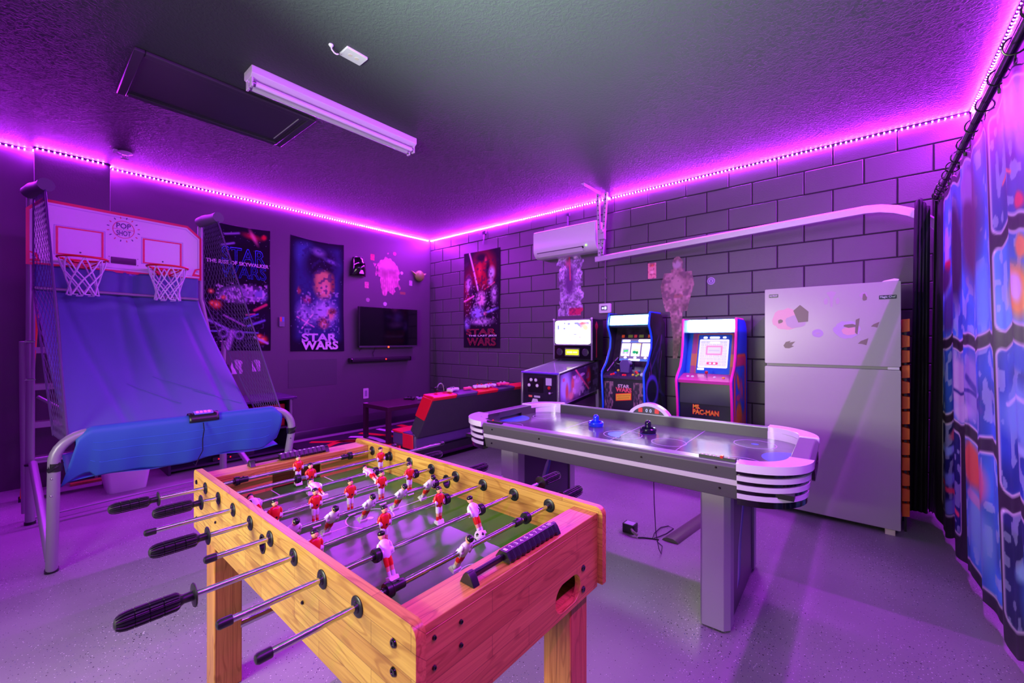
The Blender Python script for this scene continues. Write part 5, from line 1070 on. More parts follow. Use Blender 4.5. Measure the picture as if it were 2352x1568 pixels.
cv.ell(0.30, 0.47, 0.34, 0.12, (96, 104, 196), 0.12).ell(0.30, 0.47, 0.26, 0.085, (20, 16, 44), 0.2).ell(0.35, 0.33, 0.3, 0.03, (110, 110, 200), 0.5, 20)
cabinet_print(cv, 'side_art', xb + 0.0012, (3.80, 4.30, 0.1, 1.5), CB, [(y + 0.014, z) for y, z in prof])
build('back_panel', MB().box(xa + 0.018, xb - 0.018, 4.27, 4.295, 0.02, 1.42), M_CABN, CB)
build('kick_panel', MB().box(xa + 0.018, xb - 0.018, 3.815, 3.83, 0.0, 0.10), M_CABN, CB)
fp = build('front_panel', MB().box(xa + 0.018, xb - 0.018, 3.812, 3.826, 0.0, 0.872), mat('front_dark', (26, 20, 40), 0.35), CB)
cvs = Canvas(34, 120, (40, 28, 50)); cvs.blotch(7, 0.55, (150, 110, 128), 21, 0.9).blotch(12, 0.6, (96, 66, 90), 22, 0.8)
for (a, b_) in ((xa + 0.022, xa + 0.115), (xb - 0.125, xb - 0.022)):
    print_sheet('panel_print', cvs, flat((a, 3.8105, 0.12), (1, 0, 0), (0, 0, 1), b_ - a, 0.72), vcol_mat('glossy_side_art', 0.35), fp)
text('lettering', 'STAR', (3.645, 3.808, 0.800), (1, 0, 0), (0, 0, 1), 0.120, 0.034, mat('front_pale', (206, 178, 196), 0.5), fp, offset=0.03)
text('lettering', 'WARS', (3.645, 3.808, 0.765), (1, 0, 0), (0, 0, 1), 0.165, 0.044, mat('front_red', (222, 70, 100), 0.5), fp, offset=0.04)
sg = build('coin_sign', MB().prism([(3.562, 0.650), (3.725, 0.672), (3.725, 0.742), (3.562, 0.722)], FY, 3.808, 3.812), mat('sign_red', (236, 40, 40), 0.4), fp)
build('sign_face', MB().prism([(3.568, 0.657), (3.719, 0.678), (3.719, 0.735), (3.568, 0.716)], FY, 3.8065, 3.808), mat('sign_yellow', (240, 186, 40), 0.4), sg)
mb = MB()
for k in range(9): mb.obox((3.584 + k * 0.0152, 3.8063, 0.701 + k * 0.0019), (0.009, 0.0008, 0.014), Matrix.Rotation(-0.13, 3, 'Y'))
for k in range(8): mb.obox((3.590 + k * 0.0152, 3.8063, 0.680 + k * 0.0019), (0.010, 0.0008, 0.010), Matrix.Rotation(-0.13, 3, 'Y'))
build('worn_print', mb, mat('sign_ink', (188, 140, 30), 0.5), sg)
# control deck
dk = build('control_deck', MB().prism([(3.785, 0.872), (3.785, 0.900), (3.94, 0.985), (3.985, 0.985), (3.985, 0.872)], FX, xa + 0.018, xb - 0.018), mat('deck_print', (56, 38, 76), 0.3, vary=(26, 0.5)), CB, bevel=0.002)
rs = random.Random(2)
dz = lambda y: 0.900 + (y - 3.785) * 0.548
for (x, y, c) in ((3.52, 3.80, 'r'), (3.55, 3.83, 'b'), (3.56, 3.87, 'y'), (3.54, 3.81, 'r'), (3.74, 3.81, 'y'), (3.78, 3.80, 'g'), (3.77, 3.84, 'r'), (3.78, 3.87, 'b'), (3.75, 3.86, 'r'), (3.79, 3.82, 'g'), (3.645, 3.80, 'r'), (3.665, 3.80, 'r')):
    cc = {'r': (226, 40, 40), 'b': (40, 60, 180), 'y': (224, 196, 40), 'g': (130, 180, 50)}[c]
    build('button', MB().lathe([(0.012, 0), (0.012, 0.006), (0.008, 0.010)], (x, y, dz(y)), (0, -0.45, 1), 12), mat('button_' + c, cc, 0.3, emit=0.15), dk)
yk = build('yoke', MB().prism([(3.60, 0.93), (3.69, 0.93), (3.70, 1.02), (3.675, 1.055), (3.615, 1.055), (3.59, 1.02)], FY, 3.83, 3.90), mat('yoke_violet', (84, 62, 130), 0.35), dk, bevel=0.006)
for s in (-1, 1): build('yoke_grip', MB().tube([(3.645 + s * 0.05, 3.85, 1.0), (3.645 + s * 0.085, 3.835, 1.01), (3.645 + s * 0.095, 3.825, 1.04), (3.645 + s * 0.092, 3.82, 0.965)], 0.012, 8), M_BLACK_GLOSS, yk)
build('lever', MB().tube([(3.462, 3.82, 0.94), (3.50, 3.90, 1.03), (3.53, 3.93, 1.075)], 0.008, 8), M_STEEL, dk)
build('trackball', MB().sphere((3.832, 3.815, 0.918), 0.022, 14, 10), mat('ball_pale', (190, 215, 210), 0.2), dk)
# monitor
Mo = Vector((0, 0, 0))
b0, b1 = Vector((0, 3.985, 0.985)), Vector((0, 4.10, 1.375))
build('bezel', MB().add([(xa + 0.018, b0.y, b0.z), (xb - 0.018, b0.y, b0.z), (xb - 0.018, b1.y, b1.z), (xa + 0.018, b1.y, b1.z), (xa + 0.018, b0.y + 0.02, b0.z), (xb - 0.018, b0.y + 0.02, b0.z), (xb - 0.018, b1.y + 0.02, b1.z), (xa + 0.018, b1.y + 0.02, b1.z)], [(0, 1, 2, 3), (7, 6, 5, 4), (0, 4, 5, 1), (1, 5, 6, 2), (2, 6, 7, 3), (3, 7, 4, 0)]), mat('bezel_print', (38, 26, 46), 0.3, vary=(18, 0.7)), CB)
cv = Canvas(130, 110, (96, 84, 120)); cv.rect(0, 1, 0, 0.1, (50, 120, 225)).rect(0, 1, 0.84, 0.92, (60, 110, 210))
for (a, b_, c_, d_) in ((0.03, 0.32, 0.22, 0.80), (0.36, 0.65, 0.22, 0.80), (0.70, 0.98, 0.22, 0.80)): cv.rect(a, b_, c_, d_, (255, 255, 255), r=0.02)
for (a, b_, c_, d_) in ((0.03, 0.30, 0.86, 0.97), (0.56, 1.0, 0.86, 0.99), (0.30, 0.68, 0.01, 0.10)): cv.rect(a, b_, c_, d_, (255, 255, 255), r=0.04)
cv.rect(0.08, 0.28, 0.32, 0.56, (52, 50, 120)).ell(0.15, 0.45, 0.05, 0.06, (60, 190, 90)).ell(0.22, 0.46, 0.05, 0.06, (60, 190, 90)).ell(0.18, 0.36, 0.03, 0.04, (235, 200, 190))
cv.rect(0.41, 0.60, 0.32, 0.56, (120, 190, 60)).ell(0.47, 0.4, 0.07, 0.07, (20, 140, 90)).ell(0.56, 0.38, 0.04, 0.08, (20, 120, 60)).rect(0.50, 0.66, 0.72, 0.80, (255, 190, 60))
cv.ell(0.84, 0.44, 0.07, 0.12, (250, 240, 130)).ell(0.84, 0.44, 0.05, 0.09, (255, 255, 250))
for u in (0.19, 0.51, 0.84): cv.ell(u, 0.155, 0.055, 0.055, (255, 255, 255), 0.2)
dv = (b1 - b0).normalized(); nv_ = Vector((0, -dv.z, dv.y))
def scr(u, v, x0=3.508, x1=3.832, s0=0.055, s1=0.285, lift=0.004):
    p = b0 + dv * (s0 + (s1 - s0) * v) + nv_ * lift; return (x0 + (x1 - x0) * u, p.y, p.z)
print_sheet('screen', cv, scr, vcol_mat('lit_screen', 0.2, emit=1.25), CB, solid=0.002)
for (x, c) in ((3.52, (225, 90, 40)), (3.60, (110, 140, 40)), (3.655, (200, 60, 60)), (3.715, (110, 140, 40)), (3.80, (225, 90, 40))):
    p = b0 + dv * 0.315 + nv_ * 0.004
    build('instruction_card', MB().obox((x, p.y, p.z), (0.048 if c[0] < 150 else 0.03, 0.004, 0.03), Matrix((Vector((1, 0, 0)), -nv_, dv)).transposed()), mat('card_%d' % int(x * 1000), c, 0.4), CB)
build('speaker_panel', MB().prism([(3.925, 1.383), (4.10, 1.372), (4.10, 1.386), (3.925, 1.397)], FX, xa + 0.018, xb - 0.018), mat('teal_under', (40, 60, 80), 0.35), CB)
build('marquee', MB().prism([(3.912, 1.398), (3.935, 1.500), (3.95, 1.500), (3.927, 1.398)], FX, xa + 0.018, xb - 0.018), mat('marquee_frame_blue', (30, 120, 190), 0.35, emit=0.5), CB)
build('marquee_light', MB().prism([(3.908, 1.404), (3.930, 1.494), (3.934, 1.494), (3.912, 1.404)], FX, xa + 0.030, xb - 0.030), mat('marquee_lit', (225, 245, 255), 0.4, emit=30.0), CB)
build('top_panel', MB().box(xa + 0.018, xb - 0.018, 3.93, 4.19, 1.500, 1.513), M_CABN, CB)

# ---- cabinet with pink edging
CM = thing('arcade_cabinet', 'arcade cabinet with pink edging, maze screen and cream lit marquee', 'arcade cabinet', (4.39, 4.05, 0), group='arcade machines along the block wall')
xa, xb = 4.160, 4.615
prof = [(3.800, 0.0), (4.300, 0.0), (4.300, 1.30)] + [(4.300 - 0.13 * (1 - math.cos(a)), 1.30 + 0.13 * math.sin(a)) for a in np.linspace(0.3, PI / 2, 5)] + [(3.930, 1.432), (3.925, 1.30), (3.915, 1.20), (3.895, 1.10), (3.850, 1.01), (3.760, 0.925), (3.745, 0.895), (3.775, 0.72), (3.792, 0.5)]
M_PEDGE = mat('pink_edging', (240, 40, 168), 0.35); M_CABB = mat('cabinet_blue', (24, 96, 200), 0.35)
for x0 in (xa, xb - 0.018):
    sp = build('side_panel', MB().prism(prof, FX, x0, x0 + 0.018), M_CABB, CM)
    build('edge_trim', MB().tube([(x0 + 0.009, y - 0.002, z + 0.001) for y, z in prof[7:]] + [(x0 + 0.009, 3.798, 0.0)], 0.0105, 8), M_PEDGE, sp)
cv = Canvas(70, 190, (26, 92, 205)); cv.rect(0.1, 0.92, 0.08, 0.78, (235, 120, 60), r=0.1, soft=0.04).rect(0.16, 0.86, 0.10, 0.76, (216, 40, 110), r=0.08, soft=0.04).rect(0.22, 0.82, 0.12, 0.70, (24, 110, 215), r=0.05, soft=0.04)
cv.ell(0.45, 0.33, 0.27, 0.17, (240, 176, 40), 0.3, 8).ell(0.65, 0.26, 0.16, 0.17, (236, 140, 50), 0.4, -20).ell(0.4, 0.50, 0.2, 0.03, (220, 50, 110), 0.5).ell(0.38, 0.60, 0.10, 0.09, (240, 150, 60), 0.5, 30).ell(0.6, 0.55, 0.12, 0.1, (236, 70, 100), 0.6, 20).blotch(9, 0.62, (150, 100, 190), 15, 0.5, (0.2, 0.85, 0.15, 0.7))
cabinet_print(cv, 'side_art', xb + 0.0012, (3.745, 4.30, 0.1, 1.42), CM, [(y + 0.014 if y < 4.2 else y, z) for y, z in prof])
build('back_panel', MB().box(xa + 0.018, xb - 0.018, 4.27, 4.295, 0.02, 1.34), M_CABB, CM)
build('front_panel', MB().box(xa + 0.018, xb - 0.018, 3.800, 3.814, 0.70, 0.878), mat('front_plum', (34, 20, 60), 0.3), CM)
fp = build('front_panel', MB().box(xa + 0.018, xb - 0.018, 3.812, 3.826, 0.0, 0.72), mat('front_slate', (32, 34, 48), 0.2), CM)
text('lettering', 'MS.', (4.320, 3.8100, 0.672), (1, 0, 0), (0, 0, 1), 0.062, 0.040, M_TXT_RED, fp, 0.0004, offset=0.06)
text('lettering', 'PAC-MAN', (4.395, 3.8100, 0.628), (1, 0, 0), (0, 0, 1), 0.215, 0.048, M_TXT_RED, fp, 0.0004, offset=0.06)
text('lettering', 'MS.', (4.320, 3.8085, 0.672), (1, 0, 0), (0, 0, 1), 0.052, 0.032, M_TXT_YEL, fp, 0.0004, offset=0.02)
text('lettering', 'PAC-MAN', (4.395, 3.8085, 0.628), (1, 0, 0), (0, 0, 1), 0.205, 0.038, M_TXT_YEL, fp, 0.0004, offset=0.02)
dk = build('control_deck', MB().prism([(3.765, 0.878), (3.760, 0.905), (3.90, 0.950), (3.955, 0.950), (3.955, 0.878)], FX, xa + 0.018, xb - 0.018), mat('deck_pink', (196, 60, 150), 0.25), CM, bevel=0.002)
build('joystick', MB().cyl((4.40, 3.825, 0.925), (4.40, 3.818, 0.965), 0.004, 10), M_STEEL, dk); build('joystick_knob', MB().sphere((4.40, 3.816, 0.972), 0.014, 14, 10), M_RED, dk)
for x, c in ((4.53, (240, 170, 40)), (4.24, (200, 200, 215)), (4.28, (200, 200, 215)), (4.46, (220, 210, 220))): build('button', MB().lathe([(0.013, 0), (0.013, 0.006), (0.008, 0.010)], (x, 3.835, 0.927), (0, -0.3, 1), 12), mat('btn_%d' % c[2], c, 0.3), dk)
b0, b1 = Vector((0, 3.955, 0.950)), Vector((0, 4.08, 1.335)); dv = (b1 - b0).normalized(); nv_ = Vector((0, -dv.z, dv.y)); Ls = (b1 - b0).length
cv = Canvas(110, 110, (20, 100, 200)); cv.rect(0.10, 1.0, 0.0, 1.0, (226, 120, 40), soft=0.02).rect(0.115, 0.98, 0.0, 0.98, (206, 20, 150), soft=0.02).rect(0.20, 0.90, 0.0, 0.92, (226, 120, 40), r=0.03, soft=0.02).rect(0.215, 0.885, 0.0, 0.905, (26, 90, 205), r=0.03, soft=0.02)
cv.rect(0.10, 0.215, 0.18, 0.45, (226, 170, 40), soft=0.02).rect(0.885, 0.99, 0.18, 0.45, (226, 170, 40), soft=0.02)
bz = print_sheet('bezel', cv, lambda u, v: (xa + 0.018 + (xb - xa - 0.036) * u, (b0 + dv * (Ls * v)).y, (b0 + dv * (Ls * v)).z), vcol_mat('glossy_side_art', 0.35), CM, solid=0.01)
cv = Canvas(120, 150, (40, 60, 150)); cv.rect(0.0, 1.0, 0.0, 0.90, (226, 224, 240), r=0.05).rect(0.03, 0.97, 0.03, 0.87, (196, 200, 214), r=0.04)
rs = random.Random(11)
for r in range(9):
    x = 0.06
    while x < 0.92:
        w_ = rs.choice([0.10, 0.14, 0.2]); cv.rect(x, min(0.94, x + w_), 0.07 + r * 0.088, 0.07 + r * 0.088 + 0.06, (160, 164, 186), r=0.02).rect(x + 0.012, min(0.93, x + w_ - 0.012), 0.082 + r * 0.088, 0.058 + 0.06 + r * 0.088, (186, 190, 206), r=0.015); x += w_ + 0.035
cv.rect(0.24, 0.80, 0.40, 0.70, (236, 120, 150), r=0.03, op=0.9).rect(0.30, 0.74, 0.45, 0.65, (176, 180, 198), r=0.02).rect(0.34, 0.70, 0.53, 0.56, (150, 150, 176)).rect(0.30, 0.68, 0.10, 0.18, (240, 70, 110), r=0.03).ell(0.42, 0.14, 0.05, 0.03, (255, 200, 200)).ell(0.56, 0.14, 0.05, 0.03, (255, 220, 200))
cv.rect(0.36, 0.70, 0.77, 0.82, (255, 252, 230), r=0.03).rect(0.12, 0.26, 0.92, 0.99, (255, 255, 255), r=0.03).rect(0.34, 0.68, 0.92, 0.99, (255, 255, 255), r=0.03).rect(0.78, 0.90, 0.93, 0.99, (255, 255, 255), r=0.03)
print_sheet('screen', cv, lambda u, v: (4.282 + 0.245 * u, (b0 + dv * (0.055 + 0.295 * v) + nv_ * 0.003).y, (b0 + dv * (0.055 + 0.295 * v) + nv_ * 0.003).z), vcol_mat('lit_screen_soft', 0.2, emit=1.0), CM, solid=0.002)
build('credit_light', MB().obox((4.31, (b0 + dv * 0.043 + nv_ * 0.004).y, (b0 + dv * 0.043).z), (0.055, 0.003, 0.016), Matrix((Vector((1, 0, 0)), -nv_, dv)).transposed()), mat('white_lit', (255, 255, 255), 0.4, emit=2.0), CM)
build('marquee_frame', MB().prism([(3.935, 1.318), (3.935, 1.428), (3.95, 1.428), (3.95, 1.318)], FX, xa + 0.018, xb - 0.018), mat('teal_marquee', (120, 200, 195), 0.35, emit=0.35), CM)
build('marquee_light', MB().prism(rrect(4.212, 4.590, 1.322, 1.426, 0.02, 4), FY, 3.929, 3.936), mat('marquee_cream', (255, 255, 215), 0.4, emit=34.0), CM)
build('top_panel', MB().box(xa + 0.018, xb - 0.018, 3.94, 4.20, 1.428, 1.432).box(xa + 0.018, xb - 0.018, 3.94, 4.08, 1.312, 1.320), M_CABB, CM)

# ---- pinball machine
PB = thing('pinball_machine', 'small pinball machine with white lit backglass', 'pinball machine', (2.935, 3.8, 0), group='arcade machines along the block wall')
xa, xb, yf, yb = 2.712, 3.160, 3.400, 4.215
M_PBK = mat('pinball_black', (28, 22, 36), 0.3); M_PSTEEL = mat('rail_steel', (176, 172, 188), 0.3, metal=0.8)
pp = [(yf, 0.56), (yb, 0.66), (yb, 1.030), (yf, 0.915)]
build('cabinet', MB().prism(pp, FX, xa, xb), M_PBK, PB, bevel=0.003)
cv = Canvas(130, 60, (70, 50, 90)); cv.ell(0.12, 0.55, 0.2, 0.7, (176, 186, 232), 0.6).ell(0.42, 0.45, 0.2, 0.45, (206, 186, 216), 0.5).ell(0.16, 0.38, 0.05, 0.36, (196, 104, 92), 0.6).ell(0.30, 0.55, 0.05, 0.36, (206, 120, 100), 0.6).ell(0.26, 0.2, 0.1, 0.2, (216, 150, 140), 0.6)
cv.blotch(24, 0.58, (232, 214, 236), 33, 0.8, (0.3, 0.62, 0.1, 0.8)).ell(0.78, 0.6, 0.16, 0.5, (40, 22, 50), 0.5).ell(0.72, 0.6, 0.08, 0.4, (206, 30, 60), 0.7).blotch(20, 0.6, (120, 110, 150), 34, 0.7, (0.6, 1.0, 0, 1)).line(0.38, 0.98, 0.72, 0.2, 0.02, (240, 110, 140), 0.6).rect(0.0, 1.0, 0.0, 0.03, (190, 160, 200)).rect(0.06, 0.11, 0.75, 0.85, (230, 30, 60))
print_sheet('side_art', cv, lambda u, v: (xb + 0.0015, yf + 0.03 + (yb - yf - 0.05) * u, (0.60 + 0.09 * u) + ((0.905 + 0.11 * u) - (0.60 + 0.09 * u)) * v), vcol_mat('glossy_side_art', 0.35), PB)
fr_ = build('front_plate', MB().box(xa + 0.02, xb - 0.02, yf - 0.006, yf, 0.58, 0.895), mat('pb_front', (34, 22, 48), 0.3, vary=(12, 0.4)), PB)
build('coin_door', MB().prism(rrect(2.79, 2.985, 0.72, 0.865, 0.006, 2), FY, yf - 0.010, yf - 0.006), mat('coin_door_black', (18, 14, 26), 0.25), fr_)
for (x, z) in ((2.835, 0.845), (2.895, 0.845), (2.810, 0.79), (2.912, 0.79)): build('button', MB().lathe([(0.017, 0), (0.017, 0.005), (0.012, 0.010)], (x, yf - 0.010, z), (0, -1, 0), 14), M_WHITE, fr_)
build('start_button', MB().lathe([(0.017, 0), (0.017, 0.005), (0.012, 0.010)], (3.055, yf - 0.006, 0.775), (0, -1, 0), 14), M_RED, fr_)
build('sticker', MB().box(3.015, 3.085, yf - 0.0085, yf - 0.006, 0.80, 0.872), mat('label_lilac', (190, 170, 215), 0.4), fr_)
build('plunger', MB().cyl((3.095, yf - 0.006, 0.73), (3.095, yf - 0.05, 0.73), 0.006, 10).sphere((3.095, yf - 0.055, 0.73), 0.014, 12, 8), M_PSTEEL, fr_)
for (x0, w_, c) in ((2.80, 0.045, (226, 110, 96)), (2.87, 0.075, (190, 180, 205))): build('sticker', MB().box(x0, x0 + w_, yf - 0.008, yf - 0.006, 0.668, 0.688), mat('sticker_pb%d' % c[0], c, 0.4), fr_)
build('emblem', MB().prism([(2.83, 0.60), (2.935, 0.60), (2.91, 0.655), (2.855, 0.655)], FY, yf - 0.009, yf - 0.006), mat('emblem_pale', (206, 190, 216), 0.4), fr_)
for x0 in (xa, xb):
    build('side_rail', MB().tube([(x0, yf - 0.004, 0.918), (x0, yb - 0.12, 1.020)], 0.009, 8), M_PSTEEL, PB)
    build('corner_post', MB().box(x0 - 0.012, x0 + 0.012, yf - 0.010, yf + 0.01, 0.50, 0.915), M_PSTEEL, PB, bevel=0.003)
    lg = build('leg', MB().beam((x0, yf + 0.01, 0.60), (x0, yf - 0.02, 0.0), 0.035, 0.02), M_PSTEEL, PB); build('leg', MB().beam((x0, yb - 0.04, 0.70), (x0, yb, 0.0), 0.035, 0.02), M_PSTEEL, PB)
build('lockdown_bar', MB().tube([(xa - 0.006, yf, 0.917), (xb + 0.006, yf, 0.917)], 0.012, 10), mat('bar_violet', (120, 96, 220), 0.2, metal=0.6), PB)
build('playfield_board', MB().prism([(yf + 0.03, 0.905), (yb - 0.12, 1.008), (yb - 0.12, 1.013), (yf + 0.03, 0.910)], FX, xa + 0.02, xb - 0.02), mat('pb_field', (96, 120, 128), 0.35, vary=(10, 0.6)), PB)
gl = build('playfield_glass', MB().prism([(yf + 0.012, 0.922), (yb - 0.12, 1.026), (yb - 0.12, 1.029), (yf + 0.012, 0.925)], FX, xa + 0.01, xb - 0.01), mat('pb_glass', (190, 210, 214), 0.05, coat=1.0, alpha=0.35), PB)
bx0, bx1, by0, by1 = 2.700, 3.205, 3.985, 4.230
build('backbox', MB().box(bx0, bx1, by0 + 0.012, by1, 1.030, 1.478), M_PBK, PB, bevel=0.004)
for (a, b_, c, d) in ((bx0, bx0 + 0.016, 1.03, 1.48), (bx1 - 0.016, bx1, 1.03, 1.48), (bx0, bx1, 1.470, 1.482), (bx0, bx1, 1.190, 1.200)): build('frame_molding', MB().box(a, b_, by0 - 0.004, by0 + 0.014, c, d), M_PSTEEL, PB, bevel=0.002)
for x in (bx0 + 0.008, bx1 - 0.008): build('corner_cap', MB().sphere((x, by0, 1.482), 0.012, 10, 8), M_WHITE, PB)
cv = Canvas(150, 120, (255, 255, 255)); cv.blotch(9, 0.55, (60, 58, 96), 61, 0.9, (0.35, 0.97, 0.38, 0.93)).blotch(10, 0.60, (60, 60, 120), 62, 0.9, (0.06, 0.3, 0.62, 0.93)).ell(0.86, 0.70, 0.14, 0.24, (236, 110, 90), 0.6, 20).ell(0.78, 0.88, 0.1, 0.1, (220, 60, 70), 0.7).blotch(12, 0.5, (90, 60, 96), 64, 0.8, (0.68, 0.97, 0.04, 0.32)).ell(0.88, 0.2, 0.1, 0.14, (236, 150, 140), 0.7)
cv.ell(0.5, 0.6, 0.08, 0.22, (255, 255, 255), 0.4).ell(0.66, 0.62, 0.08, 0.16, (255, 250, 250), 0.4).rect(0, 1, 0, 0.06, (255, 255, 255)).rect(0, 0.04, 0, 1, (255, 255, 255)).rect(0.96, 1, 0, 1, (255, 255, 255)).rect(0, 1, 0.95, 1, (255, 255, 255))
Uq, Vq = np.meshgrid(np.linspace(0, 1, 150), np.linspace(0, 1, 120)); rr_ = 0.06
mk = ~(((np.abs(Uq - 0.5) > 0.5 - rr_ * 0.8) & (np.abs(Vq - 0.5) > 0.5 - rr_)) & ((((np.abs(Uq - 0.5) - 0.5 + rr_ * 0.8) / (rr_ * 0.8)) ** 2 + ((np.abs(Vq - 0.5) - 0.5 + rr_) / rr_) ** 2) > 1))
print_sheet('backglass', cv, flat((bx0 + 0.026, by0 + 0.004, 1.206), (1, 0, 0), (0, 0, 1), bx1 - bx0 - 0.052, 0.260), vcol_mat('lit_backglass', 0.2, emit=5.5), PB, mask=mk)
build('speaker_panel', MB().box(bx0 + 0.016, bx1 - 0.016, by0 + 0.002, by0 + 0.012, 1.044, 1.190), M_BLACK_GLOSS, PB)
for x in (2.785, 3.118): build('speaker', MB().lathe([(0.040, 0), (0.040, 0.004), (0.034, 0.006), (0.030, 0.002), (0.010, 0.003)], (x, by0 + 0.002, 1.115), (0, -1, 0), 24), mat('speaker_dark', (44, 36, 56), 0.4), PB)
dm = build('display_frame', MB().prism(rrect(2.858, 3.046, 1.070, 1.160, 0.006, 2), FY, by0 - 0.002, by0 + 0.002), mat('display_frame_olive', (96, 100, 84), 0.4), PB)
build('dot_display', MB().prism(rrect(2.868, 3.036, 1.084, 1.144, 0.006, 2), FY, by0 - 0.004, by0 - 0.002), mat('display_lime', (190, 225, 20), 0.4, emit=1.6), dm)
build('pixel_text', MB().box(2.885, 2.955, by0 - 0.005, by0 - 0.004, 1.103, 1.124).box(2.965, 3.018, by0 - 0.005, by0 - 0.004, 1.106, 1.122), mat('display_hot', (255, 255, 120), 0.4, emit=2.2), dm)
build('side_art', MB().prism([(4.04, 1.40), (4.075, 1.455), (4.11, 1.40), (4.085, 1.36), (4.085, 1.06), (4.065, 1.06), (4.065, 1.36)], FX, bx1 + 0.0005, bx1 + 0.0015), mat('side_red', (160, 30, 60), 0.4), PB)
# ================================================================== DOUBLE-HOOP BASKETBALL GAME
BK = thing('basketball_game', 'folding double-hoop basketball arcade game with blue cloth ramp', 'basketball game', (1.6, 0.65, 0))
M_TUBE = mat('grey_powdercoat_tube', (150, 146, 156), 0.38, metal=0.2)
M_BLUE = mat('blue_nylon', (88, 104, 158), 0.6, spec=0.35, bump=(700, 0.25, 0.0006)); M_NET = mat('net_cord_violet', (84, 56, 112), 0.7); M_HOOP = mat('hoop_red', (220, 28, 40), 0.35)
def arc(c, r, a0, a1, n, fx): return [fx(c, r, math.radians(a0 + (a1 - a0) * i / n)) for i in range(n + 1)]
R_ = 0.024
YL, YR, XF, ZF = 0.125, 1.272, 2.300, 0.762
bar = [(XF - 0.22 * (1 - z / 0.60), YL, z) for z in (0.0, 0.2, 0.4, 0.60)] + [(XF, YL + 0.13 * (1 - math.cos(a)), 0.632 + 0.13 * math.sin(a)) for a in np.linspace(0.12, PI / 2, 8)] + \
      [(XF, YL + 0.13 + (YR - YL - 0.26) * k, ZF) for k in (0.25, 0.5, 0.75)] + [(XF, YR - 0.13 + 0.13 * math.sin(a), 0.632 + 0.13 * math.cos(a)) for a in np.linspace(0, PI / 2 - 0.12, 8)] + [(XF - 0.22 * (1 - z / 0.60), YR, z) for z in (0.60, 0.4, 0.2, 0.0)]
fb = build('front_bar', MB().tube(bar, R_, 16), M_TUBE, BK)
for y in (YL, YR):
    build('foot_cap', MB().cyl((XF - 0.22, y, 0.0), (XF - 0.213, y, 0.018), R_ + 0.004, 16), M_BLACK, fb)
    build('tape_band', MB().tube([(XF - 0.003, y + (0.002 if y < 1 else -0.002), 0.588), (XF, y + (0.006 if y < 1 else -0.006), 0.628)], R_ + 0.004, 14).tube([(XF + 0.015, y - 0.02, 0.59), (XF + 0.026, y + 0.0, 0.61), (XF + 0.013, y + 0.02, 0.625)], 0.008, 6), M_BLACK, fb)
    for z in (0.55, 0.455): build('rivet', MB().sphere((XF - 0.22 * (1 - z / 0.6) + 0.022, y - 0.008, z), 0.006, 8, 6), M_CHROME, fb)
for (xb_, y, yt) in ((1.10, 0.063, 0.068), (1.00, 1.212, 1.045)):
    rp = build('rear_post', MB().tube([(xb_, y, 0.0), (xb_, y, 0.405)], R_, 14), M_TUBE, BK)
    build('foot_cap', MB().cyl((xb_, y, 0), (xb_, y, 0.018), R_ + 0.004, 14).cyl((xb_, y, 0.398), (xb_, y, 0.408), R_ + 0.003, 14), M_BLACK, rp)
    up = build('upright', MB().tube([(xb_ - 0.03, y, 0.30), (xb_ - 0.06, y + (yt - y) * 0.5, 1.2), (0.975, yt, 1.62), (0.97, yt, 2.24)], 0.022, 14), M_TUBE, BK)
    build('brace', MB().tube([(xb_ + 0.03, y + 0.012, 0.415), (XF - 0.235, (YL if y < 1 else YR) + (-0.004 if y < 1 else -0.02), 0.06)], 0.021, 12), M_TUBE, BK)
    build('brace', MB().tube([(xb_ - 0.10, y - 0.03 if y < 1 else y + 0.03, 1.24), (xb_ - 0.13, y - 0.028 if y < 1 else y + 0.028, 0.80), (xb_ - 0.12, y - 0.02 if y < 1 else y + 0.02, 0.05)], 0.019, 12), M_TUBE, BK)
    for z in (1.24, 0.98): build('bolt', MB().cyl((xb_ - 0.02, y - 0.025, z), (xb_ - 0.02, y + 0.025, z), 0.006, 8), M_CHROME, up)
build('cross_bar', MB().tube([(1.10, 0.075, 0.035), (1.00, 1.2, 0.035)], 0.006, 8), M_TUBE, BK)
build('cross_bar', MB().tube([(1.035, 0.085, 1.612), (1.035, 1.015, 1.600)], 0.012, 10), M_TUBE, BK)
build('cross_bar', MB().tube([(1.03, 0.08, 0.42), (0.98, 1.2, 0.42)], 0.013, 10), M_TUBE, BK)
build('cross_bar', MB().tube([(1.10, 0.10, 0.86), (1.75, 0.50, 0.55)], 0.011, 10), M_TUBE, BK)
# backboard
M_BW = mat('backboard_white', (222, 216, 226), 0.4, bump=(6, 0.3, 0.01)); XBB = 1.0
lp = [(0.045, 1.775), (1.047, 1.768), (1.047, 2.135), (0.950, 2.226), (0.120, 2.250), (0.045, 2.165)]
bb = build('backboard', MB().prism(lp, FX, XBB - 0.012, XBB), M_BW, BK)
inn = [(0.062, 1.795), (1.032, 1.786), (1.032, 2.127), (0.944, 2.208), (0.127, 2.230), (0.062, 2.157)]
build('red_border', MB().prism(lp, FX, XBB, XBB + 0.002, holes=[inn]), M_HOOP, bb)
M_LILAC_LINE = mat('print_lilac_line', (176, 160, 204), 0.5)  # lilac lines printed on the backboard
in2 = [(0.074, 1.808), (1.022, 1.799), (1.022, 2.121), (0.939, 2.194), (0.132, 2.216), (0.074, 2.150)]; in3 = [(0.078, 1.812), (1.018, 1.803), (1.018, 2.119), (0.937, 2.190), (0.134, 2.212), (0.078, 2.147)]
build('pinstripe', MB().prism(in2, FX, XBB, XBB + 0.0012, holes=[in3]), M_LILAC_LINE, bb)
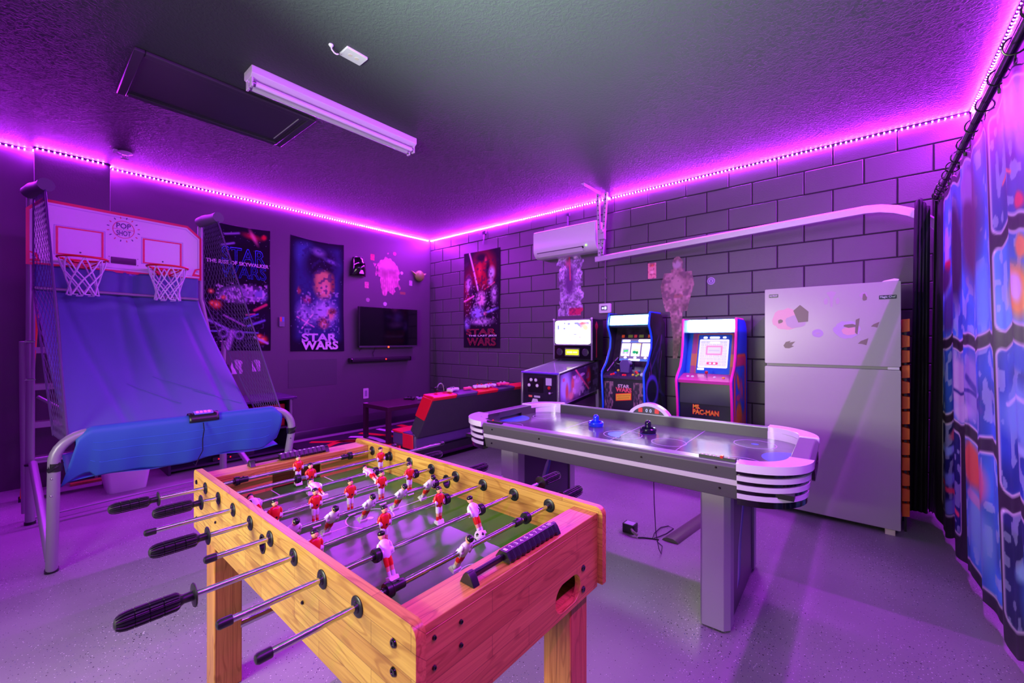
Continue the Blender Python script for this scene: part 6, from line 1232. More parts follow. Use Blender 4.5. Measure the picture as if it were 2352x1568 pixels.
for (y0, y1, z0, z1) in ((0.185, 0.432, 1.868, 2.070), (0.658, 0.908, 1.868, 2.068)):
    build('target_square', MB().prism([(y0, z0), (y1, z0), (y1, z1), (y0, z1)], FX, XBB, XBB + 0.002, holes=[[(y0 + 0.012, z0 + 0.010), (y1 - 0.012, z0 + 0.010), (y1 - 0.012, z1 - 0.010), (y0 + 0.012, z1 - 0.010)]]), M_HOOP, bb)
    build('target_outline', MB().prism([(y0 - 0.010, z0 - 0.006), (y1 + 0.010, z0 - 0.006), (y1 + 0.010, z1 + 0.008), (y0 - 0.010, z1 + 0.008)], FX, XBB, XBB + 0.001, holes=[[(y0 - 0.005, z0 - 0.001), (y1 + 0.005, z0 - 0.001), (y1 + 0.005, z1 + 0.004), (y0 - 0.005, z1 + 0.004)]]), M_LILAC_LINE, bb)
    build('sensor_hole', MB().cyl((XBB, (y0 + y1) / 2, z0 + 0.028), (XBB + 0.003, (y0 + y1) / 2, z0 + 0.028), 0.006, 12), M_BLACK, bb)
M_LOGO = mat('logo_navy', (52, 44, 110), 0.5); M_LOGR = mat('logo_red', (214, 70, 96), 0.5)
lc = (0.545, 2.113)
lg = MB().prism(circ(lc[0], lc[1], 0.064, 36, 0.068), FX, XBB, XBB + 0.0015, holes=[circ(lc[0], lc[1], 0.060, 36, 0.064)])
lg.box(XBB, XBB + 0.0015, lc[0] - 0.060, lc[0] - 0.012, lc[1] - 0.001, lc[1] + 0.002).box(XBB, XBB + 0.0015, lc[0] + 0.012, lc[0] + 0.060, lc[1] - 0.001, lc[1] + 0.002)
ry = [MB(), MB()]
for k in range(16):
    a = 2 * PI * (k + 0.5) / 16; d = Vector((0, math.cos(a), math.sin(a))); p = Vector((XBB + 0.001, lc[0], lc[1])) + d * 0.0905
    ry[k % 2].obox(p, (0.0015, 0.014, 0.006), Matrix((Vector((1, 0, 0)), d, Vector((1, 0, 0)).cross(d))).transposed())
lo = build('logo_ring', lg, M_LOGR, bb); build('logo_rays', ry[0], M_LOGR, lo); build('logo_rays', ry[1], M_LOGO, lo)
text('lettering', 'POP', (XBB + 0.0022, lc[0], lc[1] + 0.028), (0, 1, 0), (0, 0, 1), 0.084, 0.040, M_LOGO, bb, 0.0004, offset=0.01)
text('lettering', 'A', (XBB + 0.0022, lc[0], lc[1] + 0.001), (0, 1, 0), (0, 0, 1), 0.010, 0.007, M_LOGO, bb, 0.0004)
text('lettering', 'SHOT', (XBB + 0.0022, lc[0], lc[1] - 0.029), (0, 1, 0), (0, 0, 1), 0.084, 0.040, M_LOGO, bb, 0.0004, offset=0.01)
build('score_display', MB().box(XBB, XBB + 0.004, 0.472, 0.618, 1.842, 1.892), mat('display_plum', (40, 10, 40), 0.12), bb)
for (y, z) in ((0.462, 1.893), (0.628, 1.893), (0.462, 1.843), (0.628, 1.843)): build('screw', MB().cyl((XBB, y, z), (XBB + 0.003, y, z), 0.003, 8), M_BLACK, bb)
for yc, s_ in ((0.075, 1), (1.018, -1)):
    build('corner_print', MB().prism([(yc - s_ * 0.028, 1.80), (yc + s_ * 0.04, 1.80), (yc + s_ * 0.02, 1.86), (yc - s_ * 0.028, 1.875)], FX, XBB + 0.0005, XBB + 0.0018), M_HOOP, bb)
    build('corner_print', MB().prism([(yc - s_ * 0.012, 1.815), (yc + s_ * 0.02, 1.822), (yc + s_ * 0.008, 1.85), (yc - s_ * 0.012, 1.86)], FX, XBB + 0.0016, XBB + 0.0024), M_BW, bb)
    build('corner_print', MB().prism([(yc - s_ * 0.006, 1.838), (yc + s_ * 0.012, 1.838), (yc + s_ * 0.004, 1.846)], FX, XBB + 0.0023, XBB + 0.003), M_LOGO, bb)
# hoops and nets
M_WNET = mat('white_net_cord', (214, 200, 228), 0.6)
for yc in (0.3115, 0.787):
    xc, zc, rr = 1.155, 1.832, 0.128
    hp = build('hoop', MB().tube([(xc + rr * math.cos(a), yc + rr * math.sin(a), zc) for a in np.linspace(0, 2 * PI, 32, endpoint=False)], 0.0075, 10, closed=True), M_HOOP, BK)
    build('hoop_bracket', MB().box(XBB + 0.001, XBB + 0.012, yc - 0.045, yc + 0.045, zc - 0.055, zc + 0.010).box(XBB + 0.01, XBB + 0.034, yc - 0.04, yc + 0.04, zc - 0.012, zc + 0.004).beam((XBB + 0.008, yc - 0.03, zc - 0.05), (xc - 0.03, yc - 0.10, zc - 0.004), 0.005, 0.008).beam((XBB + 0.008, yc + 0.03, zc - 0.05), (xc - 0.03, yc + 0.10, zc - 0.004), 0.005, 0.008), M_HOOP, hp)
    net = MB(); nn = 8
    prof = [(0.0, 0.122), (0.06, 0.112), (0.12, 0.094), (0.17, 0.078), (0.215, 0.073), (0.262, 0.082)]
    def at_net(k, h):
        for (h0, r0), (h1, r1) in zip(prof[:-1], prof[1:]):
            if h0 <= h <= h1: r = r0 + (r1 - r0) * (h - h0) / (h1 - h0); break
        a = 2 * PI * k / nn; return (xc + r * math.cos(a), yc + r * math.sin(a), zc - h)
    for k in range(nn):
        for s_ in (-1, 1):
            net.tube([at_net(k + s_ * t_, h) for t_, h in ((0, 0.0), (0.25, 0.05), (0.5, 0.10), (1.0, 0.15), (1.5, 0.20), (2.0, 0.262))], 0.0048, 6)
        net.tube([at_net(k, 0.262 - 0.001), at_net(k + 0.5, 0.262 - 0.0)], 0.0042, 6)
    o = build('net', net, M_WNET, hp); o['kind'] = 'stuff'
# cloth ramp
def ramp(u, v):
    # v 0 at the bottom front, 1 at the top
    if v > 0.86:
        t_ = (v - 0.86) / 0.14; x = 1.010 + 0.004 * math.sin(u * 20); z = 1.60 + 0.18 * t_; yl, yr = 0.085, 1.020
    else:
        t_ = v / 0.86; k = 1 - t_
        x = 1.015 + 1.235 * (k ** 1.15); z = 1.60 - 0.87 * k ** 0.92 - 0.05 * math.sin(PI * k)
        yl = 0.085 + 0.095 * k; yr = 1.020 + 0.02 * k + 0.035 * math.sin(PI * k)
    f = math.exp(-((u - 0.55) / 0.03) ** 2) * 0.03 * v + math.exp(-((u - 0.36 - 0.1 * v) / 0.03) ** 2) * 0.018 * v + math.exp(-((u - 0.86) / 0.02) ** 2) * 0.02 * (1 - v) + math.exp(-((u - 0.30 + 0.2 * v) / 0.02) ** 2) * 0.010
    w = 0.020 * math.exp(-((v - 0.80 - 0.012 * math.sin(u * 19)) / 0.02) ** 2) * math.sin(PI * u) + 0.012 * math.sin(u * 9 + v * 3) * math.sin(PI * min(1, v * 1.1))
    return (x - f + w, yl + (yr - yl) * u, z + w * 0.5 - f * 0.4)
build('cloth_ramp', MB().grid(ramp, 60, 70), M_BLUE, BK, solid=0.003)
st = MB()
for (u0, v0, u1, v1) in ((0.35, 0.30, 0.60, 0.14), (0.50, 0.34, 0.82, 0.17), (0.70, 0.22, 0.97, 0.10)):
    st.tube([tuple(np.array(ramp(u0 + (u1 - u0) * k / 8, v0 + (v1 - v0) * k / 8)) + np.array((0.003, 0, 0.003))) for k in range(9)], 0.0016, 5)
build('seam', st, mat('seam_lilac', (110, 96, 190), 0.5), BK)
def apron(u, v):
    # v=0 hem, sleeve wraps the bar at the top
    y = YL + 0.075 + (YR - YL - 0.15) * u
    ez = 0.0 if 0.06 < u < 0.94 else -0.05 * ((0.06 - u) / 0.06 if u < 0.06 else (u - 0.94) / 0.06) ** 1.5
    if v > 0.75:
        a = (v - 0.75) / 0.25 * 1.5 * PI; r = 0.031
        return (XF + r * math.cos(a), y, ZF + ez + r * math.sin(a))
    t_ = v / 0.75
    hem = 0.505 + (0.03 if u < 0.08 else 0) + 0.010 * math.sin(u * 11) + 0.11 * max(0, (u - 0.88) / 0.12) ** 2
    z = hem + (ZF - hem) * t_
    return (XF + 0.031 - 0.09 * (1 - t_) ** 1.6 + 0.010 * math.sin(u * 17) * (1 - t_) + 0.005 * math.sin(u * 41) * (1 - t_), y - (0.05 * (1 - t_) if u < 0.1 else 0) * (1 - u / 0.1) , z + ez)
M_BLUE_LIT = mat('apron_nylon_lit', (52, 98, 168), 0.55, spec=0.35, bump=(700, 0.25, 0.0006))  # bluer copy of the ramp nylon; the apron's neutral light is in the colour
ap = build('front_apron', MB().grid(apron, 70, 34), M_BLUE_LIT, BK, solid=0.003)
def belly(u, v):
    y = YL + 0.05 + (YR - YL - 0.12) * u; t_ = v
    return (XF - 0.06 - 0.42 * t_, y, 0.505 - 0.06 * math.sin(PI * t_) * math.sin(PI * u) + 0.07 * t_ + 0.01 * math.sin(u * 13))
build('apron_underside', MB().grid(belly, 40, 12), M_BLUE_LIT, BK, solid=0.003)
se = MB()
for z in (0.70, 0.655, 0.585):
    se.tube([tuple(np.array(apron(k / 30, 0.75 * (z - 0.505) / (ZF - 0.505))) + np.array((0.003, 0, 0))) for k in range(2, 29)], 0.0010, 5)
build('stitching', se, mat('stitch_blue', (60, 120, 220), 0.5), ap)
# control pod on the bar
pod = MB()
for k in range(2): pass
pod.grid(lambda u, v: (XF + 0.040 * math.cos(PI * v * 1.05 - 0.25), 0.672 + 0.150 * u, ZF + 0.040 * math.sin(PI * v * 1.05 - 0.25)), 8, 12)
pc = build('control_pod', pod, M_BLACK, ap, solid=0.006)
for y in (0.672, 0.796): build('pod_clamp', MB().prism(circ(XF, ZF, 0.045, 20), lambda a, b, c: (a, c, b), y, y + 0.026, holes=[circ(XF, ZF, 0.033, 20)]), mat('pod_violet', (70, 52, 84), 0.4), pc) if False else None
build('pod_screen', MB().obox((XF + 0.012, 0.747, ZF + 0.043), (0.040, 0.095, 0.006), Matrix.Rotation(0.3, 3, 'Y')), mat('pod_face', (96, 86, 210), 0.35, emit=0.3), ap)
dg = MB()
for k in range(4): dg.obox((XF + 0.014, 0.716 + k * 0.020, ZF + 0.0475), (0.016, 0.010, 0.003), Matrix.Rotation(0.3, 3, 'Y'))
build('pod_light', dg, mat('pod_red', (255, 60, 120), 0.4, emit=3.5, ecol=(255, 50, 110)), ap)
build('pod_wire', MB().tube([(XF + 0.042, 0.740, 0.745), (XF + 0.040, 0.744, 0.70), (XF + 0.034, 0.738, 0.64), (XF + 0.020, 0.742, 0.57), (XF - 0.01, 0.728, 0.52), (XF - 0.05, 0.722, 0.47), (XF - 0.1, 0.72, 0.48)], 0.0028, 6), M_BLACK, ap)
# net arms, sleeves, side nets
for y, s_ in ((0.068, -1), (1.045, 1)):
    dy = 0.06
    aend = (1.235, y + dy, 2.285)
    arm = build('net_arm', MB().tube([(0.97, y, 2.24), (1.0, y + 0.005, 2.268), (1.06, y + 0.018, 2.278), aend], 0.018, 12), M_TUBE, BK)
    build('sleeve', MB().tube([(1.0, y - 0.012, 2.272), (1.07, y + 0.015, 2.284), (1.16, y + 0.045, 2.288), (1.245, y + 0.064, 2.290)], 0.031, 14, rads=[0.040, 0.046, 0.040, 0.044]), mat('sleeve_grey', (88, 80, 100), 0.6), arm)
    T0, T1 = Vector((1.01, y + 0.012, 2.245)), Vector((1.24, y + dy, 2.255))
    yb_ = YR + 0.0 if s_ > 0 else YL - 0.0
    B0, B1 = Vector((1.50, (1.075 if s_ > 0 else 0.10), 1.12)), Vector((XF - 0.02, yb_ - s_ * 0.05, 0.70))
    Bm = Vector((2.12, (1.10 if s_ > 0 else 0.13), 0.74))
    def P_(u, v):   # u along from back to front, v from top down
        t = T0.lerp(T1, u)
        lowb = T0.lerp(Vector((1.02, T0.y, 1.60)), 1.0)
        # back edge runs down the upright then along the ramp edge
        if v < 0.42: e0 = T0.lerp(lowb, v / 0.42)
        else: e0 = lowb.lerp(Bm, (v - 0.42) / 0.58)
        e1 = T1.lerp(B1, v)
        p = e0.lerp(e1, u); p.y += (0.03 if s_ > 0 else 0.045) * math.sin(PI * u) * math.sin(PI * v); return p
    nm = MB(); NU, NV = 12, 40
    for k in range(-NV, NU + NV):
        for dirn in (1, -1):
            line = []
            for j in range(NV + 1):
                i = k + dirn * j * 0.5 * (NU / 12)
                if 0 <= i <= NU: line.append(P_(i / NU, j / NV))
                elif len(line) > 1: break
            if len(line) > 2: nm.tube(line, 0.0016, 3)
    o = build('side_net', nm, M_NET, BK); o['kind'] = 'stuff'
    build('net_strap', MB().tube([P_(1, j / 12) + Vector((0.003, 0, 0)) for j in range(13)], 0.006, 6).tube([P_(0, j / 12) for j in range(13)], 0.005, 6), M_NET, BK)
# orange stepladder behind
LD = thing('stepladder', 'orange fibreglass stepladder with aluminium steps behind the basketball game', 'stepladder', (0.45, 0.2, 0))
M_OR = mat('ladder_orange', (240, 110, 20), 0.4); M_AL = mat('aluminium', (190, 180, 196), 0.35, metal=0.5)
top = Vector((0.20, 0.105, 1.74))
for (f, tp, nm_) in (((0.42, 0.03, 0), (0.22, 0.128, 1.74), 'side_rail'), ((0.42, 0.50, 0), (0.22, 0.42, 1.74), 'side_rail')):
    r_ = build(nm_, MB().beam(f, tp, 0.022, 0.07, up=(1, 0, 0)), M_OR, LD, bevel=0.003)
    build('rail_foot', MB().obox((f[0], f[1], 0.012), (0.09, 0.035, 0.024), Matrix.Identity(3)), M_BLACK, r_)
for (f, tp) in (((0.10 + 0.03, 0.05, 0), (0.18, 0.125, 1.70)), ((0.13, 0.47, 0), (0.18, 0.41, 1.70))):
    build('rear_rail', MB().beam(f, tp, 0.02, 0.03, up=(1, 0, 0)), M_AL, LD)
for i, z in enumerate((0.30, 0.575, 0.875, 1.17, 1.46)):
    k = z / 1.74; y0_, y1_ = 0.02 + 0.087 * k, 0.50 - 0.08 * k; x_ = 0.42 - 0.2 * k
    build('step', MB().box(x_ - 0.045, x_ + 0.035, y0_ + 0.008, y1_ - 0.008, z - 0.028, z + 0.022), M_AL, LD, bevel=0.003)
build('top_cap', MB().box(0.12, 0.30, 0.085, 0.44, 1.73, 1.78), M_OR, LD, bevel=0.006)
build('spreader', MB().beam((0.37, 0.06, 0.62), (0.16, 0.09, 0.72), 0.006, 0.025), M_AL, LD)
# white bin under the ramp
t = thing('storage_bin', 'white plastic bin on the floor under the basketball game', 'bin', (0.60, 0.62, 0))
def tub(x0, x1, y0, y1, h, tp):
    mb = MB(); lo = rrect(x0 + tp, x1 - tp, y0 + tp, y1 - tp, 0.03, 4); hi = rrect(x0, x1, y0, y1, 0.04, 4); li = rrect(x0 + tp + 0.004, x1 - tp - 0.004, y0 + tp + 0.004, y1 - tp - 0.004, 0.028, 4); hi2 = rrect(x0 + 0.004, x1 - 0.004, y0 + 0.004, y1 - 0.004, 0.038, 4)
    n = len(lo); vs = [(a, b, 0.0) for a, b in lo] + [(a, b, h) for a, b in hi] + [(a, b, h) for a, b in hi2] + [(a, b, 0.006) for a, b in li]
    fs = [(r * n + i, r * n + (i + 1) % n, (r + 1) * n + (i + 1) % n, (r + 1) * n + i) for r in range(3) for i in range(n)] + [tuple(reversed(range(n))), tuple(3 * n + i for i in range(n))]
    return mb.add(vs, fs)
build('tub', tub(0.44, 0.80, 0.445, 0.755, 0.24, 0.035), mat('milky_plastic', (216, 206, 224), 0.4), t)
build('rim', MB().tube([(a, b, 0.24) for a, b in rrect(0.44, 0.80, 0.445, 0.755, 0.04, 4)], 0.006, 6, closed=True), mat('milky_plastic', (216, 206, 224), 0.4), t)
single('wood_strip', 'short pine strip lying on the floor behind the white bin', 'board', MB().box(0.20, 0.26, 0.30, 0.68, 0.0, 0.02), WY, (0.23, 0.5, 0), bevel=0.002)

# ================================================================== DESK, COFFEE TABLE, FUTON, RUG
t = thing('media_cabinet', 'dark media cabinet with bowed top and open red interior by the left wall', 'cabinet', (0.30, 1.45, 0))
M_DW = mat('dark_violet_laminate', (52, 34, 66), 0.35)
xt = lambda y: 0.58 + 0.06 * math.sin(PI * (y - 0.9) / 1.12)
tp_ = [(0.03, 0.86), (0.03, 2.03)] + [(xt(y), y) for y in np.linspace(2.03, 0.86, 14)]
build('top', MB().prism(tp_, FZ, 0.595, 0.622), mat('top_violet', (70, 48, 92), 0.25), t, bevel=0.004)
for y in (1.975, 0.90): build('side', MB().box(0.04, 0.55, y, y + 0.022, 0.0, 0.595), M_DW, t, bevel=0.002)
build('front_stile', MB().cyl((0.555, 1.972, 0.0), (0.555, 1.972, 0.595), 0.016, 14), M_GREY, t)
build('shelf', MB().box(0.04, 0.54, 0.922, 1.975, 0.28, 0.298).box(0.04, 0.54, 0.922, 1.975, 0.03, 0.05), M_DW, t)
build('back', MB().box(0.03, 0.04, 0.90, 1.99, 0.0, 0.595), M_DW, t)
single('storage_box', 'red box inside the dark media cabinet', 'box', MB().box(0.12, 0.48, 1.62, 1.94, 0.298, 0.54), mat('box_red', (150, 12, 22), 0.4), (0.3, 1.78, 0.298), bevel=0.006)
single('storage_box', 'dark blue crate inside the media cabinet beside the red box', 'box', MB().box(0.14, 0.46, 1.20, 1.55, 0.298, 0.50).box(0.13, 0.47, 1.19, 1.56, 0.485, 0.505), mat('crate_blue', (22, 24, 96), 0.4), (0.3, 1.38, 0.298), bevel=0.006)
t = thing('cable_tray', 'dark power strip with three red lights under the media cabinet', 'power strip', (0.5, 1.45, 0.05))
build('body', MB().box(0.47, 0.53, 1.25, 1.62, 0.05, 0.09), M_BLACK, t, bevel=0.004)
for y in (1.30, 1.40, 1.50): build('pilot_light', MB().sphere((0.531, y, 0.07), 0.007, 8, 6), mat('pilot_red', (230, 20, 40), 0.4, emit=1.5), t)
# coffee table
t = thing('coffee_table', 'small dark brown coffee table on the rug in front of the television', 'table', (0.845, 3.28, 0.016))
M_CT = mat('dark_brown_foil', (58, 26, 44), 0.4)
build('tabletop', MB().box(0.57, 1.12, 2.84, 3.74, 0.402, 0.45), M_CT, t, bevel=0.003)
for (x, y) in ((0.57, 2.84), (1.07, 2.84), (0.57, 3.69), (1.07, 3.69)): build('leg', MB().box(x, x + 0.05, y, y + 0.05, 0.016, 0.402), M_CT, t, bevel=0.002)
build('leg_cap', MB().box(0.572, 0.618, 2.842, 2.888, 0.450, 0.4515), mat('corner_pink', (190, 120, 180), 0.4), t)  # thin pink square on one tabletop corner
def gamepad(x, y, z, rz, m, label, cat='game controller', grp=None, m2=None):
    t = thing('game_controller', label, cat, (x, y, z), rz, grp, local=True)
    b = [(-0.075, -0.035), (-0.055, -0.045), (-0.035, -0.012), (0.035, -0.012), (0.055, -0.045), (0.075, -0.035), (0.068, 0.025), (0.045, 0.038), (-0.045, 0.038), (-0.068, 0.025)]
    build('shell', MB().prism(b, FZ, 0.003, 0.034), m, t, bevel=0.010, seg=3)
    for xx in (-0.022, 0.022): build('thumbstick', MB().lathe([(0.006, 0), (0.006, 0.008), (0.010, 0.009), (0.010, 0.014)], (xx, 0.0, 0.032), (0, 0, 1), 12), m2 or M_BLACK, t)
    for k in range(4): build('button', MB().cyl((0.045 + 0.009 * math.cos(k * PI / 2), 0.018 + 0.009 * math.sin(k * PI / 2), 0.033), (0.045 + 0.009 * math.cos(k * PI / 2), 0.018 + 0.009 * math.sin(k * PI / 2), 0.038), 0.004, 8), m2 or M_GREY, t)
    return t
gamepad(0.78, 3.40, 0.45, 0.4, M_BLACK, 'black game controller on the coffee table, nearer the middle')
gamepad(0.86, 3.50, 0.45, -0.5, mat('silver_pad', (150, 145, 165), 0.3, metal=0.5), 'silver game controller on the coffee table, nearer the futon')
# rug
RX0, RX1, RY0, RY1 = 0.18, 2.02, 2.06, 4.10
t = thing('area_rug', 'black rug with looping red and white bands', 'rug', (1.1, 3.0, 0))
build('pile', MB().prism(rrect(RX0, RX1, RY0, RY1, 0.01, 2), FZ, 0.0, 0.010), mat('rug_black', (16, 12, 22), 0.9, bump=(500, 0.6, 0.002)), t)
def band(pts, w, c, nm):
    # Catmull-Rom ribbon
    P = [Vector((a, b)) for a, b in pts]; out = []
    for i in range(len(P) - 1):
        p0, p1, p2, p3 = P[max(i - 1, 0)], P[i], P[i + 1], P[min(i + 2, len(P) - 1)]
        for k in range(8):
            s_ = k / 8; out.append(0.5 * ((2 * p1) + (p2 - p0) * s_ + (2 * p0 - 5 * p1 + 4 * p2 - p3) * s_ ** 2 + (3 * p1 - p0 - 3 * p2 + p3) * s_ ** 3))
    out.append(P[-1]); L_, R__ = [], []
    for i, p in enumerate(out):
        d = (out[min(i + 1, len(out) - 1)] - out[max(i - 1, 0)]).normalized(); n = Vector((-d.y, d.x)) * w / 2; L_.append(p + n); R__.append(p - n)
    vs = [(q.x, q.y, 0.0105) for q in L_] + [(q.x, q.y, 0.0105) for q in R__] + [(q.x, q.y, 0.013) for q in L_] + [(q.x, q.y, 0.013) for q in R__]; n = len(out)
    fs = [(2 * n + i, 2 * n + i + 1, 3 * n + i + 1, 3 * n + i) for i in range(n - 1)] + [(i, i + 1, 2 * n + i + 1, 2 * n + i) for i in range(n - 1)] + [(n + i, 3 * n + i, 3 * n + i + 1, n + i + 1) for i in range(n - 1)]
    build('pattern_band', MB().add(vs, fs), mat('rug_' + nm, c, 0.9), t)
RED, WHT = (205, 16, 22), (205, 185, 215)
band([(0.95, 2.10), (0.72, 2.25), (0.55, 2.55), (0.72, 2.72), (1.05, 2.62), (1.2, 2.4), (1.35, 2.2)], 0.085, RED, 'red')
band([(0.30, 2.30), (0.45, 2.45), (0.60, 2.62), (0.85, 2.78), (1.2, 2.85), (1.5, 2.7)], 0.075, RED, 'red')
band([(0.40, 2.75), (0.62, 2.90), (0.95, 2.88), (1.02, 2.70), (0.80, 2.55), (0.9, 2.35), (1.25, 2.25)], 0.075, WHT, 'white')
band([(0.30, 2.95), (0.55, 3.05), (0.95, 3.15), (1.25, 2.98), (1.42, 2.75), (1.75, 2.62)], 0.08, RED, 'red')
band([(0.25, 3.25), (0.6, 3.30), (1.0, 3.45), (1.5, 3.3), (1.7, 3.0)], 0.07, WHT, 'white')
band([(0.25, 3.6), (0.7, 3.62), (1.2, 3.75), (1.6, 3.6)], 0.10, RED, 'red')
band([(1.55, 2.15), (1.45, 2.40), (1.7, 2.52), (1.98, 2.35)], 0.08, RED, 'red')
band([(1.75, 2.12), (1.9, 2.3), (1.98, 2.6)], 0.05, WHT, 'white')
# futon facing the television
FU = thing('futon_sofa', 'red and black checked leather futon seen from behind', 'sofa', (2.1, 3.3, 0))
M_LB = mat('black_leatherette', (52, 52, 58), 0.42, bump=(9, 0.35, 0.01)); M_LR = mat('red_leatherette', (214, 14, 36), 0.38); M_LP = mat('plum_leatherette', (72, 50, 96), 0.4)
ys = [2.44, 2.735, 3.015, 3.325, 3.60, 3.90, 4.20]
def back_sec(k0, k1): # section in (x,z) between heights 0..1 of the leaning back
    f = lambda k: (2.205 + 0.245 * k, 0.315 + 0.405 * k)
    (xa_, za_), (xb_, zb_) = f(k0), f(k1)
    n = (-0.135, 0.062)
    return [(xa_, za_), (xb_, zb_), (xb_ + n[0], zb_ + n[1] * 0.5), (xa_ + n[0], za_ + n[1])]
build('back_cushion', MB().prism([(2.20, 0.310), (2.44, 0.712), (2.30, 0.730), (2.085, 0.375)], lambda a, b, c: (a, c, b), 2.445, 4.195), M_LB, FU, bevel=0.018, seg=3)
for i in range(6):
    c = M_LR if i % 2 == 0 else M_LP
    build('top_patch', MB().prism([(2.432, 0.690), (2.452, 0.722), (2.436, 0.735), (2.302, 0.748), (2.290, 0.735), (2.300, 0.715)], lambda a, b, c_: (a, c_, b), ys[i], ys[i + 1] - 0.002), c, FU, bevel=0.008, seg=3)
build('end_patch', MB().prism([(2.315, 0.500), (2.438, 0.708), (2.300, 0.728), (2.185, 0.535)], lambda a, b, c_: (a, c_, b), 2.432, 2.448), M_LR, FU, bevel=0.005)
build('seat_cushion', MB().box(1.80, 2.18, 2.44, 4.18, 0.20, 0.345), M_LP, FU, bevel=0.03, seg=3)
for i, (x0, x1, y0, y1) in enumerate(((1.795, 1.98, 2.436, 2.74), (1.98, 2.17, 2.436, 2.74), (1.795, 1.98, 2.74, 3.02), (1.98, 2.17, 2.74, 3.02), (1.795, 1.98, 3.02, 3.32), (1.98, 2.17, 3.02, 3.32))):
    build('seat_patch', MB().prism(rrect(x0, x1, y0, y1, 0.02, 3), FZ, 0.335, 0.352), M_LR if i in (0, 3, 4) else M_LP, FU, bevel=0.005)
build('end_patch', MB().prism([(1.99, 0.205), (2.15, 0.205), (2.15, 0.342), (1.99, 0.342)], lambda a, b, c_: (a, c_, b), 2.430, 2.442), M_LR, FU, bevel=0.004)
build('base_frame', MB().box(1.86, 2.20, 2.50, 4.12, 0.13, 0.20), M_BLACK, FU)
for (x, y) in ((1.88, 2.52), (2.14, 2.52), (1.88, 4.06), (2.14, 4.06)): build('leg', MB().cyl((x, y, 0.013), (x, y, 0.14), 0.02, 12), M_CHROME, FU)
M_PADW = mat('pad_white', (206, 198, 216), 0.35); M_PADP = mat('pad_pink', (226, 60, 120), 0.35)
gamepad(2.36, 2.745, 0.748, 1.9, M_PADW, 'white game controller on the red end patch of the futon back', m2=M_GREY)
gamepad(2.37, 3.11, 0.748, 1.2, M_PADW, 'white game controller on the middle red patch of the futon back, left of two', m2=M_RED)
gamepad(2.38, 3.255, 0.748, 1.7, M_PADW, 'white game controller on the middle red patch of the futon back, right of two', m2=M_RED)
gamepad(2.39, 3.45, 0.748, 1.3, M_PADP, 'pink game controller on the far black patch of the futon back', m2=M_PADW)
t = thing('game_remote', 'pink handheld game remote lying on the near plum patch of the futon back', 'game controller', (2.36, 2.95, 0.748))
build('shell', MB().box(2.345, 2.375, 2.90, 3.00, 0.748, 0.775), M_PADP, t, bevel=0.008, seg=3); build('button', MB().cyl((2.36, 2.97, 0.775), (2.36, 2.97, 0.779), 0.007, 10), M_PADW, t)
t = thing('headset', 'black and white headset on the near end of the futon back', 'headset', (2.33, 2.62, 0.748))
build('headband', MB().tube([(2.33, 2.62 + 0.045 * math.cos(a), 0.76 + 0.075 * math.sin(a)) for a in np.linspace(0, PI, 10)], 0.006, 8), M_GREY, t)
for y in (2.575, 2.665): build('ear_cup', MB().lathe([(0.025, 0), (0.028, 0.008), (0.02, 0.018)], (2.33, y, 0.778), (0, 1 if y > 2.6 else -1, 0), 14), M_BLACK, t)

# ================================================================== CURTAINS
M_CB = mat('black_curtain', (32, 28, 40), 0.65, spec=0.3); M_ROD = mat('black_rod', (22, 20, 26), 0.25, coat=0.3)
XR_, ZR_ = 5.822, 2.245
t = thing('curtain_rod', 'black curtain rod in front of the garage door', 'curtain rod', (XR_, 2.5, ZR_))
build('rod', MB().cyl((XR_, 0.6, ZR_), (XR_, 3.2, ZR_), 0.0165, 16).cyl((XR_, 3.15, ZR_), (XR_, 4.10, ZR_), 0.0135, 16), M_ROD, t)
build('finial', MB().lathe([(0.015, 0), (0.022, 0.01), (0.026, 0.025), (0.022, 0.04), (0.008, 0.05)], (XR_, 4.09, ZR_), (0, 1, 0), 16), M_ROD, t)
for y in (3.9, 1.3): build('bracket', MB().box(XR_ + 0.01, X_RIGHT, y, y + 0.018, ZR_ - 0.01, ZR_ + 0.012).box(X_RIGHT - 0.008, X_RIGHT, y - 0.015, y + 0.033, ZR_ - 0.05, ZR_ + 0.05), M_ROD, t)
ringy = [4.06, 4.00, 3.93, 3.85, 3.74, 3.60, 3.45, 3.28, 3.08, 2.85, 2.62, 2.38, 2.16, 1.95, 1.75, 1.55]
ring_me = None
for i, y in enumerate(ringy):
    if ring_me is None:
        mb = MB().tube([(0.030 * math.cos(a), 0.004 * math.sin(a * 2), 0.006 + 0.030 * math.sin(a)) for a in np.linspace(0, 2 * PI, 20, endpoint=False)], 0.0032, 8, closed=True)
        r0 = bpy.data.objects.new('curtain_ring', mb.mesh('curtain_ring', M_ROD)); ring_me = r0.data
        ck = MB().cyl((0, 0, -0.022), (0, 0, -0.042), 0.0025, 6).box(-0.004, 0.004, -0.006, 0.006, -0.056, -0.040); clip_me = ck.mesh('ring_clip', M_ROD)
    r_ = bpy.data.objects.new('curtain_ring', ring_me); COL.objects.link(r_); r_.location = (XR_, y, ZR_ - 0.012); r_.rotation_euler = (0, 0, 0.35 * math.sin(i * 2.1))
    nth = ['first', 'second', 'third', 'fourth', 'fifth', 'sixth', 'seventh', 'eighth', 'ninth', 'tenth', 'eleventh', 'twelfth', 'thirteenth', 'fourteenth', 'fifteenth', 'sixteenth'][i]
    tag(r_, 'small black ring on the curtain rod, %s counted from the block wall' % nth, 'curtain ring', 'rings on the curtain rod')
    k = bpy.data.objects.new('ring_clip', clip_me); COL.objects.link(k); k.parent = r_
bpy.data.objects.remove(r0)
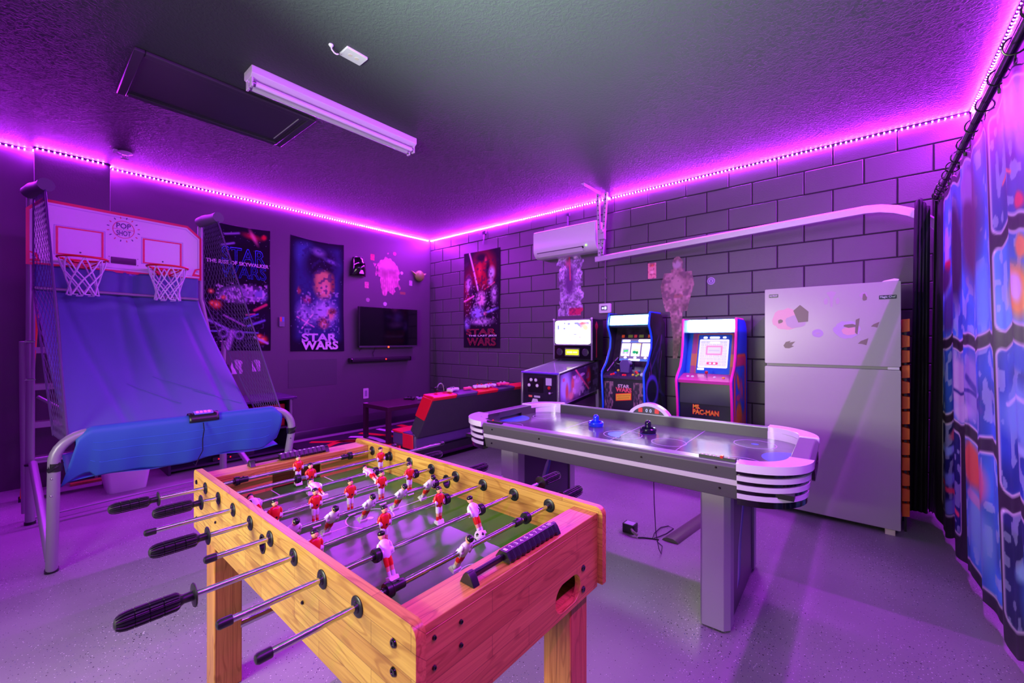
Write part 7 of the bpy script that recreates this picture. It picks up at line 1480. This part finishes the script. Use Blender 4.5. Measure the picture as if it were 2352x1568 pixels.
# printed curtain
YC0, YC1 = 4.10, 1.45     # far edge, near edge
NUc, NVc = 420, 300
cv = Canvas(NUc, NVc, (44, 38, 52), asp=1.0)
def cell(u0, u1, v0, v1, bg, seed, items):
    cv.rect(u0, u1, v0, v1, (196, 188, 206), r=0.018, soft=0.004)
    a = cv.a.copy(); cv.rect(u0 + 0.006, u1 - 0.006, v0 + 0.006, v1 - 0.006, bg, r=0.014, soft=0.004)
    msk = (cv.U > u0 + 0.007) & (cv.U < u1 - 0.007) & (cv.V > v0 + 0.007) & (cv.V < v1 - 0.007)
    base = cv.a.copy()
    k = vnoise(NVc, NUc, 60, seed); k2 = vnoise(NVc, NUc, 22, seed + 1)
    cv.a = np.where(msk[..., None], np.clip(cv.a * (0.80 + 0.5 * k2[..., None]), 0, 255), cv.a)
    cv.a = np.where((msk & (k > 0.64))[..., None], cv.a * 0.45 + np.array((196, 210, 226)) * 0.55, cv.a)
    for it in items:
        kind, p = it[0], it[1:]
        before = cv.a.copy()
        if kind == 'e': cv.ell(u0 + (u1 - u0) * p[0], v0 + (v1 - v0) * p[1], (u1 - u0) * p[2], (v1 - v0) * p[3], p[4], 0.45, p[5] if len(p) > 5 else 0)
        if kind == 'l': cv.line(u0 + (u1 - u0) * p[0], v0 + (v1 - v0) * p[1], u0 + (u1 - u0) * p[2], v0 + (v1 - v0) * p[3], p[4], p[5], 0.6)
        cv.a = np.where(msk[..., None], cv.a, before)
# u positions are fractions of cloth width from the far edge
uy = lambda y: (YC0 - y) / (YC0 - YC1)
vz = lambda z: (z - 0.04) / (2.20 - 0.04)
A0, A1, B0_, B1_, C0, C1 = uy(3.92), uy(2.64), uy(2.57), uy(1.86), uy(1.80), uy(1.48)
BL = (46, 96, 180)
cell(A0, A1, vz(1.27), vz(2.16), (58, 116, 208), 1, [('e', 0.72, 0.62, 0.20, 0.45, (92, 62, 96)), ('e', 0.66, 0.85, 0.14, 0.12, (140, 120, 170)), ('e', 0.38, 0.55, 0.16, 0.42, (52, 40, 66)), ('e', 0.16, 0.60, 0.05, 0.24, (176, 156, 206)), ('e', 0.17, 0.5, 0.06, 0.06, (190, 30, 70)), ('e', 0.12, 0.42, 0.12, 0.12, (66, 40, 84)), ('e', 0.22, 0.18, 0.18, 0.2, (78, 66, 140)), ('e', 0.88, 0.2, 0.12, 0.22, (90, 160, 225))])
cell(A0, A1, vz(0.80), vz(1.215), (44, 90, 176), 5, [('e', 0.42, 0.55, 0.17, 0.5, (196, 180, 218)), ('e', 0.66, 0.5, 0.16, 0.5, (140, 140, 190)), ('l', 0.28, 0.42, 0.85, 0.44, 0.006, (60, 60, 140)), ('e', 0.5, 0.15, 0.2, 0.18, (200, 190, 226)), ('l', 0.6, 0.6, 0.85, 0.3, 0.012, (70, 70, 150))])
cell(A0, uy(3.36), vz(0.17), vz(0.75), (24, 34, 92), 9, [('e', 0.4, 0.7, 0.4, 0.06, (130, 160, 226)), ('e', 0.4, 0.4, 0.4, 0.08, (120, 150, 220)), ('l', 0.05, 0.35, 0.9, 0.2, 0.010, (236, 80, 110)), ('e', 0.5, 0.1, 0.3, 0.12, (110, 130, 206)), ('e', 0.6, 0.85, 0.2, 0.08, (190, 90, 110))])
cell(uy(3.30), A1, vz(0.10), vz(0.74), (60, 120, 196), 13, [('e', 0.3, 0.8, 0.24, 0.24, (216, 96, 76)), ('e', 0.6, 0.75, 0.2, 0.22, (196, 110, 130)), ('e', 0.5, 0.35, 0.4, 0.32, (120, 170, 216)), ('e', 0.35, 0.55, 0.2, 0.06, (190, 150, 190))])
cell(B0_, B1_, vz(1.69), vz(2.17), (54, 80, 150), 17, [('e', 0.55, 0.75, 0.5, 0.3, (96, 146, 214)), ('e', 0.3, 0.3, 0.06, 0.1, (130, 170, 226)), ('l', 0.2, 0.36, 0.4, 0.34, 0.005, (236, 130, 90)), ('e', 0.6, 0.5, 0.12, 0.12, (126, 136, 206)), ('e', 0.5, 0.1, 0.08, 0.08, (226, 70, 80))])
cell(B0_, B1_, vz(1.30), vz(1.64), (70, 136, 216), 21, [('e', 0.42, 0.36, 0.26, 0.36, (236, 160, 60)), ('e', 0.40, 0.40, 0.13, 0.2, (226, 190, 226)), ('e', 0.5, 0.82, 0.10, 0.16, (236, 150, 80)), ('e', 0.9, 0.3, 0.12, 0.12, (196, 186, 220)), ('e', 0.88, 0.7, 0.2, 0.2, (30, 90, 196))])
cell(B0_, B1_, vz(0.66), vz(1.24), (30, 62, 150), 25, [('e', 0.4, 0.9, 0.35, 0.10, (36, 86, 190)), ('e', 0.4, 0.55, 0.5, 0.25, (110, 160, 220)), ('l', 0.1, 0.62, 0.6, 0.66, 0.006, (190, 200, 236)), ('e', 0.75, 0.3, 0.3, 0.2, (40, 66, 150)), ('l', 0.3, 0.3, 0.9, 0.45, 0.010, (150, 186, 230)), ('e', 0.9, 0.5, 0.12, 0.2, (140, 66, 90)), ('e', 0.8, 0.12, 0.2, 0.12, (30, 40, 110))])
cell(B0_, B1_, vz(0.14), vz(0.60), (26, 40, 92), 29, [('e', 0.35, 0.3, 0.18, 0.5, (46, 110, 200)), ('e', 0.3, 0.5, 0.2, 0.12, (140, 190, 230)), ('l', 0.3, 0.2, 0.9, 0.05, 0.012, (226, 90, 130))])
cell(C0, C1, vz(1.40), vz(2.16), (50, 110, 200), 33, []); cell(C0, C1, vz(0.74), vz(1.34), (34, 70, 160), 37, []); cell(C0, C1, vz(0.10), vz(0.68), (70, 90, 150), 41, [])
def curtain_x(y, v):
    # hem line bows into the room a little towards the garage corner
    hem = np.interp(y, [1.4, 2.5, 2.8, 3.2, 3.7, 4.2], [5.90, 5.885, 5.865, 5.855, 5.835, 5.79])
    return hem + (XR_ + 0.004 - hem) * v
def cur(u, v):
    y = YC0 + (YC1 - YC0) * u
    fold = 0.010 * math.sin(u * 2 * PI * 9.0 + 0.6 * math.sin(v * 2.2)) + 0.0035 * math.sin(u * 2 * PI * 21 + 1.3)
    amp = 0.55 + 0.45 * (1 - v); top = 2.20 - 0.012 * (1 - math.cos(2 * PI * (u * 15.0 + 0.2)))
    z = 0.045 + 0.02 * math.sin(u * 40) + (top - 0.045) * v
    if v < 0.5: z += 0.02 * math.sin(u * 2 * PI * 11) * (0.5 - v)
    return (float(curtain_x(y, v)) - fold * amp, y + 0.012 * math.sin(u * 2 * PI * 11 + 1.5) * amp + (0.05 * (v - 0.3) if u < 0.02 else 0), z)
t = thing('curtain', 'printed curtain with rows of framed blue pictures on the black rod', 'curtain', (5.85, 2.8, 0.04))
print_sheet('printed_cloth', cv, cur, vcol_mat('satin_print', 0.42, spec=0.45, bump=(300, 0.12, 0.001)), t, solid=0.002)
bl = MB().grid(lambda u, v: (float(curtain_x(4.10 + 0.06 * u, v)) - 0.018 * math.sin(u * 6 + 1), 4.10 + 0.07 * u * (1 - 0.4 * v), 0.05 + 2.165 * v), 8, 30)
build('side_hem', bl, M_CB, t, solid=0.002)
def blk(u, v):
    w0, w1 = 5.664 + 0.042 * v ** 0.8, 5.762 + 0.016 * v
    x = w0 + (w1 - w0) * u; y = 4.045 + 0.022 * math.sin(u * 2 * PI * 4.0 + v * 1.2) + 0.008 * math.sin(u * 31 + v * 5)
    return (x + 0.006 * math.sin(u * 2 * PI * 4.0 + v * 1.2 + 1.5), y, 0.06 + (2.14 + 0.03 * math.sin(u * 5)) * v)
t = thing('curtain', 'plain black gathered curtain between the refrigerator and the printed curtain', 'curtain', (5.72, 4.05, 0.06))
build('cloth', MB().grid(blk, 60, 40), M_CB, t, solid=0.003)
